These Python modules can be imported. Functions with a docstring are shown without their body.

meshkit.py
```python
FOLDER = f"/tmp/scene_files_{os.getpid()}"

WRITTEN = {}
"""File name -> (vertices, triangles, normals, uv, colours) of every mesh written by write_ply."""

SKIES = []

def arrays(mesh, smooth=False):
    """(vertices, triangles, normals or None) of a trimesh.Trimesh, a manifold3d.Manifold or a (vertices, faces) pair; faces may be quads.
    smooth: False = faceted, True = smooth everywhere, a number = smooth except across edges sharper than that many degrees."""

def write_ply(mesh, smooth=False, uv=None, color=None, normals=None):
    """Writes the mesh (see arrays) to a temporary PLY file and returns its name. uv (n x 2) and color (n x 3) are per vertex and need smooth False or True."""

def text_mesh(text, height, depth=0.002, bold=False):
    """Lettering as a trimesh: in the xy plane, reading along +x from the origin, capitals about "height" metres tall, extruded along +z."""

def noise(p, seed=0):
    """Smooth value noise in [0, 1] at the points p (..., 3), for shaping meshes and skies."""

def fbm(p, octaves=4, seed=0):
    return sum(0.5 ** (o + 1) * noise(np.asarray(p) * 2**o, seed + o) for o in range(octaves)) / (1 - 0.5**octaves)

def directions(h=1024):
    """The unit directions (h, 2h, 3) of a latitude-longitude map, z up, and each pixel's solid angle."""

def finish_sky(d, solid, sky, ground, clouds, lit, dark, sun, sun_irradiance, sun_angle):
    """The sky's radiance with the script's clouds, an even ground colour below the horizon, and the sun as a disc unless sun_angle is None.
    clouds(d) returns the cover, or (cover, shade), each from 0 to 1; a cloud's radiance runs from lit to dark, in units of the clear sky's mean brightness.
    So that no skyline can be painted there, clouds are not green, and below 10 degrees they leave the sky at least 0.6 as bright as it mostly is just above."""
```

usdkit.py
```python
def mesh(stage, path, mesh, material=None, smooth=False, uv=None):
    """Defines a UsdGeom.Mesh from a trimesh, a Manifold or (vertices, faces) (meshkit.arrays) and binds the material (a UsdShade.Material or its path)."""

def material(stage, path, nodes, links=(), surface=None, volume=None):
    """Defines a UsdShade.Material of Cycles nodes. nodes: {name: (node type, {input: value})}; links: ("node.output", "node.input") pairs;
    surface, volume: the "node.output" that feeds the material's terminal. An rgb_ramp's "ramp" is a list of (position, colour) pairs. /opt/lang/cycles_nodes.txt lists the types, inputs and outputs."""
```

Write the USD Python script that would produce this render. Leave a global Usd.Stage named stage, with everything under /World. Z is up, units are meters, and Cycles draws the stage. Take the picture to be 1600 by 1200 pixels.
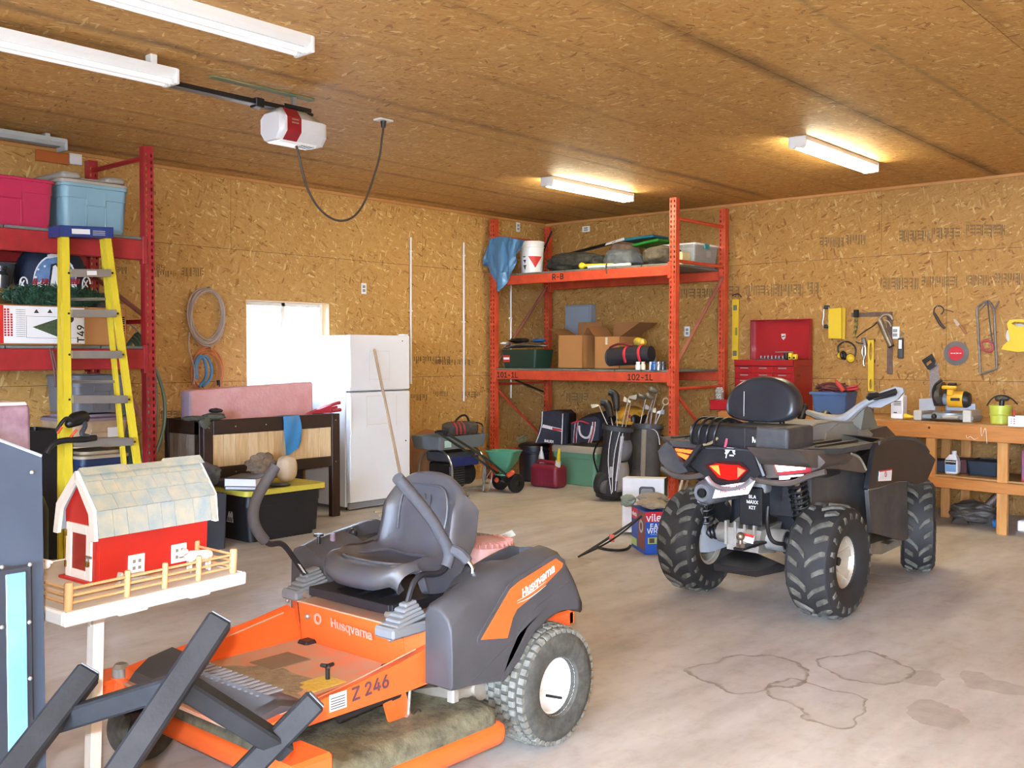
"""A farm workshop lined with oriented strand board: mower, quad bike, pallet racks, bench and stored things."""
import math, random, numpy as np, trimesh, usdkit, meshkit
import manifold3d as m3
from pxr import Usd, UsdGeom, UsdLux, UsdShade, Gf, Sdf, Vt
from shapely.geometry import Polygon
random.seed(7); np.random.seed(7)
PI = math.pi
stage = Usd.Stage.CreateInMemory()
UsdGeom.SetStageUpAxis(stage, 'Z'); UsdGeom.SetStageMetersPerUnit(stage, 1.0)
UsdGeom.Xform.Define(stage, '/World'); UsdGeom.Scope.Define(stage, '/World/Looks')

# ------------------------------------------------------------------ camera, sky, flash, exposure
FPX, PITCH, YAW, EYE = 1580., math.radians(1.70), math.radians(41.0), 1.473
FW = np.array([math.cos(YAW)*math.cos(PITCH), math.sin(YAW)*math.cos(PITCH), -math.sin(PITCH)])
RT = np.array([math.sin(YAW), -math.cos(YAW), 0.]); UPV = np.cross(RT, FW); CAM = np.array([0, 0, EYE])
cam = UsdGeom.Camera.Define(stage, '/World/camera')
cam.CreateHorizontalApertureAttr(36.0); cam.CreateVerticalApertureAttr(27.0)
cam.CreateFocalLengthAttr(36.0*FPX/1600); cam.CreateClippingRangeAttr(Gf.Vec2f(.05, 200))
mm = np.eye(4); mm[0, :3], mm[1, :3], mm[2, :3], mm[3, :3] = RT, UPV, -FW, CAM
cam.AddTransformOp().Set(Gf.Matrix4d(*mm.ravel().tolist()))
EXPOSURE, SKY, FLASH, TUBE = 0.0, 16.5, 160.0, 100.0
cam.CreateExposureAttr(EXPOSURE)
dome = UsdLux.DomeLight.Define(stage, '/World/sky'); dome.CreateIntensityAttr(SKY); dome.CreateColorAttr(Gf.Vec3f(.72, .92, 1.24))
# the flash of the camera, a small lamp just above and left of its lens
fl = UsdLux.SphereLight.Define(stage, '/World/camera_flash'); fl.CreateRadiusAttr(.022); fl.CreateNormalizeAttr(True)
fl.CreateIntensityAttr(FLASH); fl.CreateColorAttr(Gf.Vec3f(.96, 1.0, 1.05))
fl.AddTranslateOp().Set(Gf.Vec3d(*(CAM - RT*.03 + UPV*.10 - FW*.03).tolist()))

def ray(x, y): return FW*FPX + RT*(x-800) + UPV*(600-y)
def at(x, y, ax, v):
    """The point where the sight line through a picture point meets the plane coordinate[ax] = v."""
    d = ray(x, y); return CAM + d*((v-CAM[ax])/d[ax])
def AX(x, y, v): return at(x, y, 0, v)
def AY(x, y, v): return at(x, y, 1, v)
def AZ(x, y, v=0.): return at(x, y, 2, v)

# ------------------------------------------------------------------ materials
def lin(c):
    if isinstance(c, str): c = [int(c[i:i+2], 16)/255 for i in (0, 2, 4)]
    return tuple(x/12.92 if x <= .04045 else ((x+.055)/1.055)**2.4 for x in c)
MATS = {}
def M(name, col, rough=.5, metal=0., var=.12, scale=7., col2=None, amt=.5, bump=0., bscale=60., stretch=None, trans=0., coat=0., emis=None, es=0., spec=.5):
    """A paint, plastic, cloth or metal: base colour with a mottled second tone, fine relief, gloss."""
    if name in MATS: return MATS[name]
    c = np.array(lin(col)); d = np.array(lin(col2)) if col2 else c*(1-var)
    n = {'g': ('texture_coordinate', {}), 'm': ('mapping', {'scale': stretch or (1, 1, 1)}), 'n': ('noise_texture', {'scale': scale, 'detail': 5., 'roughness': .62}),
         'r': ('rgb_ramp', {'ramp': [(max(0, amt-.18), tuple(d)), (min(1, amt+.18), tuple(c))]}),
         'p': ('principled_bsdf', {'roughness': rough, 'metallic': metal, 'coat_weight': coat, 'specular_ior_level': spec})}
    l = [('g.object', 'm.vector'), ('m.vector', 'n.vector'), ('n.fac', 'r.fac'), ('r.color', 'p.base_color')]
    if trans: n['p'][1].update({'transmission_weight': trans})
    if emis: n['p'][1].update({'emission_color': lin(emis), 'emission_strength': es})
    if bump:
        n['n2'] = ('noise_texture', {'scale': bscale, 'detail': 4.}); n['b'] = ('bump', {'strength': bump, 'distance': .01})
        l += [('m.vector', 'n2.vector'), ('n2.fac', 'b.height'), ('b.normal', 'p.normal')]
    MATS[name] = usdkit.material(stage, '/World/Looks/'+name, n, l, surface='p.BSDF'); return MATS[name]
def thin(name, col, alpha, rough=.2):
    """Thin see-through plastic or glass that lets light pass straight."""
    if name in MATS: return MATS[name]
    MATS[name] = usdkit.material(stage, '/World/Looks/'+name, {'t': ('transparent_bsdf', {'color': lin(col)}), 'p': ('principled_bsdf', {'base_color': lin(col), 'roughness': rough}), 'x': ('mix_closure', {'fac': alpha})},
        [('t.BSDF', 'x.closure1'), ('p.BSDF', 'x.closure2')], surface='x.closure'); return MATS[name]

# ------------------------------------------------------------------ shapes (trimesh)
def tm(v, f): return trimesh.Trimesh(np.asarray(v, float), np.asarray(f, int), process=False)
def cat(l):
    return trimesh.util.concatenate([x for x in l]) if len(l) > 1 else l[0]
def hull(p):
    m = m3.Manifold.hull_points(np.asarray(p, float)).to_mesh(); return tm(m.vert_properties[:, :3], m.tri_verts)
def bx(x0, x1, y0, y1, z0, z1, b=.004):
    """A box with chamfered edges."""
    x0, x1, y0, y1, z0, z1 = min(x0, x1), max(x0, x1), min(y0, y1), max(y0, y1), min(z0, z1), max(z0, z1)
    b = min(b, (x1-x0)*.45, (y1-y0)*.45, (z1-z0)*.45); p = []
    for X, a in ((x0, 1), (x1, -1)):
        for Y, c in ((y0, 1), (y1, -1)):
            for Z, e in ((z0, 1), (z1, -1)):
                p += [(X+a*b, Y+c*b, Z), (X+a*b, Y, Z+e*b), (X, Y+c*b, Z+e*b)]
    return hull(p)
def cb(c, s, b=.004, rx=0, ry=0, rz=0):
    """A chamfered box by centre and size, turned about its centre."""
    return mv(bx(-s[0]/2, s[0]/2, -s[1]/2, s[1]/2, -s[2]/2, s[2]/2, b), c, rx, ry, rz)
def rbx(x0, x1, y0, y1, z0, z1, r=.02, n=10):
    """A box with rounded edges: the hull of eight balls."""
    r = min(r, abs(x1-x0)*.49, abs(y1-y0)*.49, abs(z1-z0)*.49); s = m3.Manifold.sphere(r, n); l = []
    for X in (min(x0, x1)+r, max(x0, x1)-r):
        for Y in (min(y0, y1)+r, max(y0, y1)-r):
            for Z in (min(z0, z1)+r, max(z0, z1)-r): l.append(s.translate((X, Y, Z)))
    m = m3.Manifold.batch_hull(l).to_mesh(); return tm(m.vert_properties[:, :3], m.tri_verts)
def balls(ps, n=12):
    m = m3.Manifold.batch_hull([m3.Manifold.sphere(r, n).translate(tuple(map(float, p))) for p, r in ps]).to_mesh(); return tm(m.vert_properties[:, :3], m.tri_verts)
def rotm(rx=0, ry=0, rz=0): return trimesh.transformations.euler_matrix(math.radians(rx), math.radians(ry), math.radians(rz), 'sxyz')
def mv(m, loc=(0, 0, 0), rx=0, ry=0, rz=0, s=None):
    m = m.copy()
    if s is not None: m.apply_scale(s)
    if rx or ry or rz: m.apply_transform(rotm(rx, ry, rz))
    m.apply_translation(loc); return m
def frame(m, o, xd, yd):
    """Carries a mesh drawn in the xy plane (z outwards) to origin o with axes xd, yd."""
    xd = np.array(xd, float); xd /= np.linalg.norm(xd); yd = np.array(yd, float); yd -= xd*(yd@xd); yd /= np.linalg.norm(yd)
    T = np.eye(4); T[:3, 0], T[:3, 1], T[:3, 2], T[:3, 3] = xd, yd, np.cross(xd, yd), o
    m = m.copy(); m.apply_transform(T); return m
def ring(c, t, r, n, sq=None, up=(0, 0, 1)):
    t = np.asarray(t, float); t = t/np.linalg.norm(t); u = np.cross(t, up)
    if np.linalg.norm(u) < .05: u = np.cross(t, (1, 0, 0))
    u /= np.linalg.norm(u); v = np.cross(t, u); a = np.arange(n)/n*2*PI
    return c + np.outer(np.cos(a), u)*r + np.outer(np.sin(a), v)*r
def skin(R, cap=True, closed=False):
    """A surface through rings of equally many points."""
    R = [np.asarray(r, float) for r in R]; k, n = len(R), len(R[0]); v = np.vstack(R); f = []
    for i in range(k if closed else k-1):
        a, b = i*n, ((i+1) % k)*n; j = np.arange(n); j2 = (j+1) % n
        f += [np.stack([a+j, a+j2, b+j2], 1), np.stack([a+j, b+j2, b+j], 1)]
    f = np.vstack(f)
    if cap and not closed:
        v = np.vstack([v, R[0].mean(0), R[-1].mean(0)]); j = np.arange(n); j2 = (j+1) % n
        f = np.vstack([f, np.stack([np.full(n, k*n), j2, j], 1), np.stack([np.full(n, k*n+1), (k-1)*n+j, (k-1)*n+j2], 1)])
    m = tm(v, f)
    if m.volume < 0: m.invert()
    return m
def cyl(a, b, r0, r1=None, n=16):
    a, b = np.array(a, float), np.array(b, float); r1 = r0 if r1 is None else r1
    return skin([ring(a, b-a, r0, n), ring(b, b-a, r1, n)])
def crv(P, k=6, closed=False):
    """A smooth curve through points."""
    from scipy.interpolate import CubicSpline
    P = np.asarray(P, float)
    if len(P) < 3: return P
    if closed: P = np.vstack([P, P[:1]])
    t = np.r_[0, np.cumsum(np.linalg.norm(np.diff(P, axis=0), axis=1)+1e-6)]
    s = CubicSpline(t, P, bc_type='periodic' if closed else 'natural')(np.linspace(0, t[-1], (len(P)-1)*k+1))
    return s[:-1] if closed else s
def tube(P, r, n=8, k=6, closed=False, flat=None):
    """A hose, wire or bent bar along a smooth curve; r a number or one per given point; k=0 keeps corners."""
    P = np.asarray(P, float); rr = np.full(len(P), r) if np.ndim(r) == 0 else np.asarray(r, float)
    if k:
        q = crv(P, k, closed); rr = np.interp(np.linspace(0, 1, len(q)), np.linspace(0, 1, len(P)), rr)
    else: q = P
    if closed: d = np.roll(q, -1, 0)-np.roll(q, 1, 0)
    else: d = np.gradient(q, axis=0)
    d /= np.linalg.norm(d, axis=1, keepdims=True)+1e-12
    u = np.cross(d[0], (0, 0, 1)); u = u if np.linalg.norm(u) > .1 else np.cross(d[0], (1, 0, 0)); R = []
    a = np.arange(n)/n*2*PI
    for c, t, x in zip(q, d, rr):
        u = u-t*(u@t); u /= np.linalg.norm(u); v = np.cross(t, u)
        R.append(c+np.outer(np.cos(a), u)*x+np.outer(np.sin(a), v)*x*(flat or 1))
    return skin(R, True, closed)
def lathe(prof, n=24, o=(0, 0, 0), ax=(0, 0, 1)):
    """Turns a profile of (radius, height) about an axis."""
    R = []; ax = np.array(ax, float); ax /= np.linalg.norm(ax)
    for r, h in prof: R.append(ring(np.array(o)+ax*h, ax, max(r, 1e-5), n))
    return skin(R, True) if min(prof[0][0], prof[-1][0]) < .002 or prof[0][0] < .002 else skin(R, False, True)
def ext(pts, d, o, xd, yd, b=0):
    """A drawn outline pushed out to thickness d along xd x yd."""
    p = Polygon(pts) if not isinstance(pts, Polygon) else pts
    return frame(trimesh.creation.extrude_polygon(p, d, engine='earcut'), o, xd, yd)
def sheet(G, t):
    """A shell of thickness t under a grid of points G[i][j]."""
    G = np.asarray(G, float); a, b = G.shape[:2]
    du = np.gradient(G, axis=0); dv = np.gradient(G, axis=1); N = np.cross(du, dv); N /= np.linalg.norm(N, axis=2, keepdims=True)+1e-12
    B = G-N*t; v = np.vstack([G.reshape(-1, 3), B.reshape(-1, 3)]); f = []; I = lambda i, j: i*b+j; o = a*b
    for i in range(a-1):
        for j in range(b-1):
            p, q, r, s = I(i, j), I(i+1, j), I(i+1, j+1), I(i, j+1)
            f += [(p, q, r), (p, r, s), (o+p, o+r, o+q), (o+p, o+s, o+r)]
    def edge(p, q): f.extend([(p, o+p, o+q), (p, o+q, q)])
    for i in range(a-1): edge(I(i, 0), I(i+1, 0)); edge(I(i+1, b-1), I(i, b-1))
    for j in range(b-1): edge(I(0, j+1), I(0, j)); edge(I(a-1, j), I(a-1, j+1))
    return tm(v, f)
def blob(c, s, amp=.15, fr=3., seed=0, sub=3, flatten=None):
    """A soft lump: cloth, a stuffed bag, a rag."""
    m = trimesh.creation.icosphere(sub); v = m.vertices.copy(); n = meshkit.fbm(v*fr+seed*7.3, 3, seed)-.5
    v = v*(1+amp*2*n[:, None])
    if flatten: v = np.sign(v)*np.abs(v)**flatten
    return tm(v*np.array(s)+np.array(c), m.faces)
def text(s, h, o, xd, yd, bold=False, d=.0015, center=True):
    m = meshkit.text_mesh(s, h, d, bold)
    if center: m.apply_translation((-(m.bounds[0][0]+m.bounds[1][0])/2, -(m.bounds[0][1]+m.bounds[1][1])/2, 0))
    return frame(m, o, xd, yd)
def rrect(w, h, r=.02, n=5):
    p = []
    for cx, cy, a in ((w/2-r, h/2-r, 0), (-w/2+r, h/2-r, 90), (-w/2+r, -h/2+r, 180), (w/2-r, -h/2+r, 270)):
        p += [(cx+r*math.cos(math.radians(a+90*i/n)), cy+r*math.sin(math.radians(a+90*i/n))) for i in range(n+1)]
    return p
def bin3(w, d, h, w2, d2, t=.006, r=.04, z0=0., c=(0, 0)):
    """An open tapered tub: outer wall, inner wall, floor."""
    L = lambda a, b, z, rr: np.array([(x+c[0], y+c[1], z) for x, y in rrect(a, b, rr)])
    return skin([L(w2, d2, z0, r), L(w, d, z0+h, r), L(w-2*t, d-2*t, z0+h, r*.9), L(w2-2*t, d2-2*t, z0+t, r*.9)])

# ------------------------------------------------------------------ the scene's objects
USED = {}
def nm(parent, name):
    k = USED.setdefault((parent, name), 0); USED[(parent, name)] += 1
    return name if k == 0 else f'{name}_{k:03d}'
def put(path, mesh, mat, smooth=35): return usdkit.mesh(stage, path, mesh, mat, smooth=smooth).GetPrim()
def keys(p, label, catg, group, kind):
    for k, v in (('label', label), ('category', catg), ('group', group), ('kind', kind)):
        if v: p.SetCustomDataByKey(k, v)
class Part:
    def __init__(s, path, inv): s.path, s.inv = path, inv
    def p(s, name, mesh, mat, label=None, smooth=35, kind=None, local=False):
        if isinstance(mesh, list): mesh = cat(mesh)
        m = mesh.copy()
        if s.inv is not None and not local: m.apply_transform(s.inv)
        path = s.path+'/'+nm(s.path, name); pr = put(path, m, mat, smooth); keys(pr, label, None, None, kind)
        return Part(path, s.inv)
class T(Part):
    """A thing: an Xform at its base whose children are its parts. Parts are drawn in the room's coordinates, or in the thing's own with own=True."""
    def __init__(s, name, label, catg=None, loc=(0, 0, 0), rz=0, group=None, kind=None, own=False, rx=0, ry=0):
        path = '/World/'+nm('/World', name); x = UsdGeom.Xform.Define(stage, path)
        x.AddTranslateOp().Set(Gf.Vec3d(*map(float, loc)))
        if rz or rx or ry: x.AddRotateXYZOp().Set(Gf.Vec3f(rx, ry, rz))
        keys(x.GetPrim(), label, catg, group, kind); s.prim = x.GetPrim()
        A = rotm(rx, ry, rz); A[:3, 3] = loc
        super().__init__(path, None if own else np.linalg.inv(A))
def S(name, label, catg, mesh, mat, group=None, kind=None, smooth=35, loc=None, rz=0):
    """A thing of one mesh, drawn in the room's coordinates unless loc is given."""
    if isinstance(mesh, list): mesh = cat(mesh)
    path = '/World/'+nm('/World', name); m = mesh.copy()
    if loc is None:
        b = m.bounds; loc = ((b[0][0]+b[1][0])/2, (b[0][1]+b[1][1])/2, b[0][2]); m.apply_translation(-np.array(loc))
    g = usdkit.mesh(stage, path, m, mat, smooth=smooth); g.AddTranslateOp().Set(Gf.Vec3d(*map(float, loc)))
    if rz: g.AddRotateZOp().Set(rz)
    keys(g.GetPrim(), label, catg, group, kind); return g
def copy(t, loc, rz=0, label=None, group=None):
    """Another thing like t: an instance with its own place and label."""
    base = t.path.split('/')[-1].rstrip('0123456789').rstrip('_'); d = t.prim.GetCustomData()
    path = '/World/'+nm('/World', base); x = UsdGeom.Xform.Define(stage, path)
    x.GetPrim().GetReferences().AddInternalReference(t.path); x.GetPrim().SetInstanceable(True)
    x.ClearXformOpOrder(); x.AddTranslateOp(opSuffix='own').Set(Gf.Vec3d(*map(float, loc))); x.AddRotateZOp(opSuffix='own').Set(float(rz))
    keys(x.GetPrim(), label or d['label'], d['category'], group or d.get('group'), None); return x
XR, YL, HC = 9.95, 8.09, 3.11                                      # right wall, left wall, ceiling
# things on the right wall: own x runs to the right along the wall (-Y), own y into the wall, own z up
def RW(x, y, d=0.): return AX(x, y, XR-d)
def LW(x, y, d=0.): return AY(x, y, YL-d)

# ------------------------------------------------------------------ the room
XF0 = -4.4                                                         # the door wall
def osb(name, plane, tint=(1, 1, 1), bands=()):
    """Oriented strand board: three layers of stretched flakes of many tones."""
    n, l = {'g': ('geometry', {}), 'w': ('noise_texture', {'scale': 2.2, 'detail': 3.}), 'ws': ('vector_math', {'math_type': 'scale', 'scale': .10}), 'wa': ('vector_math', {'math_type': 'add'})}, []
    l += [('g.position', 'w.vector'), ('w.color', 'ws.vector1'), ('g.position', 'wa.vector1'), ('ws.vector', 'wa.vector2')]
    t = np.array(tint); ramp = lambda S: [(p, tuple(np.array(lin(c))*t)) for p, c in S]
    tones = [(0., '936a3c'), (.04, 'ab804b'), (.12, 'bb9058'), (.5, 'c3995f'), (.89, 'c8a067'), (.955, 'd3b07c'), (1., 'e2c898')]
    prev = None
    for k, (ang, sx, sy, thr) in enumerate(((8, 10., 42., 0), (-32, 13., 58., .55), (58, 14., 60., .66), (20, 18., 74., .6), (-75, 16, 66, .78))):
        a = math.radians(ang)
        rot = {'xz': (0, -a, 0), 'yz': (a, 0, 0), 'xy': (0, 0, a)}[plane]; sc = {'xz': (sx, 0, sy), 'yz': (0, sx, sy), 'xy': (sx, sy, 0)}[plane]
        n[f'a{k}'] = ('mapping', {'rotation': rot, 'location': (.37*k, .71*k, .53*k)}); n[f'b{k}'] = ('mapping', {'scale': sc})
        n[f'v{k}'] = ('voronoi_texture', {'scale': 1., 'feature': 'f1', 'randomness': 1.}); n[f's{k}'] = ('separate_color', {}); n[f'r{k}'] = ('rgb_ramp', {'ramp': ramp(tones)})
        l += [('wa.vector', f'a{k}.vector'), (f'a{k}.vector', f'b{k}.vector'), (f'b{k}.vector', f'v{k}.vector'), (f'v{k}.color', f's{k}.color'), (f's{k}.r', f'r{k}.fac')]
        if prev is None: prev = f'r{k}.color'
        else:
            n[f'm{k}'] = ('math', {'math_type': 'greater_than', 'value2': thr}); n[f'x{k}'] = ('mix_color', {})
            l += [(f's{k}.g', f'm{k}.value1'), (f'm{k}.value', f'x{k}.fac'), (prev, f'x{k}.a'), (f'r{k}.color', f'x{k}.b')]; prev = f'x{k}.result'
    # soft wear over whole sheets
    n['d'] = ('noise_texture', {'scale': .55, 'detail': 3.}); n['dr'] = ('rgb_ramp', {'ramp': [(.3, (.90, .87, .83)), (.6, (1, 1, 1))]}); n['dm'] = ('mix_color', {'blend_type': 'multiply', 'fac': 1.})
    l += [('g.position', 'd.vector'), ('d.fac', 'dr.fac'), (prev, 'dm.a'), ('dr.color', 'dm.b')]; prev = 'dm.result'
    if bands:                                                       # dirt lines that follow the roof framing above the boards
        n['sx'] = ('separate_xyz', {}); n['bn'] = ('noise_texture', {'scale': 1.3, 'detail': 6., 'roughness': .7}); n['bd'] = ('math', {'math_type': 'multiply_add', 'value2': .16, 'value3': -.08})
        n['by'] = ('math', {'math_type': 'add'}); l += [('g.position', 'sx.vector'), ('g.position', 'bn.vector'), ('bn.fac', 'bd.value1'), ('sx.y', 'by.value1'), ('bd.value', 'by.value2')]
        for i, (y, w, s, c) in enumerate(bands):
            n[f'q{i}'] = ('math', {'math_type': 'subtract', 'value2': y}); n[f'e{i}'] = ('math', {'math_type': 'absolute'}); n[f'f{i}'] = ('map_range', {'from_min': 0., 'from_max': w, 'to_min': s, 'to_max': 0., 'clamp': True})
            n[f'h{i}'] = ('math', {'math_type': 'multiply'}); n[f'hm{i}'] = ('map_range', {'from_min': .35, 'from_max': .6, 'to_min': .25, 'to_max': 1., 'clamp': True}); n[f'o{i}'] = ('mix_color', {'b': lin(c)})
            l += [('by.value', f'q{i}.value1'), (f'q{i}.value', f'e{i}.value1'), (f'e{i}.value', f'f{i}.value'), ('bn.fac', f'hm{i}.value'), (f'f{i}.result', f'h{i}.value1'), (f'hm{i}.result', f'h{i}.value2'), (f'h{i}.value', f'o{i}.fac'), (prev, f'o{i}.a')]; prev = f'o{i}.result'
    n['p'] = ('principled_bsdf', {'roughness': .62, 'specular_ior_level': .35}); n['bp'] = ('bump', {'strength': .25, 'distance': .004})
    l += [(prev, 'p.base_color'), ('s1.r', 'bp.height'), ('bp.normal', 'p.normal')]
    MATS[name] = usdkit.material(stage, '/World/Looks/'+name, n, l, surface='p.BSDF'); return MATS[name]
OSB_L = osb('strand_board_left', 'xz', (.92, .89, .75)); OSB_R_DIM = osb('strand_board_right_dimmed', 'yz', (.72, .655, .49))  # right wall tint lowered: its dimmer light is put into the colour
OSB_C = osb('strand_board_ceiling', 'xy', (1.0, .95, .80), [(2.75, .10, .85, '4a3220'), (2.10, .03, .5, '5a5a42'), (3.36, .05, .3, '5a3c22'), (4.95, .08, .7, '4d3520'), (5.19, .04, .4, '4f5d42'), (6.47, .05, .5, '57401f'), (6.9, .06, .6, '4d3520'), (7.4, .04, .5, '4d3520'), (7.86, .09, .75, '5a2f18'), (4.1, .05, .3, '5a3c22'), (1.5, .05, .4, '5a3c22')])

def concrete():
    n = {'g': ('geometry', {}), 'a': ('noise_texture', {'scale': .9, 'detail': 8., 'roughness': .65}), 'b': ('noise_texture', {'scale': 9., 'detail': 6., 'roughness': .7}), 'c': ('noise_texture', {'scale': 60., 'detail': 3.}),
         'm': ('mapping', {'scale': (1.1, 3.2, 1.)}), 'ra': ('rgb_ramp', {'ramp': [(.30, lin('aaa59f')), (.46, lin('c0bbb6')), (.62, lin('cecbc7')), (.8, lin('dad8d6'))]}),
         'rb': ('rgb_ramp', {'ramp': [(.3, (.80, .78, .75)), (.5, (1, 1, 1)), (.72, (1.0, 1.0, 1.0)), (.8, (1.12, 1.13, 1.15))]}), 'x': ('mix_color', {'blend_type': 'multiply', 'fac': .75}),
         'p': ('principled_bsdf', {'roughness': .55}), 'u': ('bump', {'strength': .12, 'distance': .004}), 'pt': ('noise_texture', {'scale': 2.3, 'detail': 9., 'roughness': .72}), 'pr': ('rgb_ramp', {'ramp': [(.66, (0, 0, 0)), (.71, (1, 1, 1))]}), 'px': ('mix_color', {'b': lin('d9d6d2')}), 'pm': ('math', {'math_type': 'multiply', 'value2': .7})}
    l = [('g.position', 'm.vector'), ('m.vector', 'a.vector'), ('g.position', 'b.vector'), ('g.position', 'c.vector'), ('a.fac', 'ra.fac'), ('b.fac', 'rb.fac'), ('ra.color', 'x.a'), ('rb.color', 'x.b'),
         ('g.position', 'pt.vector'), ('pt.fac', 'pr.fac'), ('pr.color', 'pm.value1'), ('pm.value', 'px.fac'), ('x.result', 'px.a'), ('c.fac', 'u.height'), ('u.normal', 'p.normal')]
    prev = 'px.result'
    n['w'] = ('noise_texture', {'scale': 2.5, 'detail': 5.}); n['ws'] = ('vector_math', {'math_type': 'scale', 'scale': .42}); n['wa'] = ('vector_math', {'math_type': 'add'})
    l += [('g.position', 'w.vector'), ('w.color', 'ws.vector1'), ('g.position', 'wa.vector1'), ('ws.vector', 'wa.vector2')]
    # dried puddle rims and dark patches on the slab, by picture point of their middle: (x, y, half width, half depth, rim?)
    for i, (X, Y, a, b, rim) in enumerate(FLOOR_MARKS):
        n[f'k{i}'] = ('mapping', {'location': (-X, -Y, 0)}); n[f'kr{i}'] = ('mapping', {'rotation': (0, 0, math.radians(49))}); n[f'ks{i}'] = ('mapping', {'scale': (1/a, 1/b, 0)})
        n[f'kl{i}'] = ('vector_math', {'math_type': 'length'})
        st = [(.60, (0, 0, 0)), (.88, (.10,)*3), (.94, (.75,)*3), (.985, (.8,)*3), (1., (0, 0, 0))] if rim else [(.0, (.45,)*3), (.7, (.35,)*3), (.95, (.4,)*3), (1., (0, 0, 0))]
        n[f'kq{i}'] = ('rgb_ramp', {'ramp': [(p*.5, c) for p, c in st]}); n[f'kh{i}'] = ('math', {'math_type': 'multiply', 'value2': .5}); n[f'kx{i}'] = ('mix_color', {'b': lin('7d7060')})
        n[f'kb{i}'] = ('math', {'math_type': 'multiply'}); n[f'kn{i}'] = ('map_range', {'from_min': .36, 'from_max': .55, 'to_min': .3, 'to_max': 1., 'clamp': True})
        l += [('wa.vector', f'k{i}.vector'), (f'k{i}.vector', f'kr{i}.vector'), (f'kr{i}.vector', f'ks{i}.vector'), (f'ks{i}.vector', f'kl{i}.vector1'), (f'kl{i}.value', f'kh{i}.value1'), (f'kh{i}.value', f'kq{i}.fac'), ('b.fac', f'kn{i}.value'), (f'kq{i}.color', f'kb{i}.value1'), (f'kn{i}.result', f'kb{i}.value2'), (f'kb{i}.value', f'kx{i}.fac'), (prev, f'kx{i}.a')]
        prev = f'kx{i}.result'
    l += [(prev, 'p.base_color')]
    return usdkit.material(stage, '/World/Looks/concrete', n, l, surface='p.BSDF')
FLOOR_MARKS = []
for (x, y, w, h, rim) in ((1185, 1053, 97, 27, 1), (1275, 1096, 57, 34, 1), (1355, 1042, 62, 22, 1), (1440, 1055, 24, 12, 0), (1545, 1065, 36, 16, 0), (1465, 1112, 45, 22, 0), (860, 880, 60, 9, 0), (1390, 905, 40, 10, 0), (760, 900, 70, 12, 0)):
    p0 = AZ(x, y); a = np.linalg.norm(AZ(x+w, y)-AZ(x-w, y))/2; b = np.linalg.norm(AZ(x, y+h)-AZ(x, y-h))/2
    FLOOR_MARKS.append((p0[0]+.21, p0[1]+.21, a, b, rim))
CONC = concrete()
floor = T('floor', None, kind='structure'); floor.p('slab', bx(XF0-.1, XR+.3, -3.6, YL+.3, -.15, 0, .001), CONC)
DARKGAP = M('joint_backing', '3a2a1a', .9)  # dark backing that shows through the gaps between boards
WHITE = M('white_enamel', 'e9ecf0', .35, var=.03); WPLATE = M('white_plate', 'eceff2', .4, var=.02); INK = M('stamp_ink', '2f2a24', .8, var=.3, scale=40)
STEEL = M('dull_steel', 'b4b3ae', .4, metal=.7, var=.2)
WOOD = M('sawn_pine', 'c58f52', .6, col2='a56a32', stretch=(1, 1, 8), scale=5, bump=.1)

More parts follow.
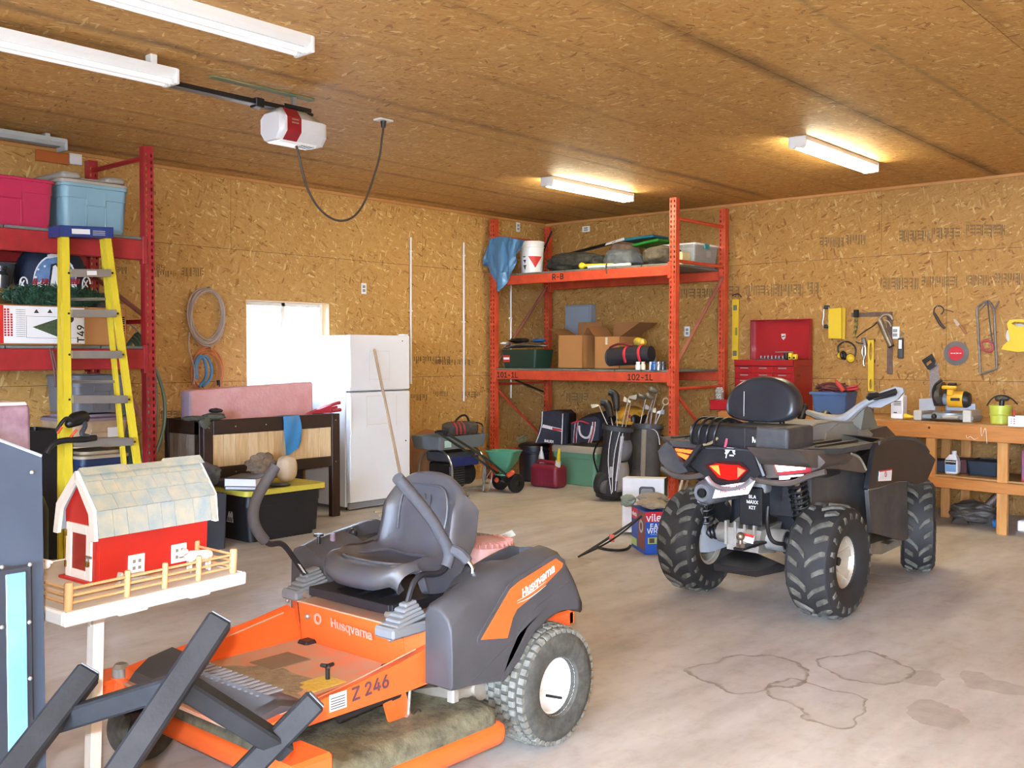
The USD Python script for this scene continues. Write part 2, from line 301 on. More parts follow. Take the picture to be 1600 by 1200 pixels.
def panels(wall, mat, u0, u1, v0, v1, w, h, off, make, holes=()):
    v, r = v0, 0
    while v < v1-.01:
        top = min(v+h, v1); u = u0-(off if r % 2 else 0)
        while u < u1-.01:
            a, b = max(u, u0), min(u+w, u1); u += w
            if b-a < .02: continue
            cells = [(a, b, v, top)]
            for (hu0, hu1, hv0, hv1) in holes:
                new = []
                for (A, B, C, D) in cells:
                    if hu0 >= B or hu1 <= A or hv0 >= D or hv1 <= C: new.append((A, B, C, D)); continue
                    P = Polygon([(A, C), (B, C), (B, D), (A, D)]).difference(Polygon([(hu0, hv0), (hu1, hv0), (hu1, hv1), (hu0, hv1)]))
                    new.append(P)
                cells = new
            for c in cells: wall.p('panel', make(c), mat)
        v += h; r += 1
G = .0018
def rectpoly(c):
    if isinstance(c, Polygon): return c.buffer(-G, join_style=2)
    return Polygon([(c[0]+G, c[2]+G), (c[1]-G, c[2]+G), (c[1]-G, c[3]-G), (c[0]+G, c[3]-G)])
WX0, WX1, WZ0, WZ1 = 5.515, 6.505, 1.02, 1.988                         # the window opening
wl = T('wall_left', None, kind='structure')
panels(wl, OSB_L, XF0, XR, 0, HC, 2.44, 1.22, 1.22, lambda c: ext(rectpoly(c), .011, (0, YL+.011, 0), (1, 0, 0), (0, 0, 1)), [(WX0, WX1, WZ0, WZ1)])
for q in (bx(XF0, WX0, YL+.0115, YL+.15, 0, HC, .001), bx(WX1, XR+.2, YL+.0115, YL+.15, 0, HC, .001), bx(WX0, WX1, YL+.0115, YL+.15, 0, WZ0, .001), bx(WX0, WX1, YL+.0115, YL+.15, WZ1, HC, .001)): wl.p('sheathing', q, DARKGAP)
wr = T('wall_right', None, kind='structure')
panels(wr, OSB_R_DIM, -3.5, YL, 0, HC, 2.44, 1.22, .63, lambda c: ext(rectpoly(c), .011, (XR+.011, 0, 0), (0, -1, 0), (0, 0, 1)) if False else ext(rectpoly(c), .011, (XR, 0, 0), (0, 1, 0), (0, 0, 1)))
wr.p('sheathing', bx(XR+.0115, XR+.12, -3.5, YL+.15, 0, HC, .001), DARKGAP)
wr.p('top_strip', bx(XR-.02, XR, -3.5, YL, HC-.03, HC, .004), M('strip_wood', 'bf8a50', .6, scale=3)); wl.p('top_strip', bx(XF0, XR-.02, YL-.02, YL, HC-.03, HC, .004), M('strip_wood', 'bf8a50'))
ce = T('ceiling', None, kind='structure')
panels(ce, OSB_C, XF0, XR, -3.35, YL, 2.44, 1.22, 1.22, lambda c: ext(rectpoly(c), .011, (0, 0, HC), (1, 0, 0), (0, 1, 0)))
ce.p('sheathing', bx(XF0-.1, XR+.2, -3.6, YL+.2, HC+.0115, HC+.1, .001), DARKGAP)
GRD = M('gravel', 'a39c92', .9, col2='857d72', scale=3, bump=.4)
wf = T('wall_front', None, kind='structure')                            # unseen door wall, set far back to even out the daylight; one doorway open
for q in (bx(XF0-.12, XF0, -3.6, -3.0, 0, HC), bx(XF0-.12, XF0, 1.9, 2.7, 0, HC), bx(XF0-.12, XF0, 7.6, YL+.15, 0, HC), bx(XF0-.12, XF0, -3.0, 7.6, 2.85, HC)): wf.p('panel', q, OSB_R_DIM)
d1 = T('door_1', None, kind='structure'); WDOOR = M('door_white', 'dfe1e2', .5, var=.03)  # unseen door, kept shut to shift the daylight towards the left wall
for k in range(5): d1.p('panel', bx(XF0-.10, XF0-.06, 2.7, 7.6, .005+k*.57, .568+k*.57, .01), WDOOR)
wb = T('wall_near', None, kind='structure'); wb.p('panel', bx(XF0-.1, XR+.1, -3.62, -3.5, 0, HC), OSB_L)
S('ground', None, None, bx(-60, XF0-.12, -60, 60, -.35, -.15, .001), GRD, kind='structure'); S('yard', None, None, bx(XF0-.12, 60, -60, -3.62, -.35, -.15, .001), GRD, kind='structure'); S('yard', None, None, bx(-1.0, 60, YL+.4, 60, -.35, -.15, .001), GRD, kind='structure')

# the window: jamb of white board, sliding sash of two panes
wi = T('window_1', None, kind='structure'); JW = M('jamb_board', 'f1efe9', .5, var=.04); yo = YL+.15
for q in (bx(WX0, WX0+.012, YL, yo, WZ0, WZ1), bx(WX1-.012, WX1, YL, yo, WZ0, WZ1), bx(WX0, WX1, YL, yo, WZ1-.012, WZ1), bx(WX0, WX1, YL-.02, yo, WZ0, WZ0+.015)): wi.p('jamb', q, M('jamb_osb', 'dcb98a', .6, scale=14))
for a, b in ((WX0+.012, WX0+.05), (WX1-.05, WX1-.012), (5.985, 6.035)): wi.p('sash', bx(a, b, yo-.05, yo-.01, WZ0+.015, WZ1-.012), JW)
for a, b in ((WZ0+.015, WZ0+.055), (WZ1-.05, WZ1-.012)): wi.p('sash', bx(WX0+.05, WX1-.05, yo-.05, yo-.01, a, b), JW)
GLASS = usdkit.material(stage, '/World/Looks/window_glass', {'f': ('fresnel', {'IOR': 1.45}), 't': ('transparent_bsdf', {'color': (.97, .98, .98)}), 'g': ('glossy_bsdf', {'roughness': .02}), 'x': ('mix_closure', {})}, [('f.fac', 'x.fac'), ('t.BSDF', 'x.closure1'), ('g.BSDF', 'x.closure2')], surface='x.closure')
for a, b in ((WX0+.05, 5.985), (6.035, WX1-.05)): wi.p('pane', bx(a, b, yo-.032, yo-.028, WZ0+.055, WZ1-.05, .0005), GLASS)

# grade stamps printed on the boards: blurred rows of bars and one legible number
STAMP = M('board_stamp', '6b5233', .8, col2='8f6f45', scale=60, amt=.45)
def stamps(wall, x0, x1, y, hgt, seed, fn, vert=False):
    rr = random.Random(seed); x = x0; l = []
    while x < x1:
        w = rr.uniform(1.6, 5); kind = rr.random()
        if kind < .75:
            a, b = fn(x, y), fn(min(x+w*.5, x1), y+hgt*rr.choice((.6, 1, 1, 1)))
            l.append((a, b))
        else:
            for q in np.linspace(0, hgt, 4)[:3]: l.append((fn(x, y+q), fn(min(x+w, x1), y+q+hgt*.14)))
        x += w
    m = []
    for a, b in l:
        lo, hi = np.minimum(a, b), np.maximum(a, b)
        if fn is LW: m.append(bx(lo[0], hi[0], YL-.0008, YL+.001, lo[2], hi[2], 0.0001))
        else: m.append(bx(XR-.0008, XR+.001, lo[1], hi[1], lo[2], hi[2], .0001))
    wall.p('stamp_lettering', m, STAMP, smooth=False)
for k, (a, b, y, h) in enumerate(((1281, 1318, 371, 15), (1322, 1352, 367, 15), (1405, 1452, 360, 17), (1456, 1500, 356, 17), (1510, 1570, 351, 17), (1376, 1436, 434, 18), (1440, 1497, 432, 17), (1510, 1545, 430, 16), (1555, 1600, 427, 18), (1205, 1255, 444, 19), (1262, 1279, 441, 18), (1136, 1155, 447, 17), (1165, 1200, 446, 15), (1062, 1118, 451, 15), (885, 920, 614, 14))): stamps(wr, a, b, y, h, k, RW)
for k, (a, b, y, h) in enumerate(((284, 318, 418, 14), (243, 274, 423, 10), (176, 200, 417, 11), (640, 705, 557, 12), (642, 668, 616, 10), (680, 700, 612, 8), (722, 752, 612, 10), (252, 285, 642, 12), (92, 125, 648, 14), (680, 740, 562, 8))): stamps(wl, a, b, y, h, 40+k, LW)
q = LW(247, 418); wl.p('stamp_lettering', text('385', .05, (q[0], YL, q[2]), (1, 0, 0), (0, 0, 1)), STAMP)

# outlets and conduits
GREYD = M('socket_grey', '8f979d', .5)
def plate(loc, rz, label, w=.07, h=.115, wallmount=True):
    t = T('outlet_plate', label, 'outlet', loc, rz, own=True, group='wall outlets')
    t.p('cover', bx(-w/2, w/2, -.008, -.0003, -h/2, h/2, .003), WPLATE); t.p('socket', bx(-w*.25, w*.25, -.010, -.007, -h*.3, -h*.05, .001), GREYD); t.p('socket', bx(-w*.25, w*.25, -.010, -.007, h*.05, h*.3, .001), GREYD)
plate(LW(568, 451), 0, 'white outlet plate alone on the left wall above the fridge'); plate(LW(809, 355), 0, 'small white outlet plate high on the left wall by the corner')
p = RW(916, 358); plate(p, -90, 'white sideways outlet plate high on the right wall above the orange rack', .115, .07)
plate(RW(1074, 518), -90, 'white outlet plate on the right wall seen between the orange rack posts'); plate(RW(1399, 520), -90, 'white outlet plate beside the framing square over the bench', .085, .12)
for x, y0, y1, lb in ((640, 371, 600, 'white vertical conduit rising above the fridge'), (723, 379, 627, 'white vertical conduit between the fridge and orange rack'), (797, 372, 622, 'white vertical conduit behind the orange rack')):
    a, b = LW(x, y0), LW(x, y1); c = T('wall_conduit', lb, 'conduit', (a[0], YL-.012, b[2]), group='white conduits on the left wall'); c.p('pipe', cyl((a[0], YL-.0145, b[2]), (a[0], YL-.0145, a[2]), .0125), WHITE)
    for z in (a[2]-.15, (a[2]+b[2])/2): c.p('strap', bx(a[0]-.02, a[0]+.02, YL-.026, YL-.0002, z-.008, z+.008, .002), WHITE)
p = LW(115, 245); q = T('junction_box', 'white cover on an orange timber block under the ceiling at left', 'electrical box', (p[0]-.05, YL, p[2]))
q.p('block', bx(p[0]-.32, p[0]-.056, YL-.045, YL-.0205, p[2]-.08, p[2]+.01), M('orange_block', 'b5622b', .6)); q.p('cover', bx(p[0]-.055, p[0]+.045, YL-.055, YL-.0205, p[2]-.07, p[2]+.018), WPLATE)

# fluorescent fittings
TUBEM = usdkit.material(stage, '/World/Looks/lit_tube', {'e': ('emission', {'color': lin('fff6d2'), 'strength': TUBE})}, surface='e.emission')
TUBEOFF = M('unlit_tube_glow', 'f4f6f8', .15, var=.02, emis='f4f6f8', es=.25); FIX = M('fitting_white', 'e4e6e6', .4, var=.04); FIXG = M('fitting_grey', 'a8adab', .5, var=.12)  # faint emission on the unlit tubes stands in for flash light on them
def light(x0, x1, y, lit, label, w=.13, mat=None, tubes=2, drop=0.):
    t = T('ceiling_light', label, 'light', (x0, y, HC-.075-drop), group='ceiling lights'); m = mat or FIX; z = HC-drop-.001
    t.p('housing', ext([(-w/2, 0), (w/2, 0), (w/2, -.03), (w/2-.025, -.055), (-w/2+.025, -.055), (-w/2, -.03)], x1-x0, (x0, y, z), (0, 1, 0), (0, 0, 1)), m)
    for s in (x0, x1): t.p('end_cap', bx(s-.012, s+.012, y-w/2-.004, y+w/2+.004, z-.085, z, .006), m)
    for s in ((-.034, .034) if tubes == 2 else ()):
        t.p('tube', cyl((x0+.03, y+s, z-.072), (x1-.03, y+s, z-.072), .0165, n=14), TUBEM if lit else TUBEOFF)
        for e in (x0+.022, x1-.022): t.p('socket', bx(e-.01, e+.01, y+s-.014, y+s+.014, z-.09, z-.05, .003), m)
    if drop: t.p('bracket', bx(x0+.1, x0+.14, y-.03, y+.03, HC-drop, HC), m); t.p('bracket', bx(x1-.14, x1-.1, y-.03, y+.03, HC-drop, HC), m)
    return t
light(7.30, 8.62, 5.92, True, 'lit twin-tube ceiling light nearer the corner and orange rack')
light(7.18, 8.60, 3.40, True, 'lit twin-tube ceiling light over the tool bench')
a = AZ(268, 130, HC-.13); light(a[0]-2.4, a[0], a[1], False, 'unlit twin-tube ceiling light beside the black opener rail at top left', drop=.06)
a = AZ(103, 232, HC-.10); light(a[0]-1.9, a[0], a[1]+.06, False, 'grey light fitting seen side-on above the magenta tote', .14, FIXG, 0, .03)
a = AZ(474, 82, HC-.08); light(a[0]-2.4, a[0]+.02, a[1]+.02, False, 'pale light fitting at the top edge above the door opener', .15, FIX)

# ------------------------------------------------------------------ pallet racks and what stands on them
RED = M('rack_red', 'a5262b', .5, col2='8c1f24', scale=9); ORANGE = M('rack_orange', 'd2502f', .5, col2='b5402a', scale=9)
DECK = M('deck_steel', '7b8480', .6, metal=.3, var=.3); BLACK = M('black_plastic', '17181b', .45, var=.2); DGREY = M('dark_grey_plastic', '3c4047', .5, var=.1)
def rack(name, label, loc, rz, L, D, H, levels, bh, mat, zig, marks=()):
    t = T(name, label, 'pallet rack', loc, rz, own=True, group='pallet racks'); w = .076
    for x, s in ((0, 1), (L, -1)):
        for y, front in ((0, True), (D-.07, False)):
            P = Polygon([(-w/2, .004), (w/2, .004), (w/2, H), (-w/2, H)])
            hs = [Polygon([(c+.008, z), (c+.004, z+.012), (c-.004, z+.012), (c-.008, z), (c-.005, z-.016), (c+.005, z-.016)]) for c in (-.02, .02) for z in np.arange(.12, H-.03, .0508)]
            from shapely.ops import unary_union
            face = ext(P.difference(unary_union(hs)), .0035, (x, y+.0035, 0), (1, 0, 0), (0, 0, 1))
            q = t.p('post', [face, bx(x-w/2, x-w/2+.004, y+.0036, y+.07, .004, H, .001), bx(x+w/2-.004, x+w/2, y+.0036, y+.07, .004, H, .001)], mat, smooth=False)
            t.p('foot_plate', bx(x-.06, x+.06, y-.02, y+.09, 0, .006, .001), mat)
        for (za, zb) in zig:                                        # brace tubes of the end frame, from the front post to the rear post
            t.p('brace', tube([(x, .06, za), (x, D-.06, zb)], .018, 6, 0), mat if za == zb else M('brace_worn', 'a0604f', .5) if zb > za else mat)
    for z in levels:
        for y in (-.002, D-.048):
            b = t.p('beam', [bx(w/2+.002, L-w/2-.002, y, y+.05, z-bh, z, .006), bx(w/2+.001, L-w/2-.001, y+.01, y+.048, z-bh*.98, z-.02, .002)], mat)
            for x in (w/2, L-w/2): b.p('connector', bx(x-.02, x+.02, y-.004, y+.05, z-bh-.03, z+.03, .003), mat, local=True)
        n = int(L/.31); ws = (L-w-.02)/n
        for k in range(n):
            a = w/2+.01+k*ws; t.p('deck_plank', [bx(a+.006, a+ws-.006, .012, D-.012, z+.001, z+.022, .003), bx(a+.006, a+ws-.006, .05, .056, z-.03, z+.002, .001)], DECK)
    for m, x, z, h in marks: t.p('beam_lettering', text(m, h, (x, -.0022, z), (1, 0, 0), (0, 0, 1), True), INK, label='stencilled mark on the beam')
    return t
rack('pallet_rack', 'dark red pallet rack with totes on it, standing behind the yellow ladder', (1.53, 7.06, 0), 0, 2.44, .93, 3.03, (2.325, 1.51), .15, RED, ((2.95, 2.95), (1.75, 2.1), (1.72, 1.72), (.9, 1.7), (.4, .4)))
rack('pallet_rack', 'orange pallet rack in the corner with hockey gear on its top shelf', (8.8, 7.955, 0), -90, 2.455, 1.07, 3.05, (2.375, 1.285), .105, ORANGE, ((2.85, 2.85), (2.42, 2.42), (1.35, 2.3), (1.12, 1.12), (1.08, .38), (.33, .33)),
     (('R-B', .98, 2.328, .062), ('101-1L', .235, 1.232, .062), ('102-1L', 2.07, 1.232, .062)))

def pb(x0, y0, x1, y1, X, d=0., back=None):
    """World box whose front face at wall-parallel plane X spans the given picture rectangle."""
    a, b = AX(x0, y0, X), AX(x1, y1, X); return (X, X+(back or d), b[1], a[1], b[2], a[2])
ZT, ZM = 2.398, 1.308                                               # shelf tops of the orange rack
# top shelf
BLUEBAG = usdkit.material(stage, '/World/Looks/blue_film', {'t': ('transparent_bsdf', {'color': lin('86b4d8')}), 'p': ('principled_bsdf', {'base_color': lin('5d93c0'), 'roughness': .25}), 'x': ('mix_closure', {'fac': .72})}, [('t.BSDF', 'x.closure1'), ('p.BSDF', 'x.closure2')], surface='x.closure')
def drape(pts_top, lower, n, m, X0, seed, amp=.045, thick=.002, bulge=.05):
    """A hanging film between an upper and a lower edge given in picture points, with folds."""
    A = crv([AX(x, y, X0) for x, y in pts_top], 8); B = crv([AX(x, y, X0-.02) for x, y in lower], 8)
    ia, ib = np.linspace(0, len(A)-1, n).astype(int), np.linspace(0, len(B)-1, n).astype(int); Gp = []
    for i in range(n):
        s = np.linspace(0, 1, m)[:, None]; row = A[ia[i]]*(1-s)+B[ib[i]]*s
        k = meshkit.fbm(np.c_[row[:, 1]*16, row[:, 2]*5, np.full(m, seed)], 3, seed)-.5
        row[:, 0] += -bulge*np.sin(PI*s[:, 0])-amp*2.5*k; Gp.append(row)
    return sheet(Gp, thick)
S('plastic_bag', 'crumpled blue plastic bag hanging off the top shelf beside the white bucket', 'plastic bag', [drape([(766, 374), (780, 370), (800, 372), (822, 376)], [(755, 414), (772, 434), (778, 455), (800, 425)], 22, 20, 8.775, 3, bulge=.03), drape([(770, 373), (790, 372), (812, 376)], [(758, 410), (774, 425), (798, 424)], 16, 14, 8.775, 5, bulge=.02), drape([(764, 400), (767, 404)], [(754, 413), (757, 416)], 6, 6, 8.765, 6, bulge=.02)], BLUEBAG, smooth=60)
a = pb(800, 377, 838, 428, 8.92); bk = T('bucket', 'white plastic pail with a red triangle label on the top shelf', 'bucket', (9.06, (a[2]+a[3])/2, ZT)); h = a[5]-ZT-.01; c = (9.06, (a[2]+a[3])/2, ZT)
bk.p('body', lathe([(0, .001), (.118, .001), (.124, .006), (.14, h*.8), (.141, h*.805), (.147, h*.81), (.147, h*.83), (.141, h*.835), (.142, h*.9), (.147, h*.905), (.147, h*.985), (.144, h), (.139, h), (.136, h*.5), (.12, .02), (0, .02)], 32, c), WHITE)
def wrap(c, r, a0, a1, z0, z1, n=10): return sheet([[(c[0]+r*math.cos(a), c[1]+r*math.sin(a), z0), (c[0]+r*math.cos(a), c[1]+r*math.sin(a), z1)] for a in np.linspace(a0, a1, n)], .001)
def tri_on(c, r, ac, w, z0, z1, n=8):
    return sheet([[(c[0]+rr*math.cos(a), c[1]+rr*math.sin(a), z) for a in np.linspace(ac-w*k, ac+w*k, n)] for k, z, rr in ((.02, z0, r-.006), (.35, z0+(z1-z0)*.35, r-.003), (.7, z0+(z1-z0)*.7, r), (1, z1, r+.003))], -.0012)
bk.p('label', tri_on(c, .139, PI+1.0, .62, c[2]+.07, c[2]+.2), M('label_red', 'cf2b22', .5)); bk.p('label_print', [tri_on(c, .1375, PI+.05, .16, c[2]+.12, c[2]+.16), tri_on(c, .139, PI+.0, .2, c[2]+.185, c[2]+.20), tri_on(c, .135, PI+.05, .17, c[2]+.04, c[2]+.10)], M('print_grey', '55565a', .7))
S('floor_lamp_pole', 'thin dark pole leaning behind the white pail on the top shelf', 'pole', tube([AX(846, 400, 9.45), AX(862, 361, 9.45)], .012, 8, 0), BLACK)
NET = M('hockey_net_cloth', '43423c', .85, col2='262522', amt=.5, scale=22, bump=.5, bscale=90); CAMO = M('camo_cloth', '6b6152', .85, col2='3f3b31', scale=14, bump=.3); GREYCLOTH = M('grey_cloth', '6c7276', .8, col2='4f5459', scale=12, bump=.3)
def heap(x0, y0, x1, y1, X, d, mat, name, label, catg, seed, amp=.22, zb=ZT):
    a = pb(x0, y0, x1, y1, X); top = a[5]; c = (X+d/2, (a[2]+a[3])/2, (zb+top)/2); s = (d/2, (a[3]-a[2])/2, (top-zb)/2)
    m = blob((0, 0, 0), (1, 1, 1), amp, 1.8, seed, 4, .8); v = m.vertices; v = np.where(True, v, v); v[:, 2] = np.maximum(v[:, 2], -.98)
    v[:, 0] += .05*np.sin(v[:, 1]*9+seed)*(.3+np.abs(v[:, 2])); m.vertices = v*np.array(s)*1.0+np.array(c)
    m.vertices[:, 2] += zb+.002-m.vertices[:, 2].min(); return S(name, label, catg, m, mat, smooth=50)
heap(845, 396, 926, 424, 8.96, .40, NET, 'hockey_net', 'heap of dark netting on the top shelf right of the white pail', 'net', 2, .3)
heap(935, 390, 985, 424, 9.02, .34, GREYCLOTH, 'canvas_sheet', 'crumpled grey canvas on the top shelf behind the yellow mallet', 'canvas', 5)
heap(995, 384, 1041, 424, 8.93, .42, CAMO, 'duffel_bag', 'worn olive brown duffel bag next to the tall post on the top shelf', 'bag', 8, .2)
heap(945, 379, 985, 402, 9.47, .3, M('pink_brown_cloth', '9c7f70', .85, col2='6a5a50', scale=9), 'jacket', 'brown patterned jacket on top of the grey canvas heap', 'jacket', 11)
for k, ((x0, y0), (x1, y1), mt, lb) in enumerate((((868, 402), (975, 374), BLACK, 'black hockey stick with white blade lying highest on the heap'), ((862, 404), (955, 381), DGREY, 'dark grey hockey stick lying under the white-bladed one'), ((885, 410), (938, 399), M('stick_blue', '2f5fa8', .4), 'blue hockey stick shaft poking out of the netting'))):
    A, B = AX(x0, y0, 9.48+.05*k), AX(x1, y1, 9.50+.05*k); t = T('hockey_stick', lb, 'hockey stick', A, group='hockey sticks on the top shelf')
    t.p('shaft', tube([A, B], .014, 6, 0), mt)
    if k == 0: t.p('blade', hull([AX(945, 384, 9.48), AX(947, 380, 9.48), AX(975, 371, 9.48), AX(976, 375, 9.48), AX(946, 382, 9.52), AX(975, 372, 9.52)]), M('blade_white', 'dcdde0', .5)); t.p('blade_lettering', text('BAUER', .012, AX(959, 378.0, 9.478), AX(975, 373, 9.48)-AX(945, 383, 9.48), (0, 0, 1), d=.001), INK)
for k, ((x0, y0, x1, y1), X, col, lb) in enumerate((((981, 370, 1033, 377), 9.66, '2f7f93', 'teal sled board lying at the back of the top shelf'), ((1000, 376, 1040, 385), 9.62, '2f9a3b', 'green sled board lying beneath the teal one'))):
    A, B = AX(x0, y1, X), AX(x1, y0, X); m = cb((0, 0, 0), (.32, np.linalg.norm(B-A), .03), .01); t = frame(m, (A+B)/2, (1, 0, 0), B-A); S('sled_board', lb, 'sled', t, M('sled_'+str(k), col, .35))
A, B = AX(909, 411, 8.88), AX(958, 415, 8.88); A[2], B[2] = ZT+.04, ZT+.026; ml = T('toy_mallet', 'yellow toy mallet with a ball head lying along the top shelf edge', 'mallet', A, group=None); YEL = M('bright_yellow', 'e6c52a', .4, var=.08)
ml.p('head', balls([(A, .038), (A+(B-A)*.03, .034)]), YEL); ml.p('handle', tube([A, A+(B-A)*.4, B], [.017, .02, .018], 10), YEL); ml.p('wrist_cord', tube([AX(948, 415, 8.85)+(0, 0, .02), AX(947, 419, 8.79), AX(948, 428, 8.785)], .006, 6), BLACK)
for k, ((x0, y0, x1, y1), lb) in enumerate((((919, 421, 945, 419.5), 'white plastic pipe lying below the yellow mallet'), ((950, 418.5, 985, 416.5), 'short white plastic pipe next to the olive duffel bag'))):
    S('plastic_pipe', lb, 'pipe', cyl(AX(x0, y0, 8.84)*(1, 1, 0)+(0, 0, ZT+.0165), AX(x1, y1, 8.84)*(1, 1, 0)+(0, 0, ZT+.0165), .016), WHITE)
CLEAR = thin('clear_plastic', 'e9eef0', .28)
BX0, BX1, BY0, BY1 = 9.34, 9.84, 5.565, 5.985; zt = AX(1092, 379, BX0)[2]; cbn = T('storage_bin', 'clear plastic bin with white rim and teal clips on the top shelf', 'storage bin', ((BX0+BX1)/2, (BY0+BY1)/2, ZT)); bc_ = ((BX0+BX1)/2, (BY0+BY1)/2)
cbn.p('body', bin3(BX1-BX0, BY1-BY0, zt-ZT-.004, BX1-BX0-.04, BY1-BY0-.04, .004, .03, ZT+.002, bc_), CLEAR); cbn.p('rim', skin([np.array([(x+bc_[0], y+bc_[1], z) for x, y in rrect(BX1-BX0+w, BY1-BY0+w, .03)]) for w, z in ((0, zt-.012), (.02, zt-.012), (.02, zt+.006), (-.012, zt+.006))], False, True), WHITE)
cbn.p('clip', bx(9.52, 9.62, BY0-.016, BY0+.0, zt-.05, zt+.008, .004), M('teal', '2f8f96', .4)); cbn.p('clip', bx(BX0-.016, BX0, 5.75, 5.83, zt-.05, zt+.008, .004), M('teal', '2f8f96', .4)); cbn.p('panel', bx(BX0+.04, BX1-.03, BY0+.024, BY0+.034, ZT+.012, zt-.015, .003), M('panel_grey', '5d5a62', .6)); cbn.p('sticker', bx(9.62, 9.71, BY0+.0205, BY0+.0225, zt-.13, zt-.06, .0005), WPLATE)
q = pb(1061, 393, 1084, 416, 9.1); S('cream_box', 'small cream box standing before the clear bin on the top shelf', 'box', bx(9.1, 9.26, max(q[2], 5.57), q[3], ZT+.001, q[5], .006), M('cream', 'd9d3a8', .6))
# middle shelf
gb = T('storage_bin', 'dark green plastic bin under a flat board on the middle shelf', 'storage bin', (9.0, 7.6, ZM)); a = pb(779, 551, 838, 575, 8.9); GRN = M('bottle_green', '1d3a31', .4)
a = list(a); a[3] = min(a[3], 7.90); Yc, w = (a[2]+a[3])/2, a[3]-a[2]; gb.p('body', bin3(.34, w, .215, .30, w-.06, .006, .03, ZM+.002, (9.06, Yc)), GRN); gb.p('sticker', bx(8.893, 8.897, Yc+w*.25, Yc+w*.44, ZM+.07, ZM+.15, .0005), M('sticker_red', 'c0392f', .5)); gb.p('sticker_print', bx(8.891, 8.8935, Yc+w*.26, Yc+w*.43, ZM+.10, ZM+.125, .0005), WPLATE)
S('flat_board', 'thin dark board lying askew across the green bin', 'board', hull([AX(786, 545, 8.9)+np.array((0, 0, z)) for z in (0, .012)]+[AX(808, 539, 8.88)+np.array((0, 0, z)) for z in (0, .012)]+[AX(855, 541, 9.0)+np.array((0, 0, z)) for z in (0, .012)]+[AX(820, 537, 9.25)+np.array((0, 0, z)) for z in (-.02, .0)]+[AX(850, 539, 9.25)+np.array((0, 0, z)) for z in (-.02, .0)]), M('board_dark', '4b4844', .6, col2='c9c7c2', amt=.25))
for x0, y0, x1, y1, mt, lb in ((787, 531, 815, 539, BLACK, 'black glove lying on the flat board over the green bin'), (822, 532, 841, 538, M('stick_blue', '2f5fa8', .4), 'blue glove on the flat board over the green bin'), (776, 537, 783, 542, WHITE, 'small white cup at the left end of the flat board')):
    a = pb(x0, y0, x1, y1, 8.95); S('glove' if mt is not WHITE else 'cup', lb, 'glove' if mt is not WHITE else 'cup', blob((9.04, (a[2]+a[3])/2-.02, (a[4]+a[5])/2+.022), (.07, (a[3]-a[2])/2, (a[5]-a[4])/2), .3, 2.4, 4), mt)
CARD = M('cardboard', 'b07c48', .8, var=.08, scale=3); CARDIN = M('cardboard_inside', '9a6a3e', .85, var=.08)
def carton(x0, x1, y0, y1, z0, z1, label, mat=CARD, flaps=()):
    t = T('cardboard_box', label, 'cardboard box', ((x0+x1)/2, (y0+y1)/2, z0)); th = .006
    t.p('body', [bx(x0, x0+th, y0, y1, z0, z1, .001), bx(x1-th, x1, y0, y1, z0, z1, .001), bx(x0, x1, y0, y0+th, z0, z1, .001), bx(x0, x1, y1-th, y1, z0, z1, .001), bx(x0, x1, y0, y1, z0+.001, z0+th, .001)], mat)
    for side, ln, an in flaps:                                     # flap length and lean from upright
        L, a = ln, math.radians(an); W = (y1-y0) if side in 'fb' else (x1-x0)
        m = bx(0, L, -W/2+.004, W/2-.004, -th/2, th/2, .001); dx = {'f': (-1, 0), 'b': (1, 0), 'l': (0, 1), 'r': (0, -1)}[side]; o = {'f': (x0, (y0+y1)/2), 'b': (x1, (y0+y1)/2), 'l': ((x0+x1)/2, y1), 'r': ((x0+x1)/2, y0)}[side]
        t.p('flap', frame(m, (o[0], o[1], z1), (dx[0]*math.sin(a), dx[1]*math.sin(a), math.cos(a)), (-dx[1], dx[0], 0)), CARDIN)
    return t
a = pb(872, 524, 910, 572, 9.14); carton(9.14, 9.5, a[2], a[3], ZM+.003, a[5], 'open cardboard box on the middle shelf below the grey panel box', flaps=(('b', .16, 8), ('l', .16, 62), ('r', .10, 35)))
a = pb(929, 526, 968, 573, 9.14); q = carton(9.14, 9.5, a[2], a[3], ZM+.003, a[5], 'open cardboard box with a strip of tape behind the sports bag', flaps=(('b', .17, 6), ('l', .15, 40), ('r', .3, 60), ('f', .0001, 0))); q.p('tape', bx(9.136, 9.1395, (a[2]+a[3])/2-.01, (a[2]+a[3])/2+.02, a[5]-.09, a[5]-.01, .0005), M('tape_shine', 'd8d2c4', .2))
sb = T('sports_bag', 'black sports bag with red straps tipped over on the middle shelf', 'bag', (9.0, 6.0, ZM)); A, B = AX(955, 558, 8.95), AX(1018, 553, 8.97)
ZB = lambda p, dz=0.: np.array((p[0], p[1], max(p[2], ZM+.1)+dz)); SBM = M('bag_black', '24222a', .75, bump=.3, scale=10)
A, B = ZB(A), ZB(B); sb.p('body', tube([A, A+(B-A)*.15, A+(B-A)*.5, B], [.098, .1, .105, .085], 14), SBM); sb.p('end_panel', mv(cyl((0, 0, 0), (.0, .02, 0), .1, .1, 18), A+(0, -.004, 0)), M('bag_grey', '3d3a40', .7))
for k in (.45, .8): c = A+(B-A)*k; sb.p('strap', tube([c+np.array((.0, .0, .108)), c+np.array((-.08, 0, .075)), c+np.array((-.112, -.01, 0)), c+np.array((-.09, -.015, -.07))], .016, 6, 5, flat=.3), M('strap_red', 'c22638', .6))
sb.p('strap', tube([A+(-.03, .0, .1), A+(-.04, -.12, .14), A+(-.03, -.3, .12)], .012, 6, 5), M('strap_dark', '6e1e28', .6))
